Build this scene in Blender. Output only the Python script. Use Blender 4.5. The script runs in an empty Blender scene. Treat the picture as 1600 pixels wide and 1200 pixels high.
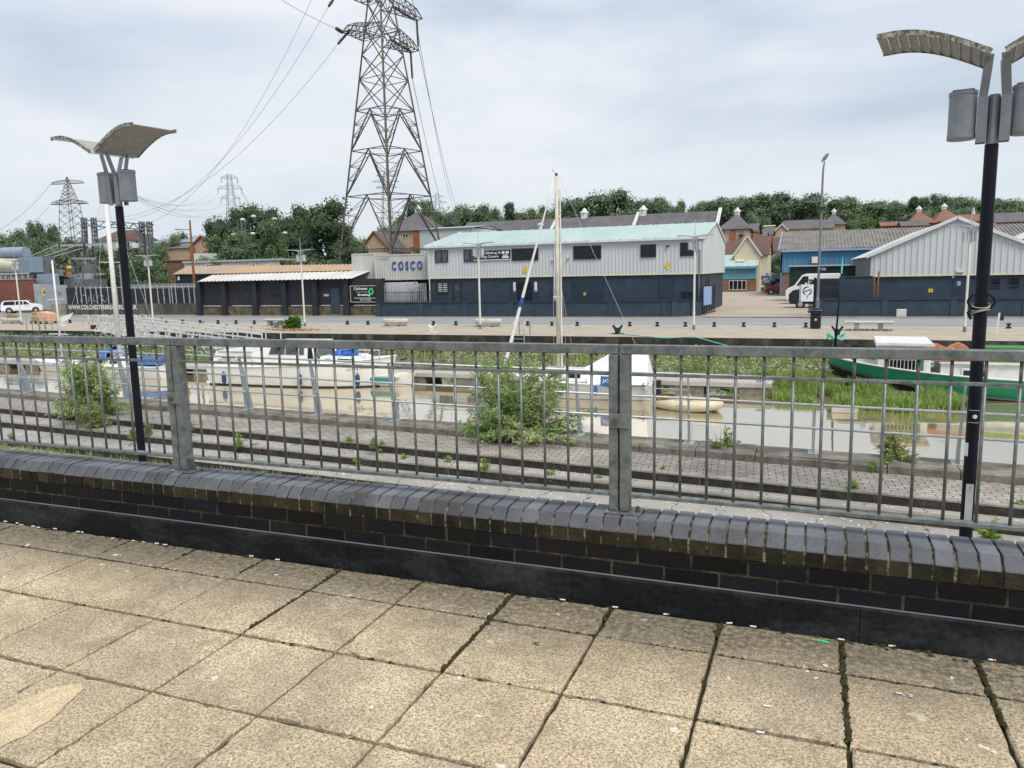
import bpy, bmesh, math, random
from mathutils import Vector, Matrix, noise
R=math.radians; PI=math.pi
sc=bpy.context.scene; COL=sc.collection
# ---------------------------------------------------------------- camera model
# world axes: X runs along the terrace wall and the far quay, Y across the river, Z up; camera eye at the origin
F=1202.0; PIT=R(8.276); ROL=R(-1.208); YAW=R(-21.406)
cp,sp,cr,sr=math.cos(PIT),math.sin(PIT),math.cos(ROL),math.sin(ROL)
def tn(v):
    c,s=math.cos(YAW),math.sin(YAW)
    return Vector((v[0]*c+v[1]*s, -v[0]*s+v[1]*c, v[2]))
FW=tn((0,cp,-sp)); _r=(1,0,0); _u=(0,sp,cp)
RT=tn((cr,sp*sr,cp*sr)); UP=tn((-sr,sp*cr,cp*cr))
def ray(x,y): return FW+RT*((x-800)/F)+UP*((600-y)/F)
def A(x,y,n): d=ray(x,y); return d*(n/d.y)          # survey point on the plane Y=n
def G(x,y,z=-3.8): d=ray(x,y); return d*(z/d.z)     # survey point at height z
def D(x,y,d): return ray(x,y)*d                     # survey point at forward distance d
cam=bpy.data.cameras.new('camera'); co=bpy.data.objects.new('camera',cam); COL.objects.link(co)
co.matrix_world=Matrix(((RT.x,UP.x,-FW.x,0),(RT.y,UP.y,-FW.y,0),(RT.z,UP.z,-FW.z,0),(0,0,0,1)))
cam.sensor_width=36; cam.lens=F/1600*36; cam.clip_start=.05; cam.clip_end=9000
sc.camera=co
# ---------------------------------------------------------------- world and sun
SEL,SAZ=R(57),R(132)       # sun: elevation, direction (high behind the camera, veiled by cloud)
w=bpy.data.worlds.new('World'); sc.world=w; w.use_nodes=True
nt=w.node_tree; nt.nodes.clear(); N=nt.nodes.new; L=nt.links.new
sky=N('ShaderNodeTexSky'); sky.sky_type='NISHITA'; sky.sun_disc=False; sky.sun_elevation=SEL; sky.sun_rotation=SAZ
sky.air_density=1.5; sky.dust_density=3
tc=N('ShaderNodeTexCoord'); mp=N('ShaderNodeMapping'); mp.inputs['Scale'].default_value=(1,1,3.8); L(tc.outputs['Generated'],mp.inputs[0])
mp.inputs['Location'].default_value=(3.1,1.7,.4)
n1=N('ShaderNodeTexNoise'); n1.inputs['Scale'].default_value=1.7; n1.inputs['Detail'].default_value=5; n1.inputs['Roughness'].default_value=.52; n1.inputs['Distortion'].default_value=.3; L(mp.outputs[0],n1.inputs[0])
cr1=N('ShaderNodeValToRGB'); e=cr1.color_ramp.elements
e[0].position=.34; e[0].color=(.44,.53,.66,1); e[1].position=.62; e[1].color=(.84,.87,.91,1)
el=cr1.color_ramp.elements.new(.49); el.color=(.66,.73,.83,1); L(n1.outputs[0],cr1.inputs[0])
sx=N('ShaderNodeSeparateXYZ'); L(tc.outputs['Generated'],sx.inputs[0])
mr=N('ShaderNodeMapRange'); mr.inputs[1].default_value=0; mr.inputs[2].default_value=.28; mr.inputs[3].default_value=.8; mr.inputs[4].default_value=0; L(sx.outputs[2],mr.inputs[0])
hz=N('ShaderNodeMixRGB'); hz.inputs[2].default_value=(.74,.81,.86,1); L(mr.outputs[0],hz.inputs[0]); L(cr1.outputs[0],hz.inputs[1])
sc10=N('ShaderNodeMixRGB'); sc10.blend_type='MULTIPLY'; sc10.inputs[0].default_value=1; sc10.inputs[2].default_value=(10.8,10.8,10.8,1); L(hz.outputs[0],sc10.inputs[1])
mx=N('ShaderNodeMixRGB'); mx.inputs[0].default_value=.93; L(sky.outputs[0],mx.inputs[1]); L(sc10.outputs[0],mx.inputs[2])
bg=N('ShaderNodeBackground'); bg.inputs[1].default_value=.1; L(mx.outputs[0],bg.inputs[0]); ow=N('ShaderNodeOutputWorld'); L(bg.outputs[0],ow.inputs[0])
sl=bpy.data.lights.new('sun','SUN'); sl.energy=3.2; sl.angle=R(24); sl.color=(1,.94,.84)
so=bpy.data.objects.new('sun',sl); COL.objects.link(so)
sd=Vector((math.sin(SAZ)*math.cos(SEL),math.cos(SAZ)*math.cos(SEL),math.sin(SEL)))
so.rotation_euler=sd.to_track_quat('Z','Y').to_euler(); so.location=(0,0,30)
sc.view_settings.view_transform='Standard'; sc.view_settings.look='None'; sc.view_settings.exposure=0
sc.cycles.max_bounces=6; sc.cycles.transparent_max_bounces=8
# ---------------------------------------------------------------- materials
def pm(name,c,rough=.8,metal=0,var=.18,scale=3,c2=None,fine=0,fscale=60,bump=0,bscale=40,spec=.5,island=0,stretch=(1,1,1),ramp=(.35,.65),ior=1.45):
    """noise-mottled surface: base colour c, second colour c2 (default darker c), optional fine grain and bump"""
    m=bpy.data.materials.new(name); m.use_nodes=True; t=m.node_tree; P=t.nodes['Principled BSDF']; Nn=t.nodes.new; Ln=t.links.new
    P.inputs['Roughness'].default_value=rough; P.inputs['Metallic'].default_value=metal; P.inputs['Specular IOR Level'].default_value=spec; P.inputs['IOR'].default_value=ior
    c=tuple(c)+(1,); c2=(tuple(c2)+(1,)) if c2 else tuple(v*(1-var*2) for v in c[:3])+(1,)
    tcn=Nn('ShaderNodeTexCoord'); mpn=Nn('ShaderNodeMapping'); mpn.inputs['Scale'].default_value=stretch; Ln(tcn.outputs['Object'],mpn.inputs[0])
    no=Nn('ShaderNodeTexNoise'); no.inputs['Scale'].default_value=scale; no.inputs['Detail'].default_value=6; no.inputs['Roughness'].default_value=.62; Ln(mpn.outputs[0],no.inputs[0])
    rp=Nn('ShaderNodeMapRange'); rp.inputs[1].default_value=ramp[0]; rp.inputs[2].default_value=ramp[1]; Ln(no.outputs[0],rp.inputs[0])
    mi=Nn('ShaderNodeMixRGB'); mi.inputs[1].default_value=c; mi.inputs[2].default_value=c2; Ln(rp.outputs[0],mi.inputs[0]); out=mi.outputs[0]
    if fine:
        nf=Nn('ShaderNodeTexNoise'); nf.inputs['Scale'].default_value=fscale; nf.inputs['Detail'].default_value=3; Ln(tcn.outputs['Object'],nf.inputs[0])
        rf=Nn('ShaderNodeMapRange'); rf.inputs[1].default_value=.3; rf.inputs[2].default_value=.7; rf.inputs[3].default_value=1-fine; rf.inputs[4].default_value=1+fine; Ln(nf.outputs[0],rf.inputs[0])
        mm=Nn('ShaderNodeMixRGB'); mm.blend_type='MULTIPLY'; mm.inputs[0].default_value=1; Ln(out,mm.inputs[1]); Ln(rf.outputs[0],mm.inputs[2]); out=mm.outputs[0]
    if island:
        ge=Nn('ShaderNodeNewGeometry'); ri=Nn('ShaderNodeMapRange'); ri.inputs[3].default_value=1-island; ri.inputs[4].default_value=1+island; Ln(ge.outputs['Random Per Island'],ri.inputs[0])
        m2=Nn('ShaderNodeMixRGB'); m2.blend_type='MULTIPLY'; m2.inputs[0].default_value=1; Ln(out,m2.inputs[1]); Ln(ri.outputs[0],m2.inputs[2]); out=m2.outputs[0]
    Ln(out,P.inputs['Base Color'])
    if bump:
        nb=Nn('ShaderNodeTexNoise'); nb.inputs['Scale'].default_value=bscale; nb.inputs['Detail'].default_value=4; Ln(tcn.outputs['Object'],nb.inputs[0])
        bp=Nn('ShaderNodeBump'); bp.inputs['Strength'].default_value=bump; bp.inputs['Distance'].default_value=.02; Ln(nb.outputs[0],bp.inputs['Height']); Ln(bp.outputs[0],P.inputs['Normal'])
    return m
def painted_top_light(m,f):
    """sky light painted into the colour: tone multiplied by f where the face looks up"""
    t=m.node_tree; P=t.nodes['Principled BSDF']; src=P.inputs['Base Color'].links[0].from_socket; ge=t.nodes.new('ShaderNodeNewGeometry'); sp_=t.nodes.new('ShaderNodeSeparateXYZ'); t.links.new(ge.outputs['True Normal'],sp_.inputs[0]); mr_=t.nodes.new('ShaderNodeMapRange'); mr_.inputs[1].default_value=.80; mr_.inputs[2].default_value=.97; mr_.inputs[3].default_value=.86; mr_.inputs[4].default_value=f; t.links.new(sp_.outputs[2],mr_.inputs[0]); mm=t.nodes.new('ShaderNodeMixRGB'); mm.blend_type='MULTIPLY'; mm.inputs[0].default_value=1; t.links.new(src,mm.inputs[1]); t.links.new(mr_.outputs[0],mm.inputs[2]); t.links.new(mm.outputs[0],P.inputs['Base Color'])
def leafmat(name,c,c2,island=.45,trans=.25):
    m=pm(name,c,rough=.65,c2=c2,scale=.9,island=island,spec=.3)
    t=m.node_tree; P=t.nodes['Principled BSDF']; src=P.inputs['Base Color'].links[0].from_socket
    tr=t.nodes.new('ShaderNodeBsdfTranslucent'); t.links.new(src,tr.inputs[0]); ms=t.nodes.new('ShaderNodeMixShader'); ms.inputs[0].default_value=trans
    t.links.new(P.outputs[0],ms.inputs[1]); t.links.new(tr.outputs[0],ms.inputs[2]); t.links.new(ms.outputs[0],t.nodes['Material Output'].inputs[0]); return m
def brickmat(name,c1,c2,mortar,bw,bh,ms=.01,rough=.85,rot=(0,0,0),bump=.4,dirt=.35,speck=0):
    m=bpy.data.materials.new(name); m.use_nodes=True; t=m.node_tree; P=t.nodes['Principled BSDF']; P.inputs['Roughness'].default_value=rough; Nn=t.nodes.new; Ln=t.links.new
    tcn=Nn('ShaderNodeTexCoord'); mpn=Nn('ShaderNodeMapping'); mpn.inputs['Rotation'].default_value=rot; Ln(tcn.outputs['Object'],mpn.inputs[0])
    b=Nn('ShaderNodeTexBrick'); b.inputs['Color1'].default_value=tuple(c1)+(1,); b.inputs['Color2'].default_value=tuple(c2)+(1,); b.inputs['Mortar'].default_value=tuple(mortar)+(1,)
    b.inputs['Scale'].default_value=1; b.inputs['Brick Width'].default_value=bw; b.inputs['Row Height'].default_value=bh; b.inputs['Mortar Size'].default_value=ms; b.inputs['Mortar Smooth'].default_value=.2
    # slightly warp the bond so that the rows do not look ruled
    nw=Nn('ShaderNodeTexNoise'); nw.inputs['Scale'].default_value=4; Ln(tcn.outputs['Object'],nw.inputs[0])
    va=Nn('ShaderNodeVectorMath'); va.operation='MULTIPLY_ADD'; va.inputs[1].default_value=(bh*.16,)*3; Ln(nw.outputs['Color'],va.inputs[0]); Ln(mpn.outputs[0],va.inputs[2]); Ln(va.outputs[0],b.inputs[0])
    no=Nn('ShaderNodeTexNoise'); no.inputs['Scale'].default_value=.8; no.inputs['Detail'].default_value=8; no.inputs['Roughness'].default_value=.7; Ln(tcn.outputs['Object'],no.inputs[0])
    rp=Nn('ShaderNodeMapRange'); rp.inputs[1].default_value=.3; rp.inputs[2].default_value=.7; rp.inputs[3].default_value=1-dirt; rp.inputs[4].default_value=1+dirt*.5; Ln(no.outputs[0],rp.inputs[0])
    mm=Nn('ShaderNodeMixRGB'); mm.blend_type='MULTIPLY'; mm.inputs[0].default_value=1; Ln(b.outputs[0],mm.inputs[1]); Ln(rp.outputs[0],mm.inputs[2]); out=mm.outputs[0]
    if speck:
        vo=Nn('ShaderNodeTexNoise'); vo.inputs['Scale'].default_value=17; vo.inputs['Detail'].default_value=1; Ln(tcn.outputs['Object'],vo.inputs[0])
        r2=Nn('ShaderNodeMapRange'); r2.inputs[1].default_value=.70; r2.inputs[2].default_value=.73; Ln(vo.outputs[0],r2.inputs[0])
        m3=Nn('ShaderNodeMixRGB'); m3.inputs[2].default_value=(speck,speck,speck*.93,1); Ln(r2.outputs[0],m3.inputs[0]); Ln(out,m3.inputs[1]); out=m3.outputs[0]
    Ln(out,P.inputs['Base Color'])
    bp=Nn('ShaderNodeBump'); bp.inputs['Strength'].default_value=bump; bp.inputs['Distance'].default_value=.01; bp.invert=True; Ln(b.outputs['Fac'],bp.inputs['Height']); Ln(bp.outputs[0],P.inputs['Normal'])
    return m
M={}
def reg(k,*a,**kw): M[k]=pm(k,*a,**kw)
reg('galv',(.20,.213,.212),rough=.42,metal=.3,scale=24,c2=(.095,.112,.114),fine=.12,fscale=120)
reg('galv_light',(.46,.50,.52),rough=.45,metal=.5,scale=9,var=.1)
reg('steel_dark',(.055,.055,.050),rough=.6,metal=.3,scale=2,c2=(.14,.12,.10))
reg('steel_grey',(.22,.24,.26),rough=.6,metal=.3,scale=2,var=.15)
reg('blade_grey',(.34,.39,.43),rough=.5,metal=.2,scale=5,var=.12)
reg('steel_pale',(.5,.52,.54),rough=.5,metal=.2,scale=2,var=.1)
reg('black_paint',(.006,.007,.012),spec=.25,rough=.45,scale=6,c2=(.014,.016,.022),ramp=(.55,.8),bump=.15,bscale=30)
reg('lamp_grey',(.27,.29,.31),rough=.45,metal=.3,scale=6,var=.12)
reg('lamp_under',(.36,.355,.34),rough=.6,scale=8,var=.12)
reg('lamp_edge',(.42,.41,.37),rough=.8,scale=22,c2=(.09,.09,.07),ramp=(.4,.6))
reg('white_paint',(.72,.72,.71),rough=.5,scale=3,var=.09)
reg('white_old',(.68,.67,.63),rough=.55,scale=2.5,c2=(.5,.46,.38),ramp=(.45,.8))
reg('cream',(.62,.58,.48),rough=.6,scale=3,var=.12)
reg('gel_white',(.78,.78,.76),rough=.25,scale=1.5,var=.06)
reg('hull_stain',(.78,.77,.72),rough=.35,scale=1.3,c2=(.60,.52,.38),stretch=(.6,.6,2.2),ramp=(.5,.85))
reg('glass_dark',(.010,.013,.018),rough=.12,scale=1,var=.2,spec=.45)
reg('glass_mid',(.08,.095,.10),rough=.08,scale=2,c2=(.02,.03,.03),spec=1)
reg('frame_dark',(.020,.027,.036),rough=.4,scale=4,var=.1)
reg('navy',(.034,.056,.084),rough=.6,scale=1.2,c2=(.022,.038,.058))
reg('navy_door',(.022,.042,.068),rough=.5,scale=2,var=.1)
reg('clad_grey',(.55,.575,.585),rough=.5,scale=.6,c2=(.50,.525,.535),stretch=(1,1,.2))
reg('trim_white',(.66,.68,.69),rough=.5,scale=1,var=.08)
reg('trim_yellow',(.68,.66,.40),rough=.6,scale=1,var=.08)
reg('roof_teal',(.33,.45,.44),rough=.7,scale=.5,c2=(.41,.51,.50),stretch=(1,.3,1),fine=.08,fscale=9)
reg('roof_pale',(.62,.63,.61),rough=.6,scale=.5,c2=(.50,.52,.51),stretch=(1,.3,1))
reg('teal_wall',(.13,.34,.42),rough=.6,scale=.8,var=.1)
reg('blue_wall',(.055,.19,.34),rough=.6,scale=.5,c2=(.08,.24,.40),stretch=(1,1,.15))
reg('roof_asb',(.24,.23,.215),rough=.9,scale=.7,c2=(.15,.145,.14),fine=.15,fscale=5)
reg('slate',(.13,.125,.135),rough=.8,scale=.4,c2=(.095,.09,.10),fine=.18,fscale=2.5)
reg('tile_brown',(.14,.085,.075),rough=.9,scale=.5,var=.12,fine=.15,fscale=3)
reg('tile_red',(.24,.12,.09),rough=.9,scale=.5,var=.12,fine=.15,fscale=3)
reg('brick_yellow',(.50,.38,.26),rough=.9,scale=.8,var=.1,fine=.12,fscale=6)
reg('brick_orange',(.36,.13,.07),rough=.9,scale=.8,var=.12)
reg('render_yellow',(.66,.60,.42),rough=.9,scale=.8,var=.06)
reg('render_cream',(.60,.55,.46),rough=.9,scale=.8,var=.08)
reg('pale_wall',(.55,.57,.59),rough=.8,scale=.5,c2=(.46,.49,.51))
M['brick_red']=brickmat('brick_red',(.26,.07,.045),(.20,.055,.035),(.16,.10,.08),.225,.075,rot=(R(90),0,0),bump=.2)
M['brick_brown']=brickmat('brick_brown',(.27,.12,.085),(.19,.08,.06),(.24,.17,.13),.45,.15,.02,rot=(R(90),0,0),bump=.2)
reg('engineering',(.0055,.0065,.010),spec=.2,rough=.6,scale=7,c2=(.010,.009,.007),island=.4,bump=.2,bscale=60,ramp=(.4,.62))
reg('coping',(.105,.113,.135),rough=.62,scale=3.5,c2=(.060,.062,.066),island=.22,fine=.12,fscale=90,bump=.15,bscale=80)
painted_top_light(M['coping'],1.45)  # brighter tops and dimmer bevels of the coping are painted light
reg('coping_shade_dirt',(.011,.010,.008),spec=.2,rough=.8,scale=6,c2=(.040,.035,.018),island=.4,bump=.3,bscale=60)  # lower coping faces: shade painted into the colour, together with dirt
reg('mortar',(.26,.22,.15),rough=1,scale=25,c2=(.03,.03,.02),fine=.3,fscale=200,ramp=(.38,.55),bump=.5,bscale=80)
reg('mortar_dark',(.075,.065,.045),rough=1,scale=16,c2=(.02,.02,.015),ramp=(.40,.58),bump=.5,bscale=80)
reg('bitumen',(.008,.009,.010),spec=.2,rough=.7,scale=2.2,c2=(.055,.060,.062),stretch=(1,1,2.6),ramp=(.46,.85),fine=.35,fscale=45,bump=.25,bscale=25)
reg('asphalt',(.24,.24,.245),rough=.95,scale=.25,c2=(.29,.29,.295),stretch=(.25,1.6,1),fine=.10,fscale=14)
reg('concrete',(.33,.315,.28),rough=.95,scale=1.5,c2=(.20,.185,.155),fine=.18,fscale=22,bump=.4,bscale=25)
reg('concrete_kerb',(.25,.235,.20),rough=.95,scale=3,c2=(.11,.10,.08),fine=.25,fscale=60,bump=.5,bscale=30)
reg('concrete_pale',(.62,.61,.57),rough=.9,scale=2,var=.12,fine=.1,fscale=14)
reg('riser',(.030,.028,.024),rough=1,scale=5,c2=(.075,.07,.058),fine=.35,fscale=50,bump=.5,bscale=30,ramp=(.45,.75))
reg('yard',(.42,.37,.30),rough=.95,scale=.3,c2=(.33,.29,.24),fine=.06,fscale=4)
reg('joint',(.022,.019,.012),rough=1,scale=9,c2=(.035,.035,.015))
reg('earth',(.09,.075,.05),rough=1,scale=2,c2=(.13,.12,.06),fine=.3,fscale=20,bump=.5,bscale=12)
reg('hill',(.07,.09,.04),rough=1,scale=.05,c2=(.10,.10,.06))
reg('mud',(.16,.13,.09),rough=.55,scale=.8,c2=(.09,.075,.05),fine=.15,fscale=8,bump=.5,bscale=3)
reg('quay_wall',(.035,.032,.027),rough=.95,scale=1.3,c2=(.13,.12,.10),stretch=(1,1,.5),ramp=(.48,.75),bump=.6,bscale=4)
reg('timber_dark',(.02,.018,.015),rough=.9,scale=4,var=.2)
reg('timber_pale',(.36,.34,.31),rough=.9,scale=3,c2=(.46,.44,.41),stretch=(.3,2,1),fine=.12,fscale=12)
reg('gw_white',(.74,.75,.76),rough=.5,scale=3,var=.1)
reg('alu',(.60,.61,.62),rough=.4,metal=.4,scale=3,var=.1)
reg('rust',(.30,.12,.05),rough=.95,scale=4,var=.2)
reg('roof_rust',(.50,.34,.19),rough=.9,scale=.35,c2=(.36,.30,.27),stretch=(1.3,.6,1),fine=.12,fscale=4)
reg('roof_white',(.62,.62,.62),rough=.7,scale=.5,c2=(.50,.49,.47),stretch=(1.3,.4,1))
reg('black_wall',(.016,.019,.026),rough=.7,scale=.9,c2=(.045,.04,.036),ramp=(.5,.8),fine=.2,fscale=6)
reg('grubby_base',(.17,.145,.10),rough=1,scale=2.5,c2=(.05,.045,.035),fine=.2,fscale=10)
reg('container',(.56,.58,.57),rough=.6,scale=.9,c2=(.48,.47,.43),stretch=(1,1,.4))
reg('blue_letter',(.035,.11,.32),rough=.6,scale=5,var=.15)
reg('pale_letter',(.30,.42,.60),rough=.6,scale=5,var=.15)
reg('white_letter',(.8,.8,.8),rough=.6,scale=5,var=.05)
reg('grey_letter',(.32,.40,.38),rough=.6,scale=5,var=.1)
reg('yellow',(.75,.52,.06),rough=.6,scale=5,var=.1)
reg('orange',(.70,.27,.10),rough=.7,scale=4,var=.15)
reg('peach',(.74,.42,.24),rough=.7,scale=4,var=.12)
reg('green_logo',(.05,.55,.20),rough=.6,scale=5,var=.05)
reg('blue_tarp',(.02,.13,.55),rough=.45,scale=5,c2=(.01,.06,.32),bump=.6,bscale=9)
reg('blue_canvas',(.05,.16,.48),rough=.8,scale=3,var=.15)
reg('blue_pale',(.30,.42,.66),rough=.8,scale=3,var=.12)
reg('fender',(.02,.055,.18),rough=.4,scale=4,var=.1)
reg('canvas_white',(.80,.80,.80),rough=.8,scale=2.5,var=.05,bump=.4,bscale=4)
reg('rubber_cream',(.66,.60,.44),rough=.6,scale=5,c2=(.54,.47,.32),bump=.2,bscale=10)
reg('antifoul',(.02,.02,.018),rough=.8,scale=4,var=.2)
reg('barge_green',(.015,.20,.09),rough=.3,scale=1.2,c2=(.03,.27,.14))
reg('barge_black',(.01,.012,.018),rough=.4,scale=2,var=.2)
reg('turf_green',(.03,.16,.07),rough=1,scale=9,c2=(.10,.24,.05))
reg('turf_yellow',(.34,.40,.08),rough=1,scale=9,c2=(.10,.24,.05))
reg('terracotta',(.42,.16,.09),rough=.9,scale=4,c2=(.50,.26,.17))
reg('teal_strip',(.05,.28,.25),rough=.5,scale=3,var=.1)
reg('rope_teal',(.15,.62,.52),rough=.8,scale=9,var=.1)
reg('rope_pale',(.5,.48,.42),rough=.9,scale=9,var=.1)
reg('car_white',(.78,.79,.80),rough=.18,scale=1,var=.03)
reg('car_red',(.28,.015,.025),rough=.2,scale=1,var=.06)
reg('car_dark',(.02,.022,.028),rough=.25,scale=1,var=.1)
reg('tyre',(.015,.015,.015),rough=.9,scale=8,var=.1)
reg('rim',(.5,.52,.54),rough=.35,metal=.6,scale=4,var=.1)
reg('lamp_glass',(.55,.58,.6),rough=.15,scale=4,var=.1)
reg('red_thing',(.5,.03,.04),rough=.5,scale=4,var=.1)
reg('insulator',(.05,.035,.03),rough=.3,scale=5,var=.1)
reg('tank_blue',(.28,.35,.44),rough=.5,scale=1.5,var=.1)
reg('light_patch',(.60,.485,.32),rough=.9,scale=14,c2=(.46,.37,.24),fine=.4,fscale=190)
reg('moss',(.050,.045,.015),rough=1,scale=20,c2=(.016,.013,.006),bump=.8,bscale=50)
reg('butt_white',(.78,.76,.70),rough=.9,scale=30,var=.1)
reg('butt_tan',(.62,.30,.12),rough=.9,scale=30,var=.1)
reg('dry_plant',(.50,.36,.18),rough=1,scale=6,var=.2,island=.3)
reg('bark',(.09,.07,.05),rough=1,scale=3,var=.2)
reg('cable',(.25,.27,.29),rough=.6,scale=1,var=.05)
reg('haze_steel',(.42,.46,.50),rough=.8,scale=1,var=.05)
M['leaf_dark']=leafmat('leaf_dark',(.13,.20,.12),(.20,.27,.16))
M['leaf_deep']=leafmat('leaf_deep',(.055,.105,.050),(.095,.15,.065))
M['leaf_mid']=leafmat('leaf_mid',(.19,.28,.14),(.13,.21,.11))
M['leaf_olive']=leafmat('leaf_olive',(.24,.30,.17),(.17,.23,.14))
M['leaf_bright']=leafmat('leaf_bright',(.12,.24,.03),(.07,.16,.02))
M['leaf_willow']=leafmat('leaf_willow',(.15,.22,.10),(.10,.16,.07))
M['leaf_bush']=leafmat('leaf_bush',(.20,.33,.09),(.50,.56,.30),island=.45,trans=.35)
M['leaf_reed']=leafmat('leaf_reed',(.20,.34,.06),(.32,.38,.14),island=.45)
M['leaf_weed']=leafmat('leaf_weed',(.34,.37,.17),(.20,.28,.10),island=.45)
M['leaf_aster']=leafmat('leaf_aster',(.26,.33,.14),(.40,.42,.26),island=.5)
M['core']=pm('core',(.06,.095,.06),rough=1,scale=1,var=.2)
# setts and block paving laid as brick bonds
M['pavers']=brickmat('pavers',(.37,.34,.305),(.27,.25,.225),(.05,.045,.04),.205,.105,.007,rot=(0,0,R(-4.6)),bump=.7,dirt=.4,speck=.5)
M['far_setts']=brickmat('far_setts',(.47,.415,.335),(.41,.36,.29),(.28,.245,.19),.30,.19,.02,bump=.3,dirt=.22)
M['step_slab']=brickmat('step_slab',(.36,.345,.32),(.31,.30,.275),(.07,.065,.06),.62,3.0,.008,rot=(0,0,R(-4.6)),bump=.5,dirt=.3,speck=.75)
# ---------------------------------------------------------------- geometry collector
class MB:
    def __init__(s): s.v=[]; s.f=[]
    def add(s,vs,fs): b=len(s.v); s.v+= [tuple(v) for v in vs]; s.f+=[tuple(b+i for i in f) for f in fs]; return s
    def box(s,x0,x1,y0,y1,z0,z1):
        return s.add([(x0,y0,z0),(x1,y0,z0),(x1,y1,z0),(x0,y1,z0),(x0,y0,z1),(x1,y0,z1),(x1,y1,z1),(x0,y1,z1)],
            [(0,3,2,1),(4,5,6,7),(0,1,5,4),(1,2,6,5),(2,3,7,6),(3,0,4,7)])
    def poly(s,*vs): return s.add(vs,[tuple(range(len(vs)))])
    def bar(s,p,q,w,h=None,up=(0,0,1)):
        p=Vector(p);q=Vector(q);d=(q-p); 
        if d.length<1e-6: return s
        d.normalize(); u=Vector(up)
        if abs(d.dot(u))>.98: u=Vector((0,1,0)) if abs(d.y)<.9 else Vector((1,0,0))
        a=d.cross(u).normalized(); b=a.cross(d).normalized(); h=h or w; a*=w/2; b*=h/2
        vs=[p-a-b,p+a-b,p+a+b,p-a+b,q-a-b,q+a-b,q+a+b,q-a+b]
        return s.add(vs,[(0,1,2,3),(7,6,5,4),(0,4,5,1),(1,5,6,2),(2,6,7,3),(3,7,4,0)])
    def tube(s,pts,r,n=8,caps=True):
        pts=[Vector(p) for p in pts]; rs=r if isinstance(r,(list,tuple)) else [r]*len(pts); vs=[]; prev=None
        for i,p in enumerate(pts):
            d=(pts[min(i+1,len(pts)-1)]-pts[max(i-1,0)]).normalized()
            if prev is None:
                u=Vector((0,0,1)) if abs(d.z)<.9 else Vector((1,0,0)); a=d.cross(u).normalized()
            else: a=(prev-d*prev.dot(d)).normalized()
            prev=a; b=d.cross(a)
            for k in range(n): t=2*PI*k/n; vs.append(p+(a*math.cos(t)+b*math.sin(t))*rs[i])
        fs=[]
        for i in range(len(pts)-1):
            for k in range(n): k2=(k+1)%n; fs.append((i*n+k,i*n+k2,(i+1)*n+k2,(i+1)*n+k))
        if caps: fs.append(tuple(range(n))[::-1]); fs.append(tuple((len(pts)-1)*n+k for k in range(n)))
        return s.add(vs,fs)
    def lathe(s,prof,c=(0,0,0),n=16,sx=1,sy=1):
        vs=[]; fs=[]
        for r,z in prof:
            for k in range(n): t=2*PI*k/n; vs.append((c[0]+r*sx*math.cos(t),c[1]+r*sy*math.sin(t),c[2]+z))
        for i in range(len(prof)-1):
            for k in range(n): k2=(k+1)%n; fs.append((i*n+k,i*n+k2,(i+1)*n+k2,(i+1)*n+k))
        fs.append(tuple(range(n))[::-1]); fs.append(tuple((len(prof)-1)*n+k for k in range(n)))
        return s.add(vs,fs)
    def prism(s,poly,a0,a1,axis='y'):
        """poly: 2-D outline; extruded along the axis from a0 to a1"""
        f={'y':lambda p,a:(p[0],a,p[1]),'x':lambda p,a:(a,p[0],p[1]),'z':lambda p,a:(p[0],p[1],a)}[axis]; n=len(poly)
        vs=[f(p,a0) for p in poly]+[f(p,a1) for p in poly]
        fs=[tuple(range(n))[::-1],tuple(range(n,2*n))]+[(i,(i+1)%n,n+(i+1)%n,n+i) for i in range(n)]
        return s.add(vs,fs)
    def corr(s,p0,p1,z0,z1,pitch=.35,dep=.05,top=None,nrm=(0,-1,0)):
        """profiled cladding sheet from p0 to p1; top(f) gives the upper edge height"""
        p0=Vector((p0[0],p0[1],0)); p1=Vector((p1[0],p1[1],0)); Ln=(p1-p0).length; k=max(2,int(Ln/pitch)); vs=[]; nv=Vector(nrm)*dep
        fr=[]
        for i in range(k):
            for q,o in ((0,0),(.55,0),(.65,1),(.90,1)): fr.append(((i+q)/k,o))
        fr.append((1,0))
        for f,o in fr:
            p=p0.lerp(p1,f)+nv*o; zt=top(f) if top else z1; vs+= [(p.x,p.y,z0),(p.x,p.y,zt)]
        return s.add(vs,[(2*i,2*i+2,2*i+3,2*i+1) for i in range(len(fr)-1)])
    def ribroof(s,a,b,c,d,pitch=.6,dep=.06,wid=.35):
        """roof sheet a-b (eave), d-c (ridge), with raised ribs running up the slope"""
        a,b,c,d=map(Vector,(a,b,c,d)); nv=(b-a).cross(d-a).normalized(); k=max(2,int((b-a).length/pitch)); vs=[]; fr=[]
        for i in range(k):
            for q,o in ((0,0),(1-wid,0),(1-wid*.8,1),(1-wid*.2,1)): fr.append(((i+q)/k,o))
        fr.append((1,0))
        for f,o in fr: vs+=[a.lerp(b,f)+nv*dep*o, d.lerp(c,f)+nv*dep*o]
        return s.add(vs,[(2*i,2*i+2,2*i+3,2*i+1) for i in range(len(fr)-1)])
    def build(s,name,mat,parent=None,smooth=False,label=None,local=False,kind=None,cat=None,group=None,bevel=0):
        me=bpy.data.meshes.new(name); off=Vector((0,0,0))
        if parent is not None and not local:
            r=parent
            while r.parent: r=r.parent
            off=Vector(r.location)
        elif parent is None and kind is None and not local and s.v:
            xs=[v[0] for v in s.v]; ys=[v[1] for v in s.v]; off=Vector(((min(xs)+max(xs))/2,(min(ys)+max(ys))/2,min(v[2] for v in s.v)))
        me.from_pydata([(v[0]-off.x,v[1]-off.y,v[2]-off.z) for v in s.v],[],s.f); me.validate(); 
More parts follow.
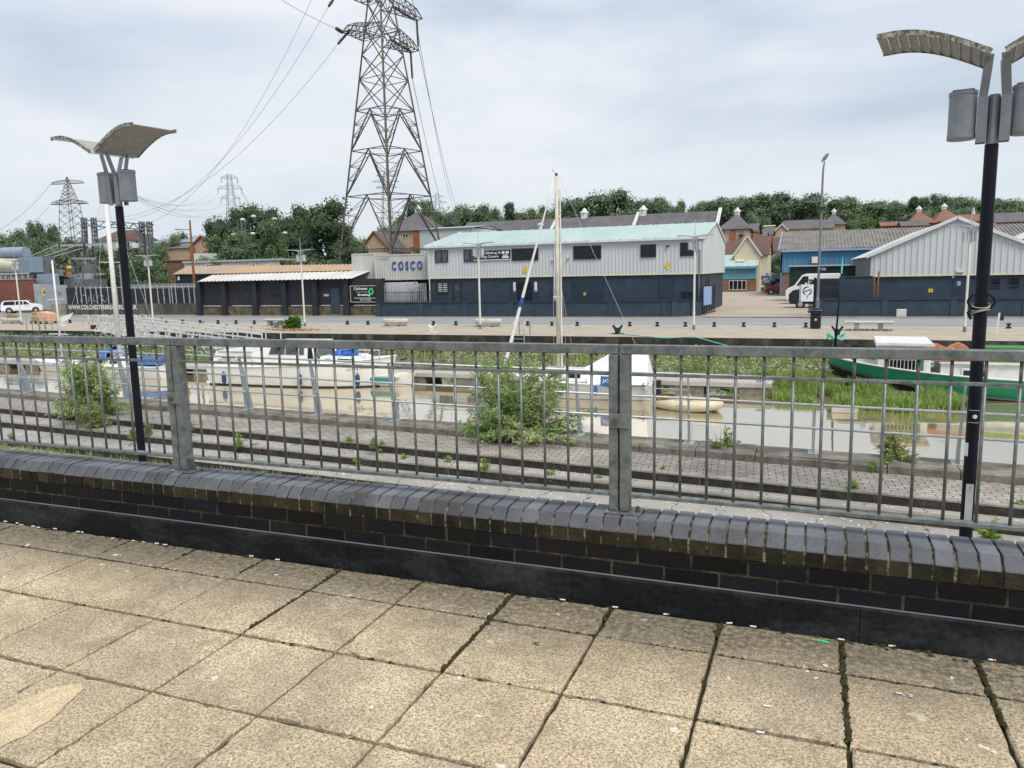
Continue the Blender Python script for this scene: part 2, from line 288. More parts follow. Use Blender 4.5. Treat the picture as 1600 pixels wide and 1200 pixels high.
        o=bpy.data.objects.new(name,me); COL.objects.link(o); me.materials.append(M[mat] if isinstance(mat,str) else mat)
        if smooth:
            for p in me.polygons: p.use_smooth=True
        if bevel:
            bb=o.modifiers.new('bevel','BEVEL'); bb.width=bevel; bb.segments=2; bb.limit_method='ANGLE'
        if parent is not None: o.parent=parent
        elif not local and kind is None: o.location=off
        if label: o['label']=label
        if kind: o['kind']=kind
        if cat: o['category']=cat
        if group: o['group']=group
        return o
def thing(name,label,cat,loc=(0,0,0),rz=0,group=None):
    o=bpy.data.objects.new(name,None); COL.objects.link(o); o.location=loc; o.rotation_euler=(0,0,rz); o.empty_display_size=.3
    o['label']=label; o['category']=cat
    if group: o['group']=group
    return o
def dup(root,loc=None,rz=None,label=None,scale=None):
    r=root.copy(); COL.objects.link(r)
    if loc is not None: r.location=loc
    if rz is not None: r.rotation_euler=(0,0,rz)
    if scale: r.scale=scale
    if label: r['label']=label
    for ch in list(root.children):
        c=ch.copy(); COL.objects.link(c); c.parent=r
        for g in list(ch.children):
            d=g.copy(); COL.objects.link(d); d.parent=c
    return r
def struct(name,mb,mat,smooth=False): return mb.build(name,mat,kind='structure',smooth=smooth)
def marks(w,h,mat,parent,o,ux=(1,0,0),uz=(0,0,1),name='worn_lettering',n=7,seed=1):
    """weathered lettering no longer legible: a row of short worn strokes"""
    q=random.Random(seed); ux=Vector(ux); uz=Vector(uz); o=Vector(o); m_=MB(); st=w/n
    for k in range(n):
        for s_ in range(2): a=st*(k+.1+.4*s_); b=a+st*q.uniform(.18,.32); c=h*q.uniform(0,.3); d=h*q.uniform(.6,1); m_.poly(o+ux*a+uz*c,o+ux*b+uz*c,o+ux*b+uz*d,o+ux*a+uz*d)
    rot=parent
    while rot.parent: rot=rot.parent
    return m_.build(name,mat,parent,local=bool(rot.rotation_euler.z))
def txt(body,w,h,mat,parent,o,ux=(1,0,0),uz=(0,0,1),name='lettering',bold=0,skew=None,ext=.006):
    """lettering fitted into w x h metres with its lower left corner at o (world), along ux and uz"""
    cu=bpy.data.curves.new(name,'FONT'); cu.body=body; cu.size=1; cu.offset=bold; cu.resolution_u=3; cu.space_line=.95
    ob=bpy.data.objects.new(name,cu); COL.objects.link(ob); bpy.context.view_layer.update()
    me=bpy.data.meshes.new_from_object(ob.evaluated_get(bpy.context.evaluated_depsgraph_get())); bpy.data.objects.remove(ob); bpy.data.curves.remove(cu)
    xs=[v.co.x for v in me.vertices]; ys=[v.co.y for v in me.vertices]; x0,x1,y0,y1=min(xs),max(xs),min(ys),max(ys)
    ux=Vector(ux);uz=Vector(uz);o=Vector(o); off=Vector((0,0,0))
    if parent is not None:
        r=parent
        while r.parent: r=r.parent
        off=Vector(r.location)
        if r.rotation_euler.z: off=Vector((0,0,0))
    for v in me.vertices:
        a=(v.co.x-x0)/(x1-x0)*w; b=(v.co.y-y0)/(y1-y0)*h; p=o+ux*a+uz*b-off; v.co=p
    me.materials.append(M[mat]); q=bpy.data.objects.new(name,me); COL.objects.link(q); q.parent=parent; return q
rnd=random.Random(7)
S=.45; H=1.4204; TZ=-H
# ---------------------------------------------------------------- terrace paving
def slabmat():
    m=bpy.data.materials.new('slab'); m.use_nodes=True; t=m.node_tree; P=t.nodes['Principled BSDF']; P.inputs['Roughness'].default_value=.9; P.inputs['Specular IOR Level'].default_value=.25; Nn=t.nodes.new; Ln=t.links.new
    tcn=Nn('ShaderNodeTexCoord'); ob=tcn.outputs['Object']; ge=Nn('ShaderNodeNewGeometry')
    def noise(s,d=4,r=.6,dist=0): n=Nn('ShaderNodeTexNoise'); n.inputs['Scale'].default_value=s; n.inputs['Detail'].default_value=d; n.inputs['Roughness'].default_value=r; n.inputs['Distortion'].default_value=dist; Ln(ob,n.inputs[0]); return n.outputs[0]
    def mapr(i,a,b,c=0,d=1): q=Nn('ShaderNodeMapRange'); q.inputs[1].default_value=a; q.inputs[2].default_value=b; q.inputs[3].default_value=c; q.inputs[4].default_value=d; Ln(i,q.inputs[0]); return q.outputs[0]
    def mix(f,a,b,bt='MIX'):
        q=Nn('ShaderNodeMixRGB'); q.blend_type=bt
        if isinstance(f,(int,float)): q.inputs[0].default_value=f
        else: Ln(f,q.inputs[0])
        for i,v in ((1,a),(2,b)):
            if isinstance(v,tuple): q.inputs[i].default_value=v+(1,)
            else: Ln(v,q.inputs[i])
        return q.outputs[0]
    def math_(op,a,b):
        q=Nn('ShaderNodeMath'); q.operation=op; q.use_clamp=True
        for i,v in ((0,a),(1,b)):
            if isinstance(v,(int,float)): q.inputs[i].default_value=v
            else: Ln(v,q.inputs[i])
        return q.outputs[0]
    base=mix(ge.outputs['Random Per Island'],(.61,.485,.315),(.46,.39,.285))
    pale=mapr(noise(1.9,6,.6),.46,.66); base=mix(pale,base,(.72,.60,.41))
    vr=Nn('ShaderNodeTexVoronoi'); vr.inputs['Scale'].default_value=230; Ln(ob,vr.inputs[0])
    ag=Nn('ShaderNodeSeparateColor'); Ln(vr.outputs['Color'],ag.inputs[0])
    base=mix(mapr(ag.outputs[0],.58,.88,0,.8),base,(.20,.17,.12))
    base=mix(mapr(ag.outputs[1],.86,.93,0,.6),base,(.74,.66,.50))
    base=mix(mapr(noise(95,3,.75),.48,.60,0,.72),base,(.17,.13,.088)); base=mix(mapr(noise(7,5,.7),.48,.68,0,.45),base,(.21,.17,.12))
    # lichen and grime blotches, strongest along the damp foot of the wall
    sy=Nn('ShaderNodeSeparateXYZ'); Ln(ob,sy.inputs[0])
    near=mapr(sy.outputs[1],2.45,2.95); gr=math_('ADD',mapr(noise(2.6,7,.68,.3),.52,.78,0,.62),math_('MULTIPLY',near,1.0)); gr=math_('MULTIPLY',gr,mapr(noise(38,3,.7),.30,.60,.35,1))
    base=mix(gr,base,(.105,.095,.075))
    och=mapr(noise(1.1,3),.64,.76,0,.4); base=mix(och,base,(.34,.22,.08))
    wf=mapr(noise(15,2,.4),.72,.735); base=mix(math_('MULTIPLY',wf,mapr(noise(1.7,2),.42,.60)),base,(.78,.76,.70))
    Ln(base,P.inputs['Base Color'])
    bp=Nn('ShaderNodeBump'); bp.inputs['Strength'].default_value=.6; bp.inputs['Distance'].default_value=.004; Ln(math_('ADD',mapr(vr.outputs['Distance'],0,.6,.0,.6),noise(60,3)),bp.inputs['Height']); Ln(bp.outputs[0],P.inputs['Normal'])
    return m
M['slab']=slabmat()
o0=tn((-.951,3.350,0)); mb=MB()
def slab(x0,x1,y0,y1,z):
    g=.0056; j=lambda s=.0025: rnd.uniform(-s,s); x0+=g*.8+j();x1-=g*.8+j();y0+=g*1.35+j();y1-=g*1.35+j(); b=.006
    zz=[z+j(.0012) for _ in range(4)]
    def edge(pa,pb,n,inn):       # chipped, slightly wandering edge
        out=[]
        for k in range(n):
            f=k/n; c=rnd.uniform(0,.0035)+(rnd.uniform(.002,.010) if rnd.random()<.10 else 0)
            out.append((pa[0]+(pb[0]-pa[0])*f+inn[0]*c, pa[1]+(pb[1]-pa[1])*f+inn[1]*c))
        return out
    n=14; ring=edge((x0,y0),(x1,y0),n,(0,1))+edge((x1,y0),(x1,y1),n,(-1,0))+edge((x1,y1),(x0,y1),n,(0,-1))+edge((x0,y1),(x0,y0),n,(1,0))
    cx,cy=(x0+x1)/2,(y0+y1)/2; k=len(ring); bb=len(mb.v)
    tilt=(j(.003),j(.003))
    for p in ring: mb.v.append((p[0],p[1],z-.03))
    for p in ring: mb.v.append((p[0],p[1],z-b+tilt[0]*(p[0]-cx)))
    for p in ring:
        q=(p[0]+(b if p[0]<cx-.0 and abs(p[0]-x0)<.02 else (-b if abs(p[0]-x1)<.02 else 0)), p[1]+(b if abs(p[1]-y0)<.02 else (-b if abs(p[1]-y1)<.02 else 0)))
        mb.v.append((q[0],q[1],z+tilt[0]*(p[0]-cx)+tilt[1]*(p[1]-cy)))
    for a in range(2):
        for i in range(k): i2=(i+1)%k; mb.f.append((bb+a*k+i,bb+a*k+i2,bb+(a+1)*k+i2,bb+(a+1)*k+i))
    mb.f.append(tuple(bb+2*k+i for i in range(k)))
for j in range(-1,16):
    for i in range(-17,16):
        y1=o0.y-j*S; y0=y1-S
        if j==-1: y1=3.043
        slab(o0.x+i*S,o0.x+(i+1)*S,y0,y1,TZ+rnd.uniform(-.002,.0015))
struct('paving',mb,'slab')
struct('terrace_bedding',MB().box(-9,8,-6,3.05,TZ-.3,TZ-.020),'joint')
struct('terrace_base',MB().box(-9,8,-6,3.1,-3.6,TZ-.31),'concrete')
# moss cushions in the joints near the wall
def blob(mb_,c,r,h,n=9):
    vs=[(c[0],c[1],c[2]+h)]; 
    for ring,(q,hz_) in enumerate(((.55,.8),(1,.0))):
        for k in range(n):
            t=2*PI*k/n; rr=r*q*rnd.uniform(.6,1.15); vs.append((c[0]+rr*math.cos(t),c[1]+rr*math.sin(t),c[2]+h*hz_*rnd.uniform(.6,1)))
    fs=[(0,1+k,1+(k+1)%n) for k in range(n)]+[(1+k,1+n+k,1+n+(k+1)%n,1+(k+1)%n) for k in range(n)]
    mb_.add(vs,fs)
ms_=MB()
for i in range(-9,8):
    x=o0.x+i*S; lenm=rnd.choice([.12,.25,.45,.7]) if i>-1 else rnd.choice([.05,.1,.2]); y=3.035
    while y>3.035-lenm: blob(ms_,(x+rnd.uniform(-.008,.008),y,TZ-.004),rnd.uniform(.006,.017)*(1.15 if i>1 else .8),rnd.uniform(.004,.011)); y-=rnd.uniform(.008,.02)
for i in range(260):
    x=rnd.uniform(-5,2.4); 
    if rnd.random()<.5+.3*math.sin(x*3): blob(ms_,(x,3.035-abs(rnd.gauss(0,.012)),TZ-.002),rnd.uniform(.006,.02),rnd.uniform(.003,.01))
for i in range(330):
    x=rnd.uniform(-4,2.2); blob(ms_,(x,o0.y-rnd.choice([0,0,0,1])*S+rnd.gauss(0,.003),TZ-.006),rnd.uniform(.004,.010),rnd.uniform(.003,.006),7)
ms_.build('moss','moss',kind='stuff',label='dark green moss growing in the paving joints along the wall foot',cat='moss')
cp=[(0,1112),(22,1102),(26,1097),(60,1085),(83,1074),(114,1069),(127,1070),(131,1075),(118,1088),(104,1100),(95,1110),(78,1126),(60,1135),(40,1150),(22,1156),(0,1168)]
MB().poly(*[G(x,y,TZ+.0024) for x,y in cp]).build('painted_light_patch','light_patch',kind='structure')  # window light falling on the slabs, painted as a pale sheet
# litter at the wall foot
butts=[((14,813),'w',10),((28,817),'w',-10),((34,820),'t',20),((52,822),'w',5),((60,824),'w',0),((86,826),'w',8),((124,830),'w',6),((130,831),'w',-20),((177,841),'t',12),((209,845),'t',5),((225,847),'t',-8),((245,849),'w',10),((258,851),'w',14),((394,868),'w',4),((436,873),'w',16),((882,933),'w',0),((962,947),'w',8),((1042,957),'t',10),((1140,971),'w',18),((1177,977),'w',0),((1314,999),'w',0),((1393,1007),'t',14),((1550,1031),'t',0),((1198,1103),'w',4),((1188,1144),'w',10)]
proto={}
for (p,k,ang) in butts:
    c=G(p[0],p[1],TZ+.006); c.y=min(c.y,3.030)
    if k not in proto:
        o=thing('cigarette_butt','','cigarette butt',c,R(ang)); 
        MB().tube([(-.012,0,0),(.003,0,0)],.0034,8).build('paper','butt_white',o,local=True,smooth=True); MB().tube([(.0035,0,0),(.012,0,0)],.0035,8).build('filter','butt_tan' if k=='t' else 'butt_white',o,local=True,smooth=True); proto[k]=o
        if k=='t': o.children[0].data.materials[0]=M['butt_tan']
    else: o=dup(proto[k],c,R(ang))
    o['label']='white cigarette end lying on the paving by the wall' if k=='w' else 'orange-brown cigarette end lying on the paving by the wall'
    o['group']='white cigarette ends on the paving' if k=='w' else 'orange cigarette ends on the paving'
# scraps of green and grey plastic
for nm,pp,mt,lb in (('plastic_scrap',(1284,1003),'green_logo','shred of green plastic netting on the slab near the wall'),('plastic_scrap',(1409,1086),'steel_pale','crumpled pale grey film scrap on the right slab'),('dead_leaf',(838,1006),'earth','dry dark leaf fragments on the middle slab')):
    c=G(*pp,TZ+.002); b=MB()
    for k in range(7):
        a=rnd.uniform(0,6); r0=rnd.uniform(.0,.02); w_=rnd.uniform(.004,.009); x=c.x+r0*1.6*math.cos(a); y=c.y+r0*.6*math.sin(a)
        b.poly((x-w_,y,c.z),(x,y-w_*.5,c.z+.004),(x+w_*1.5,y+.002,c.z+.001),(x+.002,y+w_*.6,c.z+.006))
    b.build(nm,mt,label=lb,cat='litter')
# ---------------------------------------------------------------- brick parapet with chamfered coping
wall=thing('brick_wall','low blue-black brick wall with chamfered coping bricks and a black skirting','wall',(0,3.15,TZ))
X0,X1=-7.5,4.2
cop=MB(); cmo=MB(); cun=MB(); t=-.587-.0735*94
while t<X1:
    a=t+.0048+rnd.uniform(-.0015,.0015); b=t+.0735-.0042+rnd.uniform(-.0015,.0015); dz=rnd.uniform(-.002,.002); dy=rnd.uniform(-.0015,.0015); e=.004
    prof=[(3.0585+dy,-1.0955+dz),(3.0592+dy,-1.091+dz),(3.1045+dy,-1.0475+dz),(3.109+dy,-1.0450+dz),(3.270,-1.043+dz),(3.270,-1.096)]
    n_=len(prof); vs=[]
    for xx,ins in ((a,e),(a+e,0),(b-e,0),(b,e)):
        for i,(y,z) in enumerate(prof):
            cy,cz=3.17,-1.075; vs.append((xx,y+(cy-y)*(ins/.12),z+(cz-z)*(ins/.05)*.6))
    fs=[tuple(range(n_)),tuple(3*n_+i for i in range(n_))[::-1]]
    for k in range(3):
        for i in range(n_): i2=(i+1)%n_; fs.append((k*n_+i,(k+1)*n_+i,(k+1)*n_+i2,k*n_+i2))
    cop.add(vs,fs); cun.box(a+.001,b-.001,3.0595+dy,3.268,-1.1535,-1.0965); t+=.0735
cmo.prism([(3.0635,-1.155),(3.0635,-1.094),(3.112,-1.0535),(3.262,-1.050),(3.262,-1.155)],X0,X1,'x')
cop.build('coping','coping',wall); cun.build('coping_face','coping_shade_dirt',wall); cmo.build('coping_mortar','mortar',wall)
br=MB()
for c_,(z0,z1,off) in enumerate(((-1.2185,-1.1585,0),(-1.285,-1.2265,.111))):
    t=-.651+off-.2225*32
    while t<X1:
        j=lambda s=.0015: rnd.uniform(-s,s)
        br.box(t+.0055+j(),t+.2225-.0055+j(),3.062+j(),3.16,z0+.001+j(.001),z1-.001+j(.001)); t+=.2225
    br.box
br.build('brickwork','engineering',wall,bevel=.002)
MB().box(X0,X1,3.0655,3.158,-1.30,-1.157).build('bed_mortar','mortar_dark',wall)
sk=MB(); t=.205-1.135*7
while t<X1:
    a,b=t+.0015,t+1.135-.0015; sk.prism([(3.044,TZ-.02),(3.044,-1.296),(3.049,-1.287),(3.0605,-1.285),(3.0605,TZ-.02)],a,b,'x'); t+=1.135
MB().box(X0,X1,3.050,3.0601,-1.2855,-1.2835).build('skirting_edge','steel_grey',wall)
sk.build('skirting','bitumen',wall)
MB().box(X0,X1,3.068,3.255,-3.5,-1.162).build('wall_core','concrete',wall)
# ---------------------------------------------------------------- galvanised railing panels
def railing_panel(x0,label,first=False):
    c=3.185; r=thing('railing_panel',label,'railing',(x0,c,-1.044),0,'galvanised railing panels on the brick wall')
    L_=2.4415; zz=lambda z:z+1.044; w=.04
    MB().box(0.0,L_,-.022,.022,zz(-.352),zz(-.312)).build('top_rail','galv',r,local=True,bevel=.004)
    MB().box(w+.0005,L_-w-.0005,-.006,.006,zz(-.445),zz(-.431)).build('middle_rail','galv',r,local=True,bevel=.002)
    MB().box(w+.0005,L_-w-.0005,-.020,.020,zz(-.972),zz(-.956)).build('bottom_rail','galv',r,local=True,bevel=.002)
    for k in (0,1):
        xa=0 if k==0 else L_-w; MB().box(xa,xa+w-.0006,-.024,.040,.0085,zz(-.3535)).build('upright','galv',r,local=True,bevel=.004)
    for k in range(21):
        x=.145+.1088*k; b=MB()
        b.tube([(x,0,zz(-.9565)),(x,0,zz(-.4455))],.0062,8); b.tube([(x,0,zz(-.4305)),(x,0,zz(-.3525))],.0062,8)
        b.build('bar','galv',r,local=True,smooth=True)
    bp_=MB().box(-.062,.062+.03,-.048,.048,0,.008); o=bp_.build('base_plate','galv',r,local=True,bevel=.002)
    for sx in (-.045,.075): MB().lathe([(.012,.0),(.012,.008),(.008,.009),(.008,.022),(.001,.024)],(sx,0,.0082),8).build('bolt','steel_dark',o,local=True)
    cl=MB().box(-.044,.044,-.0335,-.0265,zz(-.668),zz(-.605)).build('clip','galv',r,local=True,bevel=.003); MB().tube([(-.016,-.034,zz(-.637)),(-.016,-.043,zz(-.637))],.014,6).build('bolt_head','steel_dark',cl,local=True)
    return r
pA=railing_panel(-.7515,'railing panel at the right, seen in front of the black lamp pole')
for k,(x,lb) in enumerate(((-3.2005,'middle railing panel between the two visible base plates'),(-5.6495,'railing panel at the left end, its bars crossing the left black lamp pole'))): dup(pA,(x,3.185,-1.044),0,lb)
# ---------------------------------------------------------------- steps, promenade and kerb of the near quay
R3=lambda t:9.95-.06*t; R2=lambda t:10.65-.07*t; R1=lambda t:11.0-.088*t; KF=lambda t:12.13-.086*t; KB=lambda t:12.87-.077*t
T0,T1=-90,25
def strip(a,b,z,th=.25,seg=60):
    m_=MB()
    for k in range(seg):
        t0=T0+(T1-T0)*k/seg; t1=T0+(T1-T0)*(k+1)/seg
        m_.add([(t0,a(t0),z-th),(t1,a(t1),z-th),(t1,b(t1),z-th),(t0,b(t0),z-th),(t0,a(t0),z),(t1,a(t1),z),(t1,b(t1),z),(t0,b(t0),z)],[(4,5,6,7),(0,1,5,4)])
    return m_
struct('lower_path',strip(lambda t:3.2,lambda t:R3(t)+.01,-3.40),'concrete')
struct('lower_step',strip(R3,lambda t:R2(t)+.02,-3.27),'step_slab'); struct('upper_step',strip(R2,lambda t:R1(t)+.02,-3.135),'step_slab')
struct('promenade',strip(R1,lambda t:KF(t)+.02,-3.0),'pavers')
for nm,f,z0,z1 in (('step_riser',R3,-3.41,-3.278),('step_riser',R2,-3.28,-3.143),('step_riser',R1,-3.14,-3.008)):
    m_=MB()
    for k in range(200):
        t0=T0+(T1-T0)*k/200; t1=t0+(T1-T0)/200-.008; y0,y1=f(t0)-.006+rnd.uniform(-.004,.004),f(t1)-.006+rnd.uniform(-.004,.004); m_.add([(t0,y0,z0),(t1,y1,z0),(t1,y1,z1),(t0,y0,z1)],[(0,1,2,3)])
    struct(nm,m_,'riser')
# paler concrete nosings on each step
for nm,f,z in (('step_nosing',R1,-3.0),('step_nosing',R2,-3.135)):
    m_=MB(); t=T0
    while t<T1:
        t1=t+.6; m_.add([(t+.004,f(t)-.012,z+.004),(t1-.004,f(t1)-.012,z+.004),(t1-.004,f(t1)+.11,z+.004),(t+.004,f(t)+.11,z+.004),(t+.004,f(t)-.012,z-.02),(t1-.004,f(t1)-.012,z-.02)],[(0,1,2,3),(4,5,1,0)]); t=t1
    struct(nm,m_,'concrete')
m_=MB(); t=T0
while t<T1:
    t1=t+.92; zt=-2.88+rnd.uniform(-.012,.008); g=.008; y=lambda f,x,s=.0: f(x)+s
    m_.add([(t+g,KF(t),-3.05),(t1-g,KF(t1),-3.05),(t1-g,KF(t1),zt-.02),(t+g,KF(t),zt-.02),(t+g,KF(t)+.025,zt),(t1-g,KF(t1)+.025,zt),(t1-g,KB(t1)-.02,zt-.004),(t+g,KB(t)-.02,zt-.004),(t1-g,KB(t1),zt-.03),(t+g,KB(t),zt-.03)],[(0,1,2,3),(3,2,5,4),(4,5,6,7),(7,6,8,9),(0,3,4,7),(1,6,5,2)]); t=t1
struct('quay_kerb',m_,'concrete_kerb'); struct('kerb_bedding',strip(lambda t:KF(t)+.02,lambda t:KB(t)-.01,-2.915,.3),'earth')
struct('near_quay_face',strip(lambda t:KB(t)-.012,lambda t:KB(t)-.008,-2.93,3),'quay_wall')
m_=MB()
for k in range(60):
    t0=T0+(T1-T0)*k/60; t1=T0+(T1-T0)*(k+1)/60; m_.add([(t0,KB(t0)-.005,-7),(t1,KB(t1)-.005,-7),(t1,KB(t1)-.005,-2.92),(t0,KB(t0)-.005,-2.92)],[(0,3,2,1)])
struct('near_quay_wall',m_,'quay_wall')
a=G(1223,722,-2.99); b=G(1330,728,-2.99)
MB().add([(a.x,a.y,-3.0),(b.x,b.y,-3.0),(b.x,KF(b.x)+.05,-3.0),(a.x,KF(a.x)+.05,-3.0),(a.x+.08,a.y+.03,-2.90),(b.x,b.y,-2.91),(b.x,KF(b.x)+.05,-2.873),(a.x+.05,KF(a.x)+.05,-2.873)],[(4,5,6,7),(0,1,5,4),(0,4,7,3),(1,2,6,5)]).build('concrete_block','concrete_kerb',label='flat broken concrete block lying against the near kerb',cat='block')
# waterside railing
PL=lambda t:12.63-.077*t
qr=thing('quayside_railing','grey three-rail waterside railing with raked flat blade posts','railing',(0,PL(0),-2.88))
t=.09
for k in range(30):
    x=t-1.945*k if k<28 else t+1.945*(k-27)
    if x<-50: continue
    y=PL(x); b=MB(); b.prism([(y+.15,-2.872),(y-.125,-2.872),(y-.13,-2.55),(y-.20,-2.0),(y-.245,-1.73),(y-.22,-1.68),(y-.16,-1.69),(y-.08,-2.0),(y+.05,-2.45)],x-.006,x+.006,'x')
    q=b.build('post','blade_grey',qr); MB().box(x-.09,x+.09,y-.14,y+.12,-2.882,-2.871).build('base_plate','steel_pale',q)
for z,o in ((-1.70,-.215),(-2.10,-.20),(-2.47,-.15)):
    MB().tube([(-50,PL(-50)+o,z),(-20,PL(-20)+o,z),(4.2,PL(4.2)+o,z)],.021,8).build('rail','galv_light',qr,smooth=True)
# ---------------------------------------------------------------- double-wing street lamps
def make_lamp(kind,label,group,loc,far=False):
    r=thing('street_lamp',label,'street lamp',loc,0,group); pole='black_paint' if kind=='black' else 'white_old'; hd='lamp_grey' if not far else 'steel_pale'
    base=4.62 if not far else 4.86; rr=.066
    p=MB().tube([(0,0,0),(0,0,1.1),(0,0,1.12),(0,0,base)],[rr*1.08,rr*1.08,rr,rr*.93] if far else [rr,rr,rr,rr*.97],16).build('pole',pole,r,local=True,smooth=False)
    if far: MB().tube([(0,0,0),(0,0,.3)],rr*1.35,14).build('pole_base','steel_grey',r,local=True)
    c=MB().lathe([(.056,0),(.056,.48),(.048,.50)],(0,0,base),14); c.build('collar',hd,r,local=True)
    for s in (-1,1):
        can=MB().lathe([(.01,.004),(.128,0),(.134,.012),(.134,.05),(.131,.052),(.131,.45),(.137,.452),(.137,.485),(.13,.492),(.01,.50)],(s*.285,0,base+.07),28).build('floodlight_can',hd,r,local=True)
        MB().box(s*.285-.10,s*.285+.10,-.10,.10,base+.5705,base+.5725).build('lens','lamp_glass',can,local=True)
        for d in (-.19,.19):
            arm=MB()
            arm.add([],[])
            a0=Vector((s*.105,d*.35,base+.02)); a1=Vector((s*.105,d*.45,base+.48)); a2=Vector((s*.07,d,base+.87))
            arm.bar(a0,a1,.095,.022,up=(0,1,0)); arm.bar(a1,a2,.08,.022,up=(0,1,0)); arm.build('arm',hd,r,local=True)
        # wing: curved reflector with lapped louvres
        prof=lambda u:(s*(.06+1.05*u), base+.84+(.31 if not far else .10)*math.sin(min(1,u*1.05)*PI/2*1.12))
        wv=MB(); W_=.37 if not far else .20; n=11
        for k in range(n):
            u0,u1=k/n,(k+1)/n; x0,z0=prof(u0); x1,z1=prof(u1)
            wv.add([(x0,-W_,z0-.018),(x1,-W_,z1+.004),(x1,W_,z1+.004),(x0,W_,z0-.018),(x0,-W_,z0-.006),(x1,-W_,z1+.014),(x1,W_,z1+.014),(x0,W_,z0-.006)],[(0,1,2,3),(7,6,5,4),(0,4,5,1),(2,6,7,3),(1,5,6,2),(0,3,7,4)])
        wg=wv.build('wing','lamp_under',r,local=True)
        for sd_ in (-1,1):
            pts=[(prof(k/14)[0],sd_*(W_+.012),prof(k/14)[1]+.01) for k in range(15)]; e_=MB()
            for p0,p1 in zip(pts,pts[1:]): e_.bar(p0,p1,.022,.055)
            e_.build('edge_strip','lamp_edge' if not far else 'steel_pale',wg,local=True)
    if far: MB().tube([(0,0,base+.4),(0,0,base+1.9)],[.03,.012],8).build('finial',hd,r,local=True)
    return r
nl=make_lamp('black','black-poled lamp at the right edge with grey floodlight cans and white plate at its foot','black lamp posts on the near quay',(1.69,9.6,-3.40)); nl.rotation_euler=(0,0,R(-9))
s_=MB().box(-.028,.045,-.0755,-.070,.55,.97).build('pole_plate','steel_pale',nl,local=True)
MB().tube([(.012,-.078,.93),(.012,-.071,.93)],.008,8).build('bolt','steel_dark',s_,local=True)
def arcpatch(name,mat,a0,a1,z0,z1,r):
    m_=MB(); n=8
    for k in range(n+1): a=R(a0+(a1-a0)*k/n); m_.v+=[(r*math.cos(a),r*math.sin(a),z0),(r*math.cos(a),r*math.sin(a),z1)]
    m_.f=[(2*k,2*k+2,2*k+3,2*k+1) for k in range(n)]; return m_.build(name,mat,nl,local=True)
stk=arcpatch('sticker','black_paint',-140,-40,1.66,1.80,.0680); 
for z0,z1 in ((1.66,1.664),(1.796,1.80)): q=arcpatch('sticker_border','white_paint',-140,-40,z0,z1,.0685)
m_=MB(); 
for k in range(14): a0_=2*PI*k/14; m_.v.append((.068*math.sin(.34*math.cos(a0_)+.18),-.0692*math.cos(.34*math.cos(a0_)+.18),1.73+.023*math.sin(a0_)))
m_.f=[tuple(range(14))]; m_.build('badge','white_paint',nl,local=True)
arcpatch('label_sticker','white_letter',-172,-118,1.28,1.43,.0682)
hp=MB()
for k in range(3):
    pts=[]; 
    for q in range(25): a=2*PI*q/24; pts.append((math.cos(a)*.085,math.sin(a)*.085,2.94-.035*k+.025*math.sin(a+k)))
    hp.tube(pts,.005,5)
hp.build('wire_tie','rope_pale',nl,local=True,smooth=True)
hk=MB()
for s in (-1,1):
    pts=[(s*(.07+.055*math.sin(PI*q/12)),-.02,2.90+.16*q/12) for q in range(13)]; (hk if s<0 else MB()).tube(pts,.012,6) if s<0 else MB().tube(pts,.012,6).build('hook_strap','black_paint',nl,local=True,smooth=True)
hk.build('hook_strap','black_paint',nl,local=True,smooth=True) if 0 else None
hk.tube([(-.075,-.02,2.92),(-.12,-.03,2.86),(-.085,-.03,2.79)],.014,6); hk.build('hook_strap','black_paint',nl,local=True,smooth=True)
fl=make_lamp('black','black-poled lamp at the left with its two grey wings against the sky','black lamp posts on the near quay',(-10.875,9.9,-3.40)); fl.rotation_euler=(0,0,R(-9))
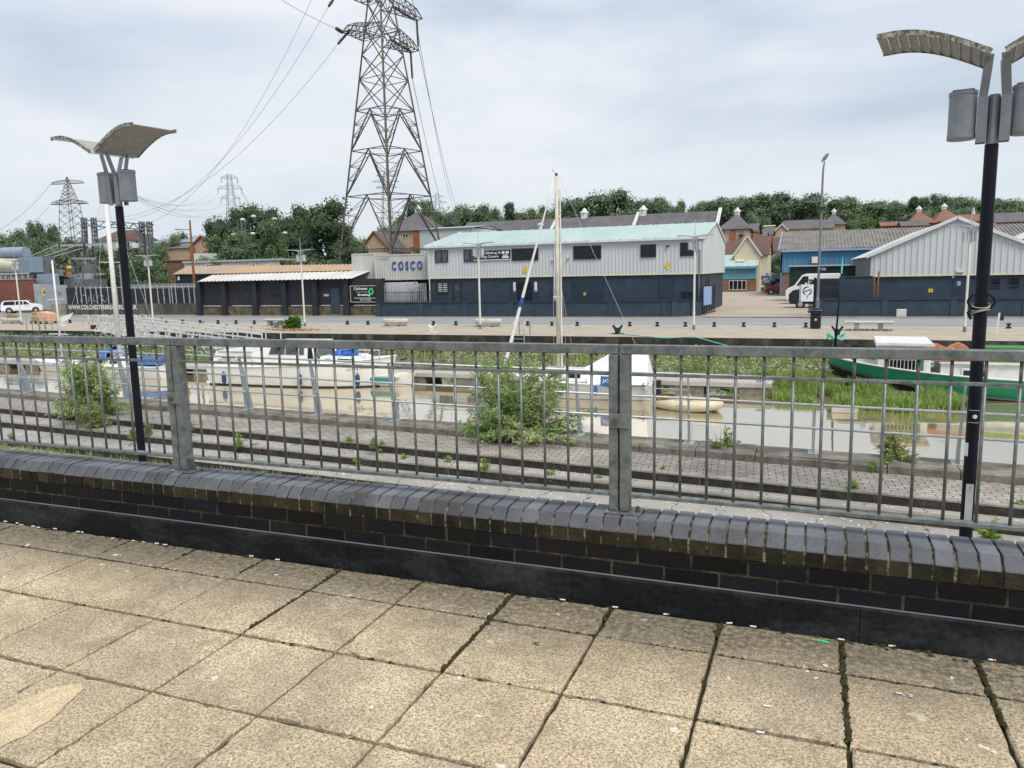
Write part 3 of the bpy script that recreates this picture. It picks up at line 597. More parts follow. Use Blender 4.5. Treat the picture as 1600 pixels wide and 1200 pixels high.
# ---------------------------------------------------------------- river
def watermat():
    m=bpy.data.materials.new('river_water'); m.use_nodes=True; t=m.node_tree; P=t.nodes['Principled BSDF']; Nn=t.nodes.new; Ln=t.links.new
    tcn=Nn('ShaderNodeTexCoord'); mpn=Nn('ShaderNodeMapping'); mpn.inputs['Scale'].default_value=(.35,1,1); Ln(tcn.outputs['Object'],mpn.inputs[0])
    n=Nn('ShaderNodeTexNoise'); n.inputs['Scale'].default_value=.35; n.inputs['Detail'].default_value=4; Ln(mpn.outputs[0],n.inputs[0])
    mi=Nn('ShaderNodeMixRGB'); mi.inputs[1].default_value=(.33,.26,.145,1); mi.inputs[2].default_value=(.26,.205,.115,1); Ln(n.outputs[0],mi.inputs[0])
    P.inputs['Roughness'].default_value=.035; P.inputs['IOR'].default_value=1.9; P.inputs['Specular IOR Level'].default_value=.75; Ln(mi.outputs[0],P.inputs['Base Color'])
    gl=Nn('ShaderNodeBsdfGlossy'); gl.inputs['Roughness'].default_value=.02; gl.inputs['Color'].default_value=(1,.975,.90,1); msx=Nn('ShaderNodeMixShader'); lw=Nn('ShaderNodeLayerWeight'); lw.inputs['Blend'].default_value=.5; rw=Nn('ShaderNodeMapRange'); rw.inputs[1].default_value=.3; rw.inputs[2].default_value=.95; rw.inputs[3].default_value=.15; rw.inputs[4].default_value=.58; Ln(lw.outputs['Facing'],rw.inputs[0]); Ln(rw.outputs[0],msx.inputs[0]); Ln(P.outputs[0],msx.inputs[1]); Ln(gl.outputs[0],msx.inputs[2]); Ln(msx.outputs[0],t.nodes['Material Output'].inputs[0])
    n2=Nn('ShaderNodeTexNoise'); n2.inputs['Scale'].default_value=2.2; n2.inputs['Detail'].default_value=3; Ln(mpn.outputs[0],n2.inputs[0])
    bp=Nn('ShaderNodeBump'); bp.inputs['Strength'].default_value=.07; bp.inputs['Distance'].default_value=.05; Ln(n2.outputs[0],bp.inputs['Height']); Ln(bp.outputs[0],P.inputs['Normal']); Ln(bp.outputs[0],gl.inputs['Normal']); P.inputs['Specular IOR Level'].default_value=.3; P.inputs['IOR'].default_value=1.45; return m
M['river_water']=watermat()
WZ=-5.1
struct('river',MB().add([(-900,8,WZ),(300,8,WZ),(300,60,WZ),(-900,60,WZ)],[(0,1,2,3)]),'river_water')
QE,KL,RF=43.3,52.0,62.6
# mud bank: a rough slope from the foot of the quay wall down into the water
bk=MB(); nx,ny=220,12
def bankz(t,n):
    f=(n-33)/(QE-33); edge=33.2+1.2*math.sin(t*.21)+.7*math.sin(t*.53+1)
    if t>-1: edge=29.3+.5*math.sin(t*.9)+max(0,(t-3.2))*1.1
    z=WZ-.25+(n-edge)*.13+.12*noise.noise(Vector((t*.6,n*.6,0)))
    return min(z,(-4.92 if t<-1 else -4.85)+.08*noise.noise(Vector((t*.3,n,2))))
BT=[-120+i*(135/nx) for i in range(nx+1)]
for i in range(nx+1):
    for j in range(ny+1): n_=27.5+(QE+.3-27.5)*j/ny; bk.v.append((BT[i],n_,bankz(BT[i],n_)))
bk.f=[(i*(ny+1)+j,(i+1)*(ny+1)+j,(i+1)*(ny+1)+j+1,i*(ny+1)+j+1) for i in range(nx) for j in range(ny)]
struct('mud_bank',bk,'mud',smooth=True)
# far quay: wall face, coping, setts, kerb, road
qw=MB(); t=-140
while t<60:
    t1=t+rnd.uniform(2.2,3.4); o_=rnd.uniform(0,.07); qw.box(t+.02,t1-.02,QE+.05+o_,QE+1,-6.2,-4.22); t=t1
struct('far_quay_wall',qw,'quay_wall')
t=-140; qc=MB(); 
while t<60: t1=t+rnd.uniform(3,6); qc.box(t+.01,t1-.01,QE-.12+rnd.uniform(-.05,.05),QE+.9,-4.18,-3.815+rnd.uniform(-.01,.004)); t=t1
struct('far_quay_coping',qc,'quay_wall')
t=-62
while t<14:
    o=MB().box(t,t+.28,QE-.22,QE+.0,-6.2,-3.98+rnd.uniform(-.3,0)).build('fender_pile','timber_dark',label='dark upright timber pile bolted to the face of the far quay wall',cat='pile',group='timber fender piles along the far quay'); t+=rnd.uniform(1.9,3.2)
struct('far_quay_setts',MB().add([(-140,QE-.05,-3.80),(60,QE-.05,-3.80),(60,KL,-3.80),(-140,KL,-3.80)],[(0,1,2,3)]),'far_setts')
struct('far_kerb',MB().box(-140,60,KL,KL+.22,-4,-3.79),'concrete_pale')
struct('road',MB().add([(-140,KL+.22,-3.86),(60,KL+.22,-3.86),(60,RF+9,-3.86),(-140,RF+9,-3.86)],[(0,1,2,3)]),'asphalt')
struct('road_line',MB().box(-9,-4.4,61.9,62.02,-3.859,-3.856).box(7,21,62.1,62.2,-3.859,-3.856),'concrete_pale')
struct('far_pavement',MB().box(-140,60,RF-.55,RF+3,-4,-3.80),'concrete')
struct('yard',MB().add([(-7.9,RF-.6,-3.79),(0.2,RF-.6,-3.79),(4,66,-3.79),(4,190,-3.79),(-30,190,-3.79),(-8.3,66,-3.79)],[(0,1,2,3,4,5)]),'yard')
# land: one sheet to the horizon
ld=MB(); xs=[-3500,-1500,-700]+[-400+25*i for i in range(33)]+[700,1500,3500]; ys=[71.6,80,95,110,130,150,170,190,215,240,270,300,340,400,500,700,1100,2000,5000]
def landz(t,n):
    if n<110: return -3.88
    s=min(1,max(0,(n-125)/190)); s=s*s*(3-2*s); side=1/(1+math.exp(-(t+130)/50)); return -3.9+s*(3+8*side)+(1.5*noise.noise(Vector((t*.01,n*.01,0))) if n>200 else 0)
for y in ys:
    for x in xs: ld.v.append((x,y,landz(x,y)))
k=len(xs); ld.f=[(j*k+i,j*k+i+1,(j+1)*k+i+1,(j+1)*k+i) for j in range(len(ys)-1) for i in range(k-1)]
struct('land',ld,'hill',smooth=True)
struct('quay_ground',MB().box(-3500,-140,QE,71.7,-8,-3.9).box(60,3500,QE,71.7,-8,-3.9).box(-140,60,QE+1.1,71.7,-8,-3.93),'hill')
struct('near_ground',MB().box(-3500,T0,-900,12,-8,-3.5).box(T1,3500,-900,11,-8,-3.5).box(T0,T1,-900,-6,-8,-3.5).box(T0,-9,-6,3.2,-8,-3.5).box(8,T1,-6,3.2,-8,-3.5),'concrete')
# ---------------------------------------------------------------- vegetation helpers
def blades(mb_,x,y,z,n,h,spread,w=.02,r_=None,lean=.5):
    q=r_ or rnd
    for _ in range(n):
        a=q.uniform(0,2*PI); d=spread*math.sqrt(q.random()); bx,by=x+d*math.cos(a),y+d*math.sin(a); hh=h*q.uniform(.5,1.15); b=q.uniform(0,2*PI); le=lean*hh*q.uniform(.1,1)
        lx,ly=math.cos(b)*le,math.sin(b)*le; c=q.uniform(0,PI); wx,wy=math.cos(c)*w*q.uniform(.6,1.3),math.sin(c)*w*q.uniform(.6,1.3)
        mb_.add([(bx-wx,by-wy,z),(bx+wx,by+wy,z),(bx+wx*.7+lx*.4,by+wy*.7+ly*.4,z+hh*.6),(bx-wx*.7+lx*.4,by-wy*.7+ly*.4,z+hh*.6),(bx+lx,by+ly,z+hh)],[(0,1,2,3),(3,2,4)])
def leafy(mb_,p,d,ln,w,q):
    """one pointed leaf from p along d"""
    d=Vector(d).normalized(); u=Vector((q.uniform(-1,1),q.uniform(-1,1),q.uniform(-1,1))).cross(d).normalized()*w; m_=p+d*ln*.45+Vector((0,0,-.04*ln)); e_=p+d*ln+Vector((0,0,-.25*ln))
    mb_.add([p,m_-u,e_,m_+u],[(0,1,2,3)])
def bush(seed,R_,Hh,nst,leaf,w,stem_n=16,upright=.6,base=None):
    """stems arching from the root, leaf pairs along each: returns (leaves, stems)"""
    q=random.Random(seed); lv=MB(); st=MB()
    lob=[(q.uniform(0,2*PI),q.uniform(.65,1.15),q.uniform(.6,1.1)) for _ in range(7)]
    for _ in range(nst):
        lb=q.choice(lob); a=lb[0]+q.gauss(0,.45); low=q.random()<.42; out=R_*q.uniform(.15,1)**.7*lb[1]*(1.05 if low else .72); h_=Hh*q.uniform(.45,1)*lb[2]*((.15+.3*q.random()) if low else (1-.25*(out/R_)**2)); b0=Vector((q.uniform(-.12,.12)*R_,q.uniform(-.12,.12)*R_,0)); pts=[]
        for k in range(9):
            f=k/8; pts.append(b0+Vector((math.cos(a)*out*f**1.25,math.sin(a)*out*f**1.25,h_*(f**.8)-(.18*h_*f**4)*(1-upright)))+Vector((q.uniform(-.02,.02),q.uniform(-.02,.02),0)))
        st.tube([pts[0],pts[4],pts[8]],[.008*Hh,.005*Hh,.002],4,False)
        ln_=q.uniform(.7,1.35)
        for k in range(stem_n):
            if q.random()<.18: continue
            f=.22+.78*(k/stem_n)**.8; i=min(7,int(f*8)); p=pts[i].lerp(pts[i+1],f*8-i); dr=(pts[i+1]-pts[i]).normalized()
            for s_ in range(3 if f<.9 else 4):
                v=Vector((q.gauss(0,1),q.gauss(0,1),q.gauss(.15,.6))).normalized()*.9+dr*.7; leafy(lv,p+Vector((q.gauss(0,.03),q.gauss(0,.03),q.gauss(0,.03)))*Hh*.6,v,leaf*ln_*q.uniform(.5,1.2),w*q.uniform(.7,1.2),q)
    return lv,st
def place_bush(name,label,cat,loc,seed,R_,Hh,nst,leaf,w,mat,sn=16,sx=1,sy=1,group=None,upright=.6):
    r=thing(name,label,cat,loc,0,group); lv,st=bush(seed,R_,Hh,nst,leaf,w,sn,upright)
    a=lv.build('leaves',mat,r,local=True); b=st.build('stems','bark',r,local=True); a.scale=b.scale=(sx,sy,1); return r
# buddleia growing out of the kerb, and the second one at the left
c=G(800,693,-3.0); place_bush('buddleia','large buddleia bush with long pale leaves sprawling over the near kerb','bush',(c.x+.02,c.y+.2,-3.0),11,1.15,1.66,210,.125,.014,'leaf_bush',34,sx=1.0,sy=.72)
c=G(126,652,-3.0); place_bush('buddleia','smaller leafy buddleia on the kerb at the left beside the black lamp pole','bush',(c.x+.15,c.y+.1,-3.0),12,.95,1.65,140,.13,.017,'leaf_bush',28,sy=.8)
c=G(124,672,-3.13); place_bush('low_bush','low yellow-green bush on the step below the left buddleia','bush',(c.x,c.y+.25,-3.13),13,.62,.66,70,.10,.012,'leaf_weed',16,sy=.6)
# weeds in the joints
wd=[(100,655,.22),(232,680,.3),(208,685,.25),(300,672,.22),(372,698,.25),(398,706,.2),(548,700,.28),(582,700,.2),(600,706,.25),(560,735,.0),(630,728,.25),(700,735,.25),(756,735,.2),(858,755,.25),(934,760,.22),(1033,745,.2),(1133,707,.42),(1120,712,.3),(1332,778,.3),(1400,728,.55),(1385,735,.3),(1418,735,.3),(1365,738,.22),(1580,820,.35),(1545,845,.3),(20,690,.2),(560,728,.2)]
protos=[]
for i,(x,y,h_) in enumerate(wd):
    if h_==0: continue
    z=-3.0 if y<694+ (x-486)*.085 else (-3.13 if y<712+(x-486)*.09 else -3.27); c=G(x,y,z)
    if len(protos)<4:
        r=thing('weed','','weed',(c.x,c.y,z),0); lv,st=bush(40+len(protos),.5,1.0,12,.28,.035,9,.8); q=MB(); blades(q,0,0,0,16,.9,.25,.018,random.Random(i)); lv.add(q.v,q.f); lv.build('leaves','leaf_weed' if len(protos)%2 else 'leaf_reed',r,local=True); st.build('stems','leaf_weed',r,local=True); r.scale=(h_,)*3; protos.append(r)
    else: r=dup(protos[i%4],(c.x,c.y,z),rnd.uniform(0,6),scale=(h_*1.1,h_*1.1,h_))
    r['label']='small green weed sprouting from a joint of the near steps'; r['group']='small weeds in the step joints'
fw=MB(); c=G(1402,727,-2.95)
for k in range(46): fw.lathe([(.001,-.006),(.012,0),(.001,.008)],(c.x+rnd.gauss(0,.13),c.y+rnd.gauss(0,.06),-2.95+rnd.uniform(.22,.52)),6)
fw.build('ragwort_flowers','yellow',kind='stuff',label='tiny yellow ragwort flowers above the kerb weeds',cat='flowers')
gs=MB()
for k in range(2600):
    x=rnd.uniform(-17,2.4); 
    y=rnd.uniform(R3(x)-.75,R3(x)-.02); 
    if noise.noise(Vector((x*.9,y*.9,4)))<.02 and x>-9: continue
    blades(gs,x,y,-3.40,2,.14,.05,.006)
for k in range(500):
    x=rnd.choice([-8.6,-7.6,-6.9,-6.2,-5.3,-2,1.8,2.3])+rnd.gauss(0,.22); blades(gs,x,R3(x)-rnd.uniform(.0,.7),-3.40,2,.22,.04,.007)
gs.build('grass_verge','leaf_weed',kind='stuff',label='yellowing grass tufts along the foot of the steps',cat='grass')
# reeds on the mud bank
rd=MB(); q=random.Random(5); cnt=0
while cnt<15500:
    if q.random()<.45: t=q.uniform(-1.4,5.2); n_=q.uniform(29.3,34.5)
    else: t=q.uniform(-70,8); n_=q.uniform(34.5,42.9)
    if t>-1 and n_<28.9+.6*math.sin(t*.9)+max(0,(t-3.0))*1.2: continue
    d=noise.noise(Vector((t*.22,n_*.25,1)))+.35*noise.noise(Vector((t*1.1,n_*1.1,3)))
    dens=-.05 if t>-16 else .12
    if t>-1.4 and n_<35: dens=-.12+.5*max(0,(30.0-n_))+.10*math.sin(t*2.3)
    if n_>=34.8 and q.random()<.55: cnt+=.3; continue
    if d<dens: cnt+=.15; continue
    if 3.35<t<3.9 and n_<31: cnt+=.1; continue
    z=max(bankz(t,n_),WZ-.02); blades(rd,t,n_,z,4,(.34+.3*max(0,d)+.1*math.sin(t*3.1+n_)) if n_<35 else .48,.24,.022,q,.7); cnt+=1
rd.build('reeds','leaf_reed',kind='stuff',label='bright green reeds growing on the mud bank below the far quay',cat='reeds')
sa=MB(); q=random.Random(15); cnt=0
while cnt<3600:
    t=q.uniform(-60,9); n_=q.uniform(34.2,42.8); d=noise.noise(Vector((t*.3+7,n_*.3,1)))+.4*noise.noise(Vector((t*1.3,n_*1.3,3)))
    if d<(-.12 if t>-16 else .05): cnt+=.15; continue
    z=bankz(t,n_); hh=.25+.35*q.random()*(1+d)
    for k in range(9): p=Vector((t+q.gauss(0,.14),n_+q.gauss(0,.14),z+hh*q.random()**.6)); leafy(sa,p,(q.gauss(0,1),q.gauss(0,1),q.uniform(.1,1.2)),q.uniform(.10,.22),q.uniform(.02,.045),q)
    cnt+=1
sa.build('sea_aster','leaf_aster',kind='stuff',label='paler grey-green shrubby growth mixed among the reeds on the upper mud bank',cat='undergrowth')
dbm=MB()
for k in range(260):
    t=q.uniform(-60,6); n_=q.uniform(33.4,42); z=bankz(t,n_)+.03; a=q.uniform(0,PI); L2=q.uniform(.1,.7); dbm.bar((t,n_,z),(t+L2*math.cos(a),n_+L2*math.sin(a),z+q.uniform(0,.12)),q.uniform(.02,.07))
dbm.build('driftwood','timber_dark',kind='stuff',label='scattered dark driftwood and debris on the mud',cat='debris')
# ivy and dark growth under the quay at the left
iv=MB()
for k in range(5200):
    t=q.uniform(-70,-46); z=q.uniform(-5.3,-4.0); p=Vector((t,QE-.2-q.random()*.8,z)); leafy(iv,p,(q.uniform(-1,1),-1,q.uniform(-.6,.6)),.22,.08,q)
iv.build('ivy','leaf_mid',kind='stuff',label='dark ivy hanging on the quay wall at the far left',cat='ivy')
# ---------------------------------------------------------------- pontoon
pt=thing('pontoon','long timber-decked floating pontoon on concrete floats behind the moored boats','pontoon',(-14,32.4,WZ))
dk=MB(); t=-47
while t<-1.4: dk.box(t,min(t+.145,-1.4),31.75,33.6,-4.62,-4.585+rnd.uniform(-.004,.004)); t+=.155
dk.build('deck','timber_pale',pt)
MB().box(-47,-1.4,31.68,31.745,-4.76,-4.60).box(-47,-1.4,33.605,33.67,-4.76,-4.60).build('side_beam','timber_pale',pt)
MB().box(-47,-1.45,31.8,33.5,-4.72,-4.625).build('under_frame','timber_dark',pt)
t=-46
while t<-2.4: MB().box(t,t+1.15,31.72,33.5,-5.25,-4.765).build('float','concrete_kerb',pt,bevel=.03); t+=2.55
for t in (-20.5,-13.2,-6.4,-1.9): MB().bar((t-.12,31.9,-4.50),(t+.12,31.9,-4.50),.04).bar((t-.05,31.9,-4.58),(t-.05,31.9,-4.5),.03).bar((t+.05,31.9,-4.58),(t+.05,31.9,-4.5),.03).build('cleat','steel_grey',pt)
ff=G(1108,592,-4.6)
rp_=MB()
for k in range(4): rp_.tube([(ff.x-2.6+.08*k+.1*math.sin(a*1.7+k),32.2+.1*math.cos(a*2.1),-4.55+.11*math.sin(a)) for a in [i*.5 for i in range(13)]],.018,5)
rp_.build('rope_heap','rope_pale',smooth=True,label='tangled pale rope lying on the pontoon edge right of the covered boat',cat='rope')
# ---------------------------------------------------------------- gangway (aluminium truss bridge down to the pontoon)
gw=thing('gangway','pale aluminium footbridge sloping down from the far quay to the pontoon','gangway',(-40,41,-4))
ta_=A(166,492.5,42.8); tb_=A(424,521,36.2); GA=ta_-Vector((0,0,1.14)); GB=tb_-Vector((0,0,1.14))
def gp(f,side,h_): 
    a=GA; b=GB; d=(b-a).normalized(); s=Vector((d.y,-d.x,0)); return a.lerp(b,f)+s*side*.62+Vector((0,0,h_))
for s in (-1,1):
    b=MB(); 
    for h_ in (-.42,0,.62,1.14): b.bar(gp(0,s,h_),gp(1,s,h_),.085)
    b.build('chord','gw_white',gw)
    for k in range(15):
        f=k/14; b=MB().bar(gp(f,s,0),gp(f,s,1.12),.055).bar(gp(f,s,0),gp(f,s*1.55,-.02),.05).bar(gp(f,s*1.55,-.02),gp(f,s,.6),.04)
        b.build('stanchion','gw_white',gw)
        if k<14: MB().bar(gp(f,s,.02),gp(f+1/14,s,.60),.04).bar(gp(f,s,-.42),gp(f+1/28,s,0),.05).bar(gp(f+1/28,s,0),gp(f+1/14,s,-.42),.05).build('brace','gw_white',gw)
b=MB()
for k in range(60): f=k/60; b.bar(gp(f,-1,-.03),gp(f,1,-.03),.16,.03)
b.build('tread','alu',gw)
for k in range(7): MB().bar(gp(.08+.13*k,-1,1.14),gp(.08+.13*k,-1,1.30),.035).bar(gp(.08+.13*k,-1.15,1.30),gp(.08+.13*k,-.8,1.30),.03).build('cable_bracket','steel_dark',gw)
lb=MB(); c=G(398,548,-4.5); c=Vector((-33.6,34.0,-3.7))
ring=[(c.x+.33*math.cos(2*PI*k/24),c.y,c.z+.33*math.sin(2*PI*k/24)) for k in range(25)]; lb.tube(ring,.07,8,False)
lr=thing('life_ring','faded orange and white life ring on its post at the foot of the gangway','life ring',(c.x,c.y,-4.6)); lb.build('ring','orange',lr,smooth=True); MB().box(c.x-.03,c.x+.03,c.y+.08,c.y+.14,-4.6,-3.5).build('post','white_paint',lr); MB().box(c.x-.1,c.x+.1,c.y+.02,c.y+.07,-3.82,-3.6).build('backboard','red_thing',lr)
# ---------------------------------------------------------------- boats
def loft(L_,B,zb,sheer,keel=.35,tr=.75,n=22,pw=1.7,rake=.5,flare=.82):
    """hull: bow at +x. returns hull shell, deck, gunwale points"""
    hb=MB(); secs=[]
    for i in range(n+1):
        s=i/n; bw=B/2*(tr+(1-tr)*math.sin(min(1,s/.55)*PI/2))*(1 if s<.5 else max(.012,1-((s-.5)/.5)**2.4)); zt=zb+sheer*s**pw; x=-L_/2+L_*s
        rk=rake*max(0,(s-.8)/.2)**2*0
        kz=-keel*(1-max(0,(s-.72)/.28)**2)
        xo=lambda z: (rake*(z-kz)/(zt-kz)-rake)*max(0,(s-.55)/.45)**1.5
        pts=[(0,kz),(bw*.55*flare,kz+.30*(0-kz)),(bw*flare,.02),(bw*(flare+1)/2*1.02,zt*.5),(bw,zt)]
        ring=[(x+xo(z),y,z) for y,z in pts]+[(x+xo(z),-y,z) for y,z in pts[-1:0:-1]]
        secs.append(ring)
    m_=len(secs[0]); vs=[p for r in secs for p in r]; fs=[]
    for i in range(n):
        for k in range(m_):
            if k==4: continue
            k2=(k+1)%m_; fs.append((i*m_+k,(i+1)*m_+k,(i+1)*m_+k2,i*m_+k2))
    fs.append(tuple(range(m_))[::-1]); fs.append(tuple(n*m_+k for k in range(m_)))
    hb.add(vs,fs)
    dk_=MB(); dv=[]
    for r in secs: dv+=[(r[4][0],r[4][1]*.985,r[4][2]-.01),(r[4][0],0,r[4][2]+.03),(r[5][0],r[5][1]*.985,r[5][2]-.01)]
    dk_.add(dv,[f for i in range(n) for f in ((3*i,3*i+3,3*i+4,3*i+1),(3*i+1,3*i+4,3*i+5,3*i+2))])
    return hb,dk_,[Vector(r[4]) for r in secs],[Vector(r[5]) for r in secs]
def cabin(x0,x1,hw,z0,z1,inx0,inx1,iny):
    return MB().add([(x0,-hw,z0),(x1,-hw,z0),(x1,hw,z0),(x0,hw,z0),(x0+inx0,-hw+iny,z1),(x1-inx1,-hw+iny,z1),(x1-inx1,hw-iny,z1),(x0+inx0,hw-iny,z1)],[(4,5,6,7),(0,1,5,4),(1,2,6,5),(2,3,7,6),(3,0,4,7)])
def pane(y,z0,z1,x0,x1,tilt=0,sl=0,fr=.03,yo=0):
    """side window lying just proud of a cabin side at y"""
    return [(x0,y,z0),(x1,y,z0),(x1-sl,y+tilt,z1),(x0+sl,y+tilt,z1)]
# --- white motor cruiser
cr_=thing('motor_cruiser','white cabin cruiser with blue fenders and blue tarpaulin, stained waterline','motor boat',(-22.6,30.55,WZ),R(4.5))
hb,dkk,gl,gr_=loft(9.6,2.7,.92,.50,keel=.45,tr=.80,rake=.45,pw=2.2,flare=.90)
hull=hb.build('hull','hull_stain',cr_,local=True,smooth=False)
bt=MB(); bt.tube([Vector((g_.x*.985,g_.y*.925,.035)) for g_ in gr_[:-1]],.035,6); bt.build('boot_line','antifoul',cr_,local=True,smooth=True); bt=MB(); bt.tube([Vector((g_.x*.985,g_.y*.925,.035)) for g_ in gl[:-1]],.035,6); bt.build('boot_line','antifoul',cr_,local=True,smooth=True); dkk.build('deck','gel_white',cr_,local=True)
MB().add([],[]); rub=MB(); rub.tube([p+Vector((0,-.01 if p.y<0 else .01,-.02)) for p in gr_],.035,6); rub.tube([p+Vector((0,.01,-.02)) for p in gl],.035,6); rub.build('rubbing_strake','gel_white',cr_,local=True,smooth=True)
MB().prism([(-4.85,.02),(-4.4,.02),(-4.4,.14),(-4.95,.16)],-1.0,1.0,'y').build('bathing_platform','gel_white',cr_,local=True)
cabin(-4.5,-1.6,1.12,.88,1.62,.25,.1,.14).build('aft_cabin','gel_white',cr_,local=True)
MB().box(-4.1,-2.2,-1.06,1.06,1.625,1.66).build('aft_roof','gel_white',cr_,local=True,bevel=.02)
cb=cabin(-1.9,1.35,1.14,.95,2.02,.45,.42,.20).build('wheelhouse','gel_white',cr_,local=True)
MB().box(-1.5,1.0,-1.0,1.0,2.025,2.075).build('wheelhouse_roof','gel_white',cr_,local=True,bevel=.02)
def side(bx,zlo,zhi,hw,iny,z0,z1,mat,x0,x1,s0=0,s1=0,nm='window',par=None,pr=.012):
    q0=hw-iny*(zlo-z0)/(z1-z0)+pr; q1=hw-iny*(zhi-z0)/(z1-z0)+pr
    m_=MB().add([(x0,q0,zlo),(x1,q0,zlo),(x1-s1,q1,zhi),(x0+s0,q1,zhi)],[(3,2,1,0)]).build(nm,mat,par or bx,local=True); return MB().add([(x0,-q0,zlo),(x1,-q0,zlo),(x1-s1,-q1,zhi),(x0+s0,-q1,zhi)],[(0,1,2,3)]).build(nm,mat,par or bx,local=True)
wf_=side(cr_,1.46,1.88,1.14,.20,.95,2.02,'trim_white',-1.32,.62,.12,0,'window_frame',pr=.008)
for a,b,s0,s1 in ((-1.27,-.42,.11,0),(-.38,.30,0,0),(.34,.60,0,.0)): side(cr_,1.50,1.85,1.14,.20,.95,2.02,'glass_mid',a,b,s0,s1,'pane',wf_,.014)
side(cr_,1.30,1.88,1.14,.20,.95,2.02,'glass_dark',.80,1.12,0,.14,'side_window')
for a in (-3.9,-3.0): side(cr_,1.30,1.42,1.12,.14,.88,1.62,'frame_dark',a,a+.75,0,0,'slot_window')
ws=MB().add([(1.36,-.95,1.0),(1.36,.95,1.0),(.93,.80,2.0),(.93,-.80,2.0)],[(0,1,2,3)]); ws.build('windscreen','glass_mid',cr_,local=True)
fd=cabin(1.2,3.45,.88,1.1,1.42,.1,.5,.14).build('fore_cabin','gel_white',cr_,local=True)
for a in (1.55,2.2,2.75): side(cr_,1.20,1.31,.88,.14,1.1,1.42,'glass_dark' if a==2.2 else 'glass_mid',a,a+(.55 if a==2.2 else .28),0,0,'porthole')
tp=MB()
for (cx,cy,cz,rx,rz) in ((2.0,0,1.44,.55,.22),(2.5,-.2,1.42,.50,.26),(2.25,.1,1.62,.40,.26)):
    n_=12
    for i in range(5):
        for k in range(n_):
            th=PI/2*i/4; a=2*PI*k/n_; w_=1+.16*math.sin(3*a+cx*9+i)+.1*rnd.uniform(-1,1); tp.v.append((cx+rx*math.cos(th)*math.cos(a)*w_,cy+rx*.9*math.cos(th)*math.sin(a)*w_,cz+rz*math.sin(th)*w_-.02))
    b0=len(tp.v)-5*n_
    tp.f+=[(b0+i*n_+k,b0+i*n_+(k+1)%n_,b0+(i+1)*n_+(k+1)%n_,b0+(i+1)*n_+k) for i in range(4) for k in range(n_)]
tpo=tp.build('tarpaulin','blue_tarp',local=True,label='crumpled bright blue tarpaulin heaped on the cruiser foredeck',cat='tarpaulin'); tpo.location=cr_.location; tpo.rotation_euler=cr_.rotation_euler
crt=thing('plastic_crate','blue plastic tub sitting on top of the tarpaulin on the foredeck','tub',cr_.location,R(4.5)); MB().prism([(-.26,0),(.26,0),(.32,.22),(-.32,.22)],-.22,.22,'y').build('tub','blue_tarp',crt,local=True).location=(2.35,0,1.74); MB().box(-.34,.34,-.25,.25,.21,.235).build('rim','blue_pale',crt,local=True).location=(2.35,0,1.745)
bd_=thing('white_panel','white rectangular panel clipped to the bow rail of the cruiser','panel',cr_.location,R(4.5)); MB().box(3.05,4.15,-.35,-.33,1.66,1.98).build('panel','white_paint',bd_,local=True); MB().box(3.55,3.68,-.356,-.351,1.80,1.815).build('mark','grey_letter',bd_,local=True)
pul=MB()
for s in (-1,1):
    top=[Vector((x,s*.9*max(.12,1-((x-2.2)/2.9)**2),1.72+.06*(x-2))) for x in (2.4,3.0,3.6,4.2,4.7)]; pul.tube(top,.014,6)
    for p in top: pul.tube([p,(p.x-.05,p.y,1.22)],.012,6)
pul.build('bow_rail','alu',cr_,local=True,smooth=True)
MB().tube([(4.1,0,1.66),(5.3,0,1.92),(5.35,0,1.6)],.014,6).build('bow_spar','steel_pale',cr_,local=True)
for x in (-3.55,.55,3.35):
    zt=.98 if x<3 else 1.12; q=MB().lathe([(.01,-.50),(.09,-.44),(.105,-.36),(.105,-.08),(.09,0),(.03,.05),(.03,.11)],(x,-1.45 if x<3 else -1.12,.62 if x<3 else .62),12); f_=q.build('fender','fender',cr_,local=True,smooth=True); MB().tube([(x,-1.44 if x<3 else -1.12,.72),(x,-1.33 if x<3 else -1.0,zt)],.008,5).build('lanyard','rope_pale',f_,local=True)
txt('ULTRA VIOLET',1.28,.105,'frame_dark',cr_,(2.85,-1.215,.80),ux=(.975,.20,.10),uz=(0,-.12,1),name='name_lettering',bold=.01)
marks(1.2,.10,'steel_grey',cr_,(-4.1,-1.085,1.18),uz=(0,.19,1),n=11,seed=4)
ant=MB().tube([(-2.6,-.2,1.6),(-2.6,-.2,2.0)],.02,6).tube([(1.2,-.7,1.3),(1.0,-.7,2.15)],.012,5); ant.build('handrail','alu',cr_,local=True)
lad=MB().tube([(-2.5,-1.2,.95),(-2.35,-1.2,1.5),(-2.1,-1.2,1.5),(-2.1,-1.2,.95)],.018,6); lad.build('grab_rail','alu',cr_,local=True,smooth=True)
# --- sailing yacht at the left (bow to the left)
def yacht(name,label,loc,rz,L_,B,mx,mh,fore=None):
    r=thing(name,label,'sailing boat',loc,rz); hb,dk2,gl,g2=loft(L_,B,.62,.28,keel=.3,tr=.62,rake=.75,pw=2,flare=.78)
    hb.build('hull','gel_white',r,local=True); dk2.build('deck','gel_white',r,local=True)
    s_=MB(); s_.tube([p+Vector((0,-.004,-.03)) for p in g2],.02,6); s_.tube([p+Vector((0,.004,-.03)) for p in gl],.02,6); s_.build('toe_rail','steel_pale',r,local=True)
    return r,gl,g2
y1,gl,g2=yacht('sailing_yacht','small white sailing yacht with blue sprayhood at the left end of the pontoon',(-35.25,30.6,WZ),R(181.5),7.9,2.3,0,8)
cabin(-1.7,2.2,.78,.62,1.05,.1,.9,.16).build('coachroof','gel_white',y1,local=True)
for a in (-1.2,-.2,.8): side(y1,.76,.90,.78,.16,.62,1.05,'glass_dark',a,a+.5,0,0,'cabin_window')
mast_base=Vector((-1.45,0,.9))
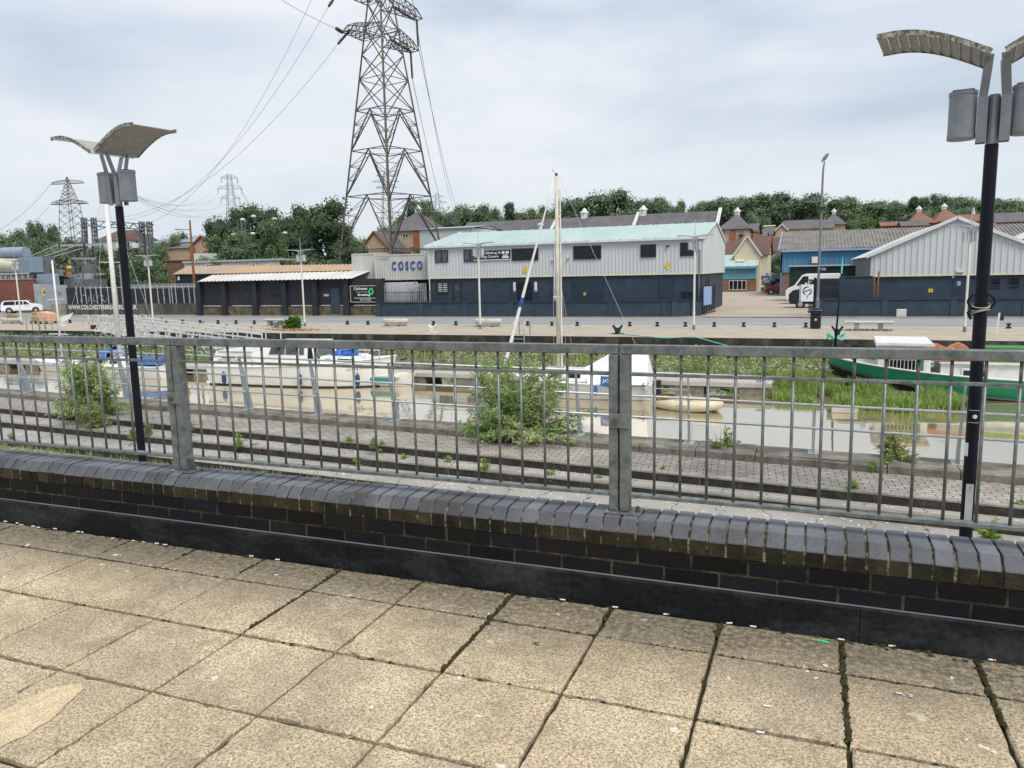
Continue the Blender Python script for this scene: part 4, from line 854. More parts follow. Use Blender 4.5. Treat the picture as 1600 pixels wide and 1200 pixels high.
def world_to(o,p): v=Vector(p)-Vector(o.location); a=-o.rotation_euler.z; c,s=math.cos(a),math.sin(a); return Vector((v.x*c-v.y*s,v.x*s+v.y*c,v.z))
mb0=world_to(y1,A(187,552,30.6)); mt0=world_to(y1,A(151,298,30.6)); mt0.x=mb0.x; mt0.y=mb0.y=0; mb0.z=1.0
m1=MB().tube([mb0,mt0],[.13,.11],10).build('mast','white_paint',y1,local=True,smooth=True)
MB().tube([(mb0.x,-.75,mt0.z*.62),(mb0.x,.75,mt0.z*.62)],.02,6).build('spreader','white_paint',m1,local=True)
MB().lathe([(.05,0),(.05,.12),(.03,.16)],tuple(mt0),8).tube([mt0,(mt0.x,mt0.y,mt0.z+.35)],.008,4).build('masthead_fitting','frame_dark',m1,local=True)
sy_=MB()
for s in (-1,1): sy_.tube([(mb0.x,0,mt0.z-.1),(mb0.x,s*.75,mt0.z*.62),(mb0.x-.1,s*1.05,.72)],.009,4)
sy_.tube([mt0,(3.85,0,.95)],.010,4); sy_.tube([mt0,(-3.9,0,.7)],.009,4); sy_.build('rigging','steel_pale',m1,local=True)
MB().tube([mb0+Vector((0,0,.55)),(mb0.x-2.5,0,mb0.z+.75)],[.06,.05],8).build('boom','steel_pale',y1,local=True)
sh=MB(); n_=10
for i in range(5):
    for k in range(n_+1):
        a=PI*k/n_; f=i/4; sh.v.append((-.55+f*1.5,-.78*math.cos(a)*(1-.1*f),.92+math.sin(a)*(.72*math.cos(f*1.35))))
sh.f=[(i*(n_+1)+k,i*(n_+1)+k+1,(i+1)*(n_+1)+k+1,(i+1)*(n_+1)+k) for i in range(4) for k in range(n_)]
sho=sh.build('sprayhood','blue_canvas',y1,local=True); 
MB().prism([(0,0),(.02,0),(.02,.35),(0,.35)],-.5,.5,'y').build('clear_panel','blue_pale',sho,local=True).location=(-.58,0,1.1)
cv=MB().prism([(-.5,0),(.5,0),(.3,.30),(-.3,.34)],-.95,.95,'x'); q=cv.build('cockpit_cover','blue_canvas',y1,local=True); q.location=(-2.7,0,.72)
marks(.7,.12,'frame_dark',y1,(3.3,.80,.62),ux=(-.9,.25,0),n=6,seed=2)
mb2=world_to(y1,A(88,552,31.2)); mt2=world_to(y1,A(67,408,31.2)); 
sb=thing('sailing_dinghy','short white mast with a spreader and vane on the boat berthed behind the yacht','sailing boat',(A(90,560,31.6).x,31.9,WZ),R(178)); h2,d2,_,_=loft(4.6,1.7,.5,.15,keel=.2,tr=.7); h2.build('hull','gel_white',sb,local=True); d2.build('deck','gel_white',sb,local=True)
m2=MB().tube([(0,0,.5),(0,0,6.3)],[.055,.05],8).build('mast','white_paint',sb,local=True,smooth=True)
MB().tube([(0,-.5,4.1),(0,.5,4.1)],.02,5).tube([(-.6,0,2.1),(.9,0,2.1)],.03,6).build('spreader','white_paint',m2,local=True)
MB().poly((-.1,0,3.05),(-1.35,0,3.35),(-.95,0,3.0),(-.25,0,2.75)).poly((-.1,0,2.75),(-.25,0,2.55),(-.75,0,2.6)).build('vane','canvas_white',m2,local=True)
MB().poly((-.05,0,4.6),(-.55,0,4.45),(-.75,0,4.62),(-.35,0,4.25)).build('burgee','steel_grey',m2,local=True)
# --- sailing boat with white cover and name panel (bow to the left)
y2,gl,g2=yacht('sailing_yacht','white sailing boat under a white cockpit tent, its bare mast with furled blue-edged sail','x' and (-8.95,30.1,WZ),R(181),6.3,2.2,0,8)
y2['label']='white sailing boat under a white cockpit tent, tall cream mast and blue-edged furled sail'
cabin(-.6,2.1,.75,.70,1.12,.1,.7,.14).build('coachroof','gel_white',y2,local=True)
for a in (-.35,.45): side(y2,.84,.99,.75,.14,.70,1.12,'glass_dark',a,a+.55,0,0,'cabin_window')
side(y2,.30,.335,1.10,-.02,.3,.36,'steel_grey',-3.0,2.6,0,0,'sheer_stripe')
mx_=world_to(y2,A(873,565,30.1)).x; mzt=world_to(y2,A(876,275,30.1)).z
m3=MB().tube([(mx_,0,1.1),(mx_,0,mzt)],[.085,.07],10).build('mast','cream',y2,local=True,smooth=True)
MB().tube([(mx_-.14,0,1.1),(mx_-.14,0,mzt-.5)],.035,6).build('halyard_track','white_old',m3,local=True)
MB().tube([(mx_,-.62,mzt*.46),(mx_,.62,mzt*.46)],.018,5).build('spreader','white_paint',m3,local=True)
MB().tube([(mx_,0,mzt),(mx_,0,mzt+.12)],.05,6).tube([(mx_,0,mzt+.05),(mx_+.18,0,mzt+.28)],.01,4).build('masthead_fitting','frame_dark',m3,local=True)
rg=MB()
for s in (-1,1): rg.tube([(mx_,0,mzt-.15),(mx_,s*.62,mzt*.46),(mx_-.1,s*.98,.8)],.007,4); rg.tube([(mx_,0,mzt*.6),(mx_-.5,s*.98,.8)],.007,4)
rg.tube([(mx_-.1,0,mzt),(-3.1,0,.7)],.007,4); rg.build('rigging','steel_pale',m3,local=True)
p0=Vector((mx_+.12,0,mzt-.15)); p1=Vector((3.25,0,.85)); sl_=MB(); sl_.tube([p0.lerp(p1,f) for f in (0,.1,.35,.7,.95,1)],[.02,.03,.045,.07,.075,.03],10)
fs_=sl_.build('furled_sail','canvas_white',y2,local=True,smooth=True)
for f0,f1 in ((.56,.64),(.80,.86),(.93,.97)):
    e0,e1=p0.lerp(p1,f0),p0.lerp(p1,f1); MB().tube([e0,e1],[.048,.085],10).build('blue_strip','blue_canvas',fs_,local=True,smooth=True)
MB().tube([(mx_-.1,0,1.75),(mx_-2.6,0,1.85)],.05,8).build('boom','cream',y2,local=True)
tn_=MB().add([(-.7,-.95,.62),(-.7,.95,.62),(-.35,0,1.18),(-1.55,0,1.86),(-2.95,0,1.80),(-3.05,-.85,.66),(-3.05,.85,.66),(-1.6,-1.0,.64),(-1.6,1.0,.64)],[(0,7,3,2),(1,2,3,8),(7,5,4,3),(8,3,4,6),(5,6,4),(0,2,1)]); tn_.build('cockpit_tent','canvas_white',y2,local=True)
bx=world_to(y2,A(938,588,29.0)).x; pn=MB().prism([(bx,.62),(bx,1.0),(bx-1.15,.98),(bx-1.12,.60),(bx-.7,.54),(bx-.35,.56)],1.085,1.095,'y').build('name_dodger','blue_canvas',y2,local=True)
txt('JOSE',.62,.16,'white_letter',y2,(bx-.06,1.099,.72),ux=(-1,0,0),name='name_lettering',bold=.02)
q=MB().lathe([(.005,-.42),(.075,-.32),(.085,-.1),(.05,.0),(.02,.04)],(bx+.18,1.16,.62),10).build('fender','blue_canvas',y2,local=True,smooth=True)
MB().box(-3.45,-3.16,-.14,.14,.2,.75).tube([(-3.3,0,.2),(-3.35,0,-.2)],.05,6).build('outboard','frame_dark',y2,local=True)
cl=MB()
for k in range(9): a=rnd.uniform(0,6); cl.tube([(-3.0+.1*math.cos(a+i*.9),.45+.15*math.sin(a+i*1.1)+.35,.45+.05*i) for i in range(7)],.015,5)
cl.build('mooring_line','rope_pale',y2,local=True)
ex=MB().tube([(-2.9,.5,.5),(-4.6,1.0,.55),(-4.9,1.2,.1)],.02,5); ex.build('stern_line','rope_pale',y2,local=True)
# --- small open boat with teal stripe behind the cruiser bow
sbo=thing('rowing_boat','small white open boat with a teal stripe moored ahead of the cruiser','rowing boat',(A(598,590,31).x,31.05,WZ),R(2)); h3,d3,_,_=loft(3.4,1.4,.48,.12,keel=.15,tr=.75,rake=.3); h3.build('hull','hull_stain',sbo,local=True); MB().box(-1.55,1.0,-.715,-.705,.22,.44).build('stripe','teal_strip',sbo,local=True); MB().box(-1.5,1.1,-.6,.6,.44,.50).build('deck','gel_white',sbo,local=True)
# --- inflatable dinghy
dg=thing('inflatable_dinghy','cream inflatable dinghy floating empty in the river','dinghy',(-4.15,28.2,WZ),R(-16)); n_=40; path=[]
for k in range(n_):
    a=-2.45+4.9*k/(n_-1); x=1.0*math.cos(a)+(0 if abs(a)<PI/2 else 0); path.append((x*1.12-.0,.50*math.sin(a)*1.1,.17+.11*max(0,x)**2))
path=[( -1.15,-.47,.17)]+path[4:-4]+[(-1.15,.47,.17)]
MB().tube([Vector(p)*1 for p in path],[.10]+[.2]*(len(path)-2)+[.10],12).build('tube','rubber_cream',dg,local=True,smooth=True)
MB().box(-.95,.85,-.42,.42,.05,.09).build('floor','rubber_cream',dg,local=True); MB().box(-1.08,-1.02,-.40,.40,.05,.36).build('transom','rust',dg,local=True); MB().box(-.25,.0,-.5,.5,.26,.31).build('thwart','timber_pale',dg,local=True)
g_=MB(); g_.tube([(p[0],p[1]*1.36,p[2]+.06) for p in path[3:-3]],.012,5); g_.build('grab_line','rope_pale',dg,local=True)
wf2=thing('foam_block','cream foam block half afloat at the edge of the reeds','block',tuple(G(1319,642,WZ+.05))); c=wf2.location; MB().prism([(-.42,-.05),(.40,-.05),(.43,.14),(-.38,.17)],-.2,.2,'y').build('slab','cream',wf2,local=True,bevel=.02)
# --- green barge
bg_=thing('barge','green and black steel barge with white cabins moored by the far quay','barge',(10.0,34.6,-4.95),R(178)); 
# local axes: bow toward +x (left in the photograph)
def blocal(p): return world_to(bg_,p)
L_=18.6; n=30; hv=MB(); gb=MB(); top=[]; secs=[]
for i in range(n+1):
    s=i/n; bw=2.05*(1 if s<.72 else math.sqrt(max(0.0004,1-((s-.72)/.28)**2.2))); zt=.60+.62*max(0,(s-.55)/.45)**2.0; x=-L_/2+L_*s; zm=zt-.76+.40*max(0,(s-.6)/.4)**1.6; secs.append((x,bw,zt,zm))
def shell(z0f,z1f,nm,mat,o=0,inx=.0):
    m_=MB()
    for (x,bw,zt,zm) in secs:
        z0,z1=z0f(zt,zm),z1f(zt,zm); fr=max(0,(x-6.5)/2.8); m_.v+=[(x-fr*.55*inx,-(bw*.93+o),z0),(x,-(bw+o),z1),(x,bw+o,z1),(x-fr*.55*inx,bw*.93+o,z0)]
    for i in range(n): a=4*i; m_.f+=[(a,a+4,a+5,a+1),(a+2,a+6,a+7,a+3)]
    m_.f+=[(0,1,2,3),(4*n+3,4*n+2,4*n+1,4*n)]
    return m_.build(nm,mat,bg_,local=True,smooth=False)
shell(lambda zt,zm:-.55,lambda zt,zm:zm,'lower_hull','barge_black',0,1); shell(lambda zt,zm:zm-.0,lambda zt,zm:zt,'upper_hull','barge_green',.012,.0)
ru=MB(); ru.tube([(x,-(bw+.03),zm) for x,bw,zt,zm in secs],.045,6); ru.tube([(x,(bw+.03),zm) for x,bw,zt,zm in secs],.045,6); ru.build('rubbing_strake','barge_black',bg_,local=True); 
ru=MB(); ru.tube([(x,-(bw),zt+.01) for x,bw,zt,zm in secs],.04,6); ru.tube([(x,(bw),zt+.01) for x,bw,zt,zm in secs],.04,6); ru.build('gunwale','white_old',bg_,local=True)
dm=MB()
for (x,bw,zt,zm) in secs: dm.v+=[(x,-bw*.98,zt-.10),(x,bw*.98,zt-.10)]
dm.f=[(2*i,2*i+2,2*i+3,2*i+1) for i in range(n)]; dm.build('deck','concrete_pale',bg_,local=True)
xL=lambda px,n_=32.9: blocal(A(px,570,n_)).x
xa,xb=xL(1372,33.2),xL(1456,33.0)
wh=cabin(xb,xa,1.45,.45,1.80,.0,.0,.05).build('fore_cabin','white_paint',bg_,local=True)
MB().prism([(xb-.12,1.80),(xa+.12,1.80),(xa+.1,1.90),(xb-.05,1.90)],-1.62,1.62,'y').build('cabin_roof','white_paint',bg_,local=True)
MB().box(xb+.25,xa-.28,1.462,1.475,.68,1.68).build('window_shutter','turf_green',bg_,local=True)
bars=MB(); k=xb+.40
while k<xa-.4: bars.tube([(k,1.49,.82),(k,1.49,1.24)],.012,5); k+=.13
bars.tube([(xb+.38,1.49,.82),(xa-.4,1.49,.82)],.012,5); bars.tube([(xb+.38,1.49,1.24),(xa-.4,1.49,1.24)],.012,5); bars.build('window_grille','white_paint',bg_,local=True)
MB().box(xb+.36,xa-.38,1.476,1.482,.80,1.26).build('window_glass','glass_dark',bg_,local=True)
cabin(-8.6,xb-.35,1.40,.45,1.12,.0,.0,.05).build('long_cabin','white_paint',bg_,local=True)
MB().box(-8.7,xb-.30,-1.45,1.45,1.12,1.17).build('long_cabin_roof','white_paint',bg_,local=True)
wx0,wx1=xL(1543,33),xL(1508,33); MB().box(wx0-.06,wx1+.06,1.405,1.42,.55,.98).build('window_frame','trim_white',bg_,local=True); MB().box(wx0,wx1,1.422,1.428,.60,.88).build('window_pane','frame_dark',bg_,local=True)
ra,rb=xL(1524,33.8),xL(1459,33.8)
for i,(cx,cy,cz,w_) in enumerate(((.15,.9,.0,.42),(.55,.2,.14,.50),(.30,-.6,.26,.42),(.80,1.0,.02,.40),(.85,-.3,.24,.40),(.5,.75,.02,.3))):
    x=ra+(rb-ra)*cx; q=MB().prism([(-w_,.0),(w_,.0),(w_,.07),(.28,.20),(0,.33),(-.28,.20),(-w_,.07)],-.28,.28,'y').build('roof_finial','terracotta',label='terracotta gabled ornament lying on the barge cabin roof, one of a jumbled heap',cat='roof ornament',group='terracotta ornaments heaped on the barge roof',local=True)
    wp=Matrix.Rotation(bg_.rotation_euler.z,3,'Z')@Vector((x,cy,1.17+cz))+Vector(bg_.location); q.location=wp; q.rotation_euler=(0,0,R(rnd.uniform(-8,8)))
base_=MB().box(ra,rb,-1.1,1.2,1.172,1.24).box(ra+.1,rb-.1,-1.1,.5,1.24,1.36).box(ra+.2,rb-.2,-1.1,-.2,1.36,1.44).build('tile_stack','terracotta',bg_,local=True)
gx0,gx1=-8.7,xL(1540,33.5)
MB().box(gx0,gx1,-1.3,-.1,1.55,1.62).build('turf_roof','turf_green',bg_,local=True); MB().box(gx0,gx1,.35,1.15,1.175,1.42).build('planter_hedge','turf_yellow',bg_,local=True); MB().box(gx0,gx1,.30,.345,1.175,1.56).box(gx1,gx1+.04,.30,1.15,1.175,1.46).build('planter_frame','trim_yellow',bg_,local=True); MB().box(gx0,gx1,-1.25,-.15,1.175,1.545).build('turf_roof_side','white_old',bg_,local=True)
MB().tube([(7.9,.4,1.25),(7.9,.4,1.45)],.10,10).tube([(8.0,-.4,1.25),(8.0,-.4,1.45)],.10,10).build('bollard','steel_pale',bg_,local=True)
ro=MB()
for k in range(5): ro.tube([(6.9+.28*math.cos(a+k),.55+.22*math.sin(a*1.3+k),1.12+.05*k+.03*math.sin(3*a)) for a in [i*.45 for i in range(16)]],.028,6)
ro.build('rope_coil','rope_pale',bg_,local=True,smooth=True)
MB().box(5.6,6.0,.9,1.2,.75,1.15).build('deck_box','frame_dark',bg_,local=True)
# lean black pole with teal tip, standing on the barge bow
a=A(1303,560,36.5); b=A(1317,402,36.5); pl=thing('mooring_pole','thin black pole with a teal tip leaning above the barge bow','pole',(a.x,a.y,-4.1)); d=b-a
MB().tube([(a.x,a.y,-4.1),a.lerp(b,.5),a.lerp(b,.84)],[.055,.035,.02],8).build('shaft','black_paint',pl,smooth=True); MB().tube([a.lerp(b,.84),a.lerp(b,.9),b],[.035,.04,.012],6).build('tip','rope_teal',pl)
GZ=-3.8
# ---------------------------------------------------------------- unit building beyond the road (grey cladding over navy ground floor)
bx0,bx1,by0,by1=-33.76,-8.46,65.0,81.0; zf,ze,zr=-.40,2.45,4.05
b5=thing('industrial_building','two-storey unit with pale grey cladding over a dark blue ground floor and teal roof','building',((bx0+bx1)/2,73,GZ))
MB().box(bx0+.12,bx1-.12,by0+.12,by1-.1,GZ,zf-.02).build('ground_floor','navy',b5)
MB().corr((bx0,by0),(bx1,by0),zf,ze,.31,.045).build('front_cladding','clad_grey',b5)
yr=(by0+by1)/2; tp_=lambda f: ze+(zr-ze)*(1-abs(2*f-1))-.02
MB().corr((bx1,by0),(bx1,by1),zf,ze,.31,.045,top=tp_,nrm=(1,0,0)).build('gable_cladding','clad_grey',b5)
MB().corr((bx0,by1),(bx0,by0),zf,ze,.31,.045,top=tp_,nrm=(-1,0,0)).build('gable_cladding','clad_grey',b5)
MB().add([(bx0,by1,zf),(bx1,by1,zf),(bx1,by1,ze),(bx0,by1,ze)],[(0,1,2,3)]).build('rear_wall','clad_grey',b5)
rf=MB().ribroof((bx0-.1,by0-.15,ze+.05),(bx1+.1,by0-.15,ze+.05),(bx1+.1,yr,zr+.05),(bx0-.1,yr,zr+.05),.95,.05,.16); rf.ribroof((bx1+.1,by1+.15,ze+.05),(bx0-.1,by1+.15,ze+.05),(bx0-.1,yr,zr+.05),(bx1+.1,yr,zr+.05),.95,.05,.16)
r_=rf.build('roof','roof_teal',b5)
MB().box(bx0-.12,bx1+.12,by0-.30,by0-.06,ze-.10,ze+.06).build('gutter','trim_white',b5)
vb=MB(); 
for sx in (bx1+.11,bx0-.11):
    vb.bar((sx,by0-.2,ze+.05),(sx,yr,zr+.08),.06,.20); vb.bar((sx,by1+.2,ze+.05),(sx,yr,zr+.08),.06,.20)
vb.build('verge_trim','trim_white',b5)
MB().box(bx0-.02,bx1+.02,by0-.055,by0+.0,zf-.08,zf-.0).box(bx1-.0,bx1+.05,by0-.05,by1,zf-.08,zf).build('drip_flashing','trim_yellow',b5)
MB().lathe([(.22,0),(.22,.75),(.34,.78),(.34,.9),(.1,1.05)],(A(842,365,74).x,74.5,zr-.25),12).build('roof_vent','steel_pale',b5)
def win(par,x0p,x1p,y0p,y1p,n,mull=(),gl='glass_dark',fr='frame_dark',proud=.07,name='window',blinds=False):
    a=A(x0p,(y0p+y1p)/2,n); b=A(x1p,(y0p+y1p)/2,n); zt=A((x0p+x1p)/2,y0p,n).z; zb=A((x0p+x1p)/2,y1p,n).z; y=n-proud
    f=MB(); t_=.075
    f.box(a.x,b.x,y,n+.02,zb,zb+t_).box(a.x,b.x,y,n+.02,zt-t_,zt).box(a.x,a.x+t_,y,n+.02,zb+t_,zt-t_).box(b.x-t_,b.x,y,n+.02,zb+t_,zt-t_)
    for m in mull: xm=a.x+(b.x-a.x)*m; f.box(xm-.04,xm+.04,y+.003,n+.02,zb+t_,zt-t_)
    o=f.build(name,fr,par); MB().box(a.x+t_,b.x-t_,n-.02,n-.012,zb+t_,zt-t_).build('pane',gl,o)
    if blinds:
        bl=MB(); z=zb+.2
        while z<zt-.1: bl.box(a.x+.12,b.x-.12,n-.035,n-.025,z,z+.07); z+=.17
        bl.build('blind','white_paint',o)
    return o
fy=by0-.045
win(b5,680,700,391,410,fy,(.5,),'glass_mid'); win(b5,725,746,390,409,fy,(.45,),'glass_mid'); win(b5,800,841,388,407,fy,(.22,.5,.75)); win(b5,896,939,384,405,fy,(.22,.48,.72)); win(b5,1001,1025,382,402,fy,(.48,)); win(b5,1063,1086,379,400,fy,(.5,))
gy=by0+.12
win(b5,683,701,441,459,gy,(.5,),blinds=True); win(b5,1064,1085,455,476,gy,(.25,.5,.75),blinds=False); 
def door(x0,x1,y0,y1,mat='navy_door',n=gy,nm='door',glass=False):
    a=A(x0,(y0+y1)/2,n); b=A(x1,(y0+y1)/2,n); zt=A((x0+x1)/2,y0,n).z; o=MB().box(a.x,b.x,n-.05,n+.01,GZ,zt).build(nm,mat,b5)
    MB().box(a.x-.07,a.x,n-.07,n+.01,GZ,zt+.07).box(b.x,b.x+.07,n-.07,n+.01,GZ,zt+.07).box(a.x,b.x,n-.07,n+.01,zt,zt+.07).build('door_frame','navy_door',o)
    if glass: MB().box(a.x+.15,b.x-.15,n-.06,n-.051,GZ+.5,zt-.15).build('door_glass','glass_mid',o)
    return o
door(709,721,441,474,'frame_dark',glass=True); door(1031,1051,435,474); o=door(896,942,434,474,nm='roller_door'); 
rl=MB(); a=A(896,450,gy); b=A(942,450,gy); z=GZ+.1
while z<-.95: rl.box(a.x+.05,b.x-.05,gy-.062,gy-.051,z,z+.10); z+=.16
rl.build('shutter_slats','navy_door',o)
c=A(914,459,gy); MB().box(c.x-.12,c.x+.12,gy-.09,gy-.064,c.z-.13,c.z+.13).build('warning_plate','yellow',o)
o=door(801,840,440,474,'navy_door',nm='glazed_entrance'); a=A(808,450,gy); b=A(832,450,gy)
MB().box(a.x,b.x,gy-.06,gy-.051,GZ+.1,-.8).build('door_glass','glass_dark',o)
for xa_,xb_ in ((801.5,806.5),(834.5,840)): a=A(xa_,450,gy);b=A(xb_,450,gy); MB().box(a.x+.05,b.x-.02,gy-.06,gy-.052,A(803,456,gy).z,A(803,441,gy).z).build('sidelight','white_paint',o)
def sign(par,x0,x1,y0,y1,n,mat,name='sign',th=.05,frame=None):
    a=A(x0,(y0+y1)/2,n); b=A(x1,(y0+y1)/2,n); zt=A((x0+x1)/2,y0,n).z; zb=A((x0+x1)/2,y1,n).z; o=MB().box(a.x,b.x,n-th,n,zb,zt).build(name,mat,par); 
    return o,a.x,b.x,zb,zt
o,xa_,xb_,zb,zt=sign(b5,741,797.5,391.5,405,fy-.01,'barge_black')
wd_=xb_-xa_; ht=zt-zb; y=fy-.072
txt('Glass, Glazing &',wd_*.72,ht*.36,'white_letter',o,(xa_+wd_*.02,y,zb+ht*.53),bold=.012); txt('Framing Centre',wd_*.66,ht*.36,'white_letter',o,(xa_+wd_*.02,y,zb+ht*.10),bold=.012)
MB().box(xa_+wd_*.77,xa_+wd_*.845,y,y+.01,zb+ht*.60,zb+ht*.88).box(xa_+wd_*.88,xa_+wd_*.96,y,y+.01,zb+ht*.60,zb+ht*.88).box(xa_+wd_*.80,xa_+wd_*.94,y,y+.01,zb+ht*.38,zb+ht*.48).box(xa_+wd_*.78,xa_+wd_*.96,y,y+.01,zb+ht*.10,zb+ht*.30).build('sign_panels','white_letter',o)
MB().box(xa_-.03,xb_+.03,fy-.09,fy-.0,zb-.09,zb-.02).build('sign_lip','trim_white',o)
for ch,x,y0,y1 in (('5',816,416.5,426.5),('4',1037,409.5,420.5)):
    a=A(x,y1,fy-.02); txt(ch,.52,A(x,y0,fy).z-A(x,y1,fy).z,'yellow',b5,(a.x,fy-.02,a.z),name='unit_number',bold=.06)
for x,y_ in ((864,406),(888,403),(1043,385.5)): c=A(x,y_,fy); q=MB().box(c.x-.11,c.x+.11,fy-.17,fy,c.z-.02,c.z+.10).build('security_light','white_paint' if x<1000 else 'frame_dark',b5)
c=A(1097,384,fy); MB().lathe([(.16,0),(.2,.02),(.2,.33),(.1,.38)],(c.x-.3,fy-.12,c.z-.2),10,1,.6).build('alarm_box','white_paint',b5)
for x in (756,733): 
    pass
for y_ in (67.5,69.2): MB().box(bx1-.1,bx1-.06,y_,y_+.5,-2.6,-.9).build('gable_window','glass_dark',b5)
for x in (bx0+.25,-21.2,bx1-.3): MB().tube([(x,by0-.12,ze-.1),(x,by0-.12,GZ)],.055,8).build('downpipe','trim_white' if x<bx1-1 else 'steel_grey',b5)
# ---------------------------------------------------------------- low navy walls with railings in front
def navy_wall(label,pts,h0=1.22,rail=True,top_rail=1.0):
    r=thing('boundary_wall',label,'wall',(pts[0][0],pts[0][1],GZ)); w_=MB(); cp_=MB(); rb=MB(); rr=MB()
    for (x0,y0),(x1,y1) in zip(pts,pts[1:]):
        L_=math.hypot(x1-x0,y1-y0); dx,dy=(x1-x0)/L_,(y1-y0)/L_; s=0
        while s<L_-.01:
            e=min(s+4.4,L_); a=(x0+dx*s,y0+dy*s); b=(x0+dx*e,y0+dy*e); w_.bar((a[0],a[1],GZ+h0/2-.1),(b[0],b[1],GZ+h0/2-.1),.22,h0+.2); w_.bar((a[0],a[1],GZ+h0/2-.1),(a[0]+dx*.42,a[1]+dy*.42,GZ+h0/2-.1),.34,h0+.198); s=e
        cp_.bar((x0,y0,GZ+h0+.03),(x1,y1,GZ+h0+.03),.38,.07)
        if rail:
            s=.1
            while s<L_: rb.bar((x0+dx*s,y0+dy*s,GZ+h0+.06),(x0+dx*s,y0+dy*s,GZ+h0+top_rail+.04),.022); s+=.165
            for z in (.16,top_rail-.06): rr.bar((x0,y0,GZ+h0+z),(x1,y1,GZ+h0+z),.045)
    w_.build('wall','navy',r); cp_.build('coping','navy_door',r)
    if rail: rb.build('vertical_bars','navy_door',r); rr.build('rail','navy_door',r)
    return r
navy_wall('low dark blue wall with thin railings in front of the two-storey unit',[(-37.7,62.3),(-10.6,62.3),(-9.2,62.9),(-8.5,64.0)])
navy_wall('low dark blue wall with railings in front of the gabled warehouse',[(.35,62.9),(30,62.9)])
navy_wall('taller dark blue panel fence at the corner of the warehouse yard',[(1.8,63.6),(4.1,63.6)],h0=2.9,rail=False)
gt=thing('yard_gate','open black steel gate folded back beside the two-storey unit','gate',(-8.35,64.3,GZ)); g_=MB()
for k in range(8): g_.bar((-8.35+.07*k*1.2,64.3+k*.42,GZ+.15),(-8.35+.07*k*1.2,64.3+k*.42,GZ+2.35),.06)
g_.bar((-8.35,64.3,GZ+.15),(-7.7,67.2,GZ+.15),.08).bar((-8.35,64.3,GZ+2.35),(-7.7,67.2,GZ+2.35),.08).bar((-8.35,64.3,GZ+1.2),(-7.7,67.2,GZ+1.2),.08); g_.build('bars','barge_black',gt)
MB().bar((-8.28,64.2,GZ+1.55),(-7.9,66.0,GZ+1.55),.05,1.5).build('noticeboard','blue_pale',gt)
gt2=thing('yard_gate','open black steel gate standing beside the white poster','gate',(.1,63.6,GZ)); g_=MB()
for k in range(6): g_.bar((.1-.08*k,63.6+k*.4,GZ+.1),(.1-.08*k,63.6+k*.4,GZ+2.7),.06)
g_.bar((.1,63.6,GZ+2.7),(-.35,65.6,GZ+2.7),.09).bar((.1,63.6,GZ+.2),(-.35,65.6,GZ+.2),.09); g_.build('bars','barge_black',gt2); MB().box(0,.2,63.4,63.6,GZ,GZ+2.9).build('gate_post','barge_black',gt2)
ps=thing('poster','white poster with a grey picture and blue edge, hung on the warehouse yard railings','poster',(A(1260,457,62.6).x,62.6,-2.5)); a=A(1249,457,62.6); b=A(1271,457,62.6); zt=A(1260,444.5,62.6).z; zb=A(1260,471,62.6).z
MB().box(a.x+.12,b.x,62.58,62.60,zb,zt).build('sheet','white_letter',ps); MB().box(a.x,a.x+.118,62.58,62.60,zb,zt).build('blue_edge','blue_pale',ps)
q=MB(); cx,cz=(a.x+b.x)/2+.06,zb+(zt-zb)*.62
for k in range(14): t=rnd.uniform(0,6.3); q.bar((cx+.30*math.cos(t),62.575,cz+.32*math.sin(t)),(cx+.30*math.cos(t+.9),62.575,cz+.32*math.sin(t+.9)),.012,.07)
q.bar((cx-.2,62.575,cz-.05),(cx+.25,62.575,cz+.12),.012,.1).build('picture','steel_grey',ps); MB().box(cx-.02,cx+.03,62.57,62.578,zb+.22,zb+.48).build('mark','frame_dark',ps)
# ---------------------------------------------------------------- gabled warehouse at the right
wx0,wx1,wy0,wy1=4.12,15.6,67.0,96.0; we,wr,wf=.72,3.28,-.88; wc=(wx0+wx1)/2
wh_=thing('warehouse','pale grey gabled warehouse with a dark blue ground floor at the right','building',(wc,80,GZ))
MB().box(wx0+.12,wx1-.1,wy0+.12,wy1,GZ,wf-.01).build('ground_floor','navy',wh_)
MB().corr((wx0,wy0),(wx1,wy0),wf,we,.42,.05,top=lambda f: we+(wr-we)*(1-abs(2*f-1))-.03).build('gable_cladding','clad_grey',wh_)
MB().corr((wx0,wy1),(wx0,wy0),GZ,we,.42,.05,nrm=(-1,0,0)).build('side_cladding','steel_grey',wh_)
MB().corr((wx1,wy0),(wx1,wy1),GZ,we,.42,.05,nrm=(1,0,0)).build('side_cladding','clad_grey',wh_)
rf=MB().ribroof((wx0-.35,wy0-.2,we-.12),(wx0-.35,wy1,we-.12),(wc,wy1,wr+.06),(wc,wy0-.2,wr+.06),1.0,.05,.2); rf.ribroof((wx1+.35,wy1,we-.12),(wx1+.35,wy0-.2,we-.12),(wc,wy0-.2,wr+.06),(wc,wy1,wr+.06),1.0,.05,.2); rf.v=[v for v in rf.v]
rf.build('roof','roof_pale',wh_)
vb=MB().bar((wx0-.37,wy0-.22,we-.12),(wc,wy0-.22,wr+.08),.07,.24).bar((wx1+.37,wy0-.22,we-.12),(wc,wy0-.22,wr+.08),.07,.24); vb.build('verge_trim','trim_white',wh_)
MB().box(wx0-.02,wx1+.02,wy0-.055,wy0,wf-.09,wf).build('drip_flashing','trim_yellow',wh_)
g2y=wy0+.12
o=win(wh_,1547,1563,434,450,g2y); o=win(wh_,1576,1593,433,449,g2y)
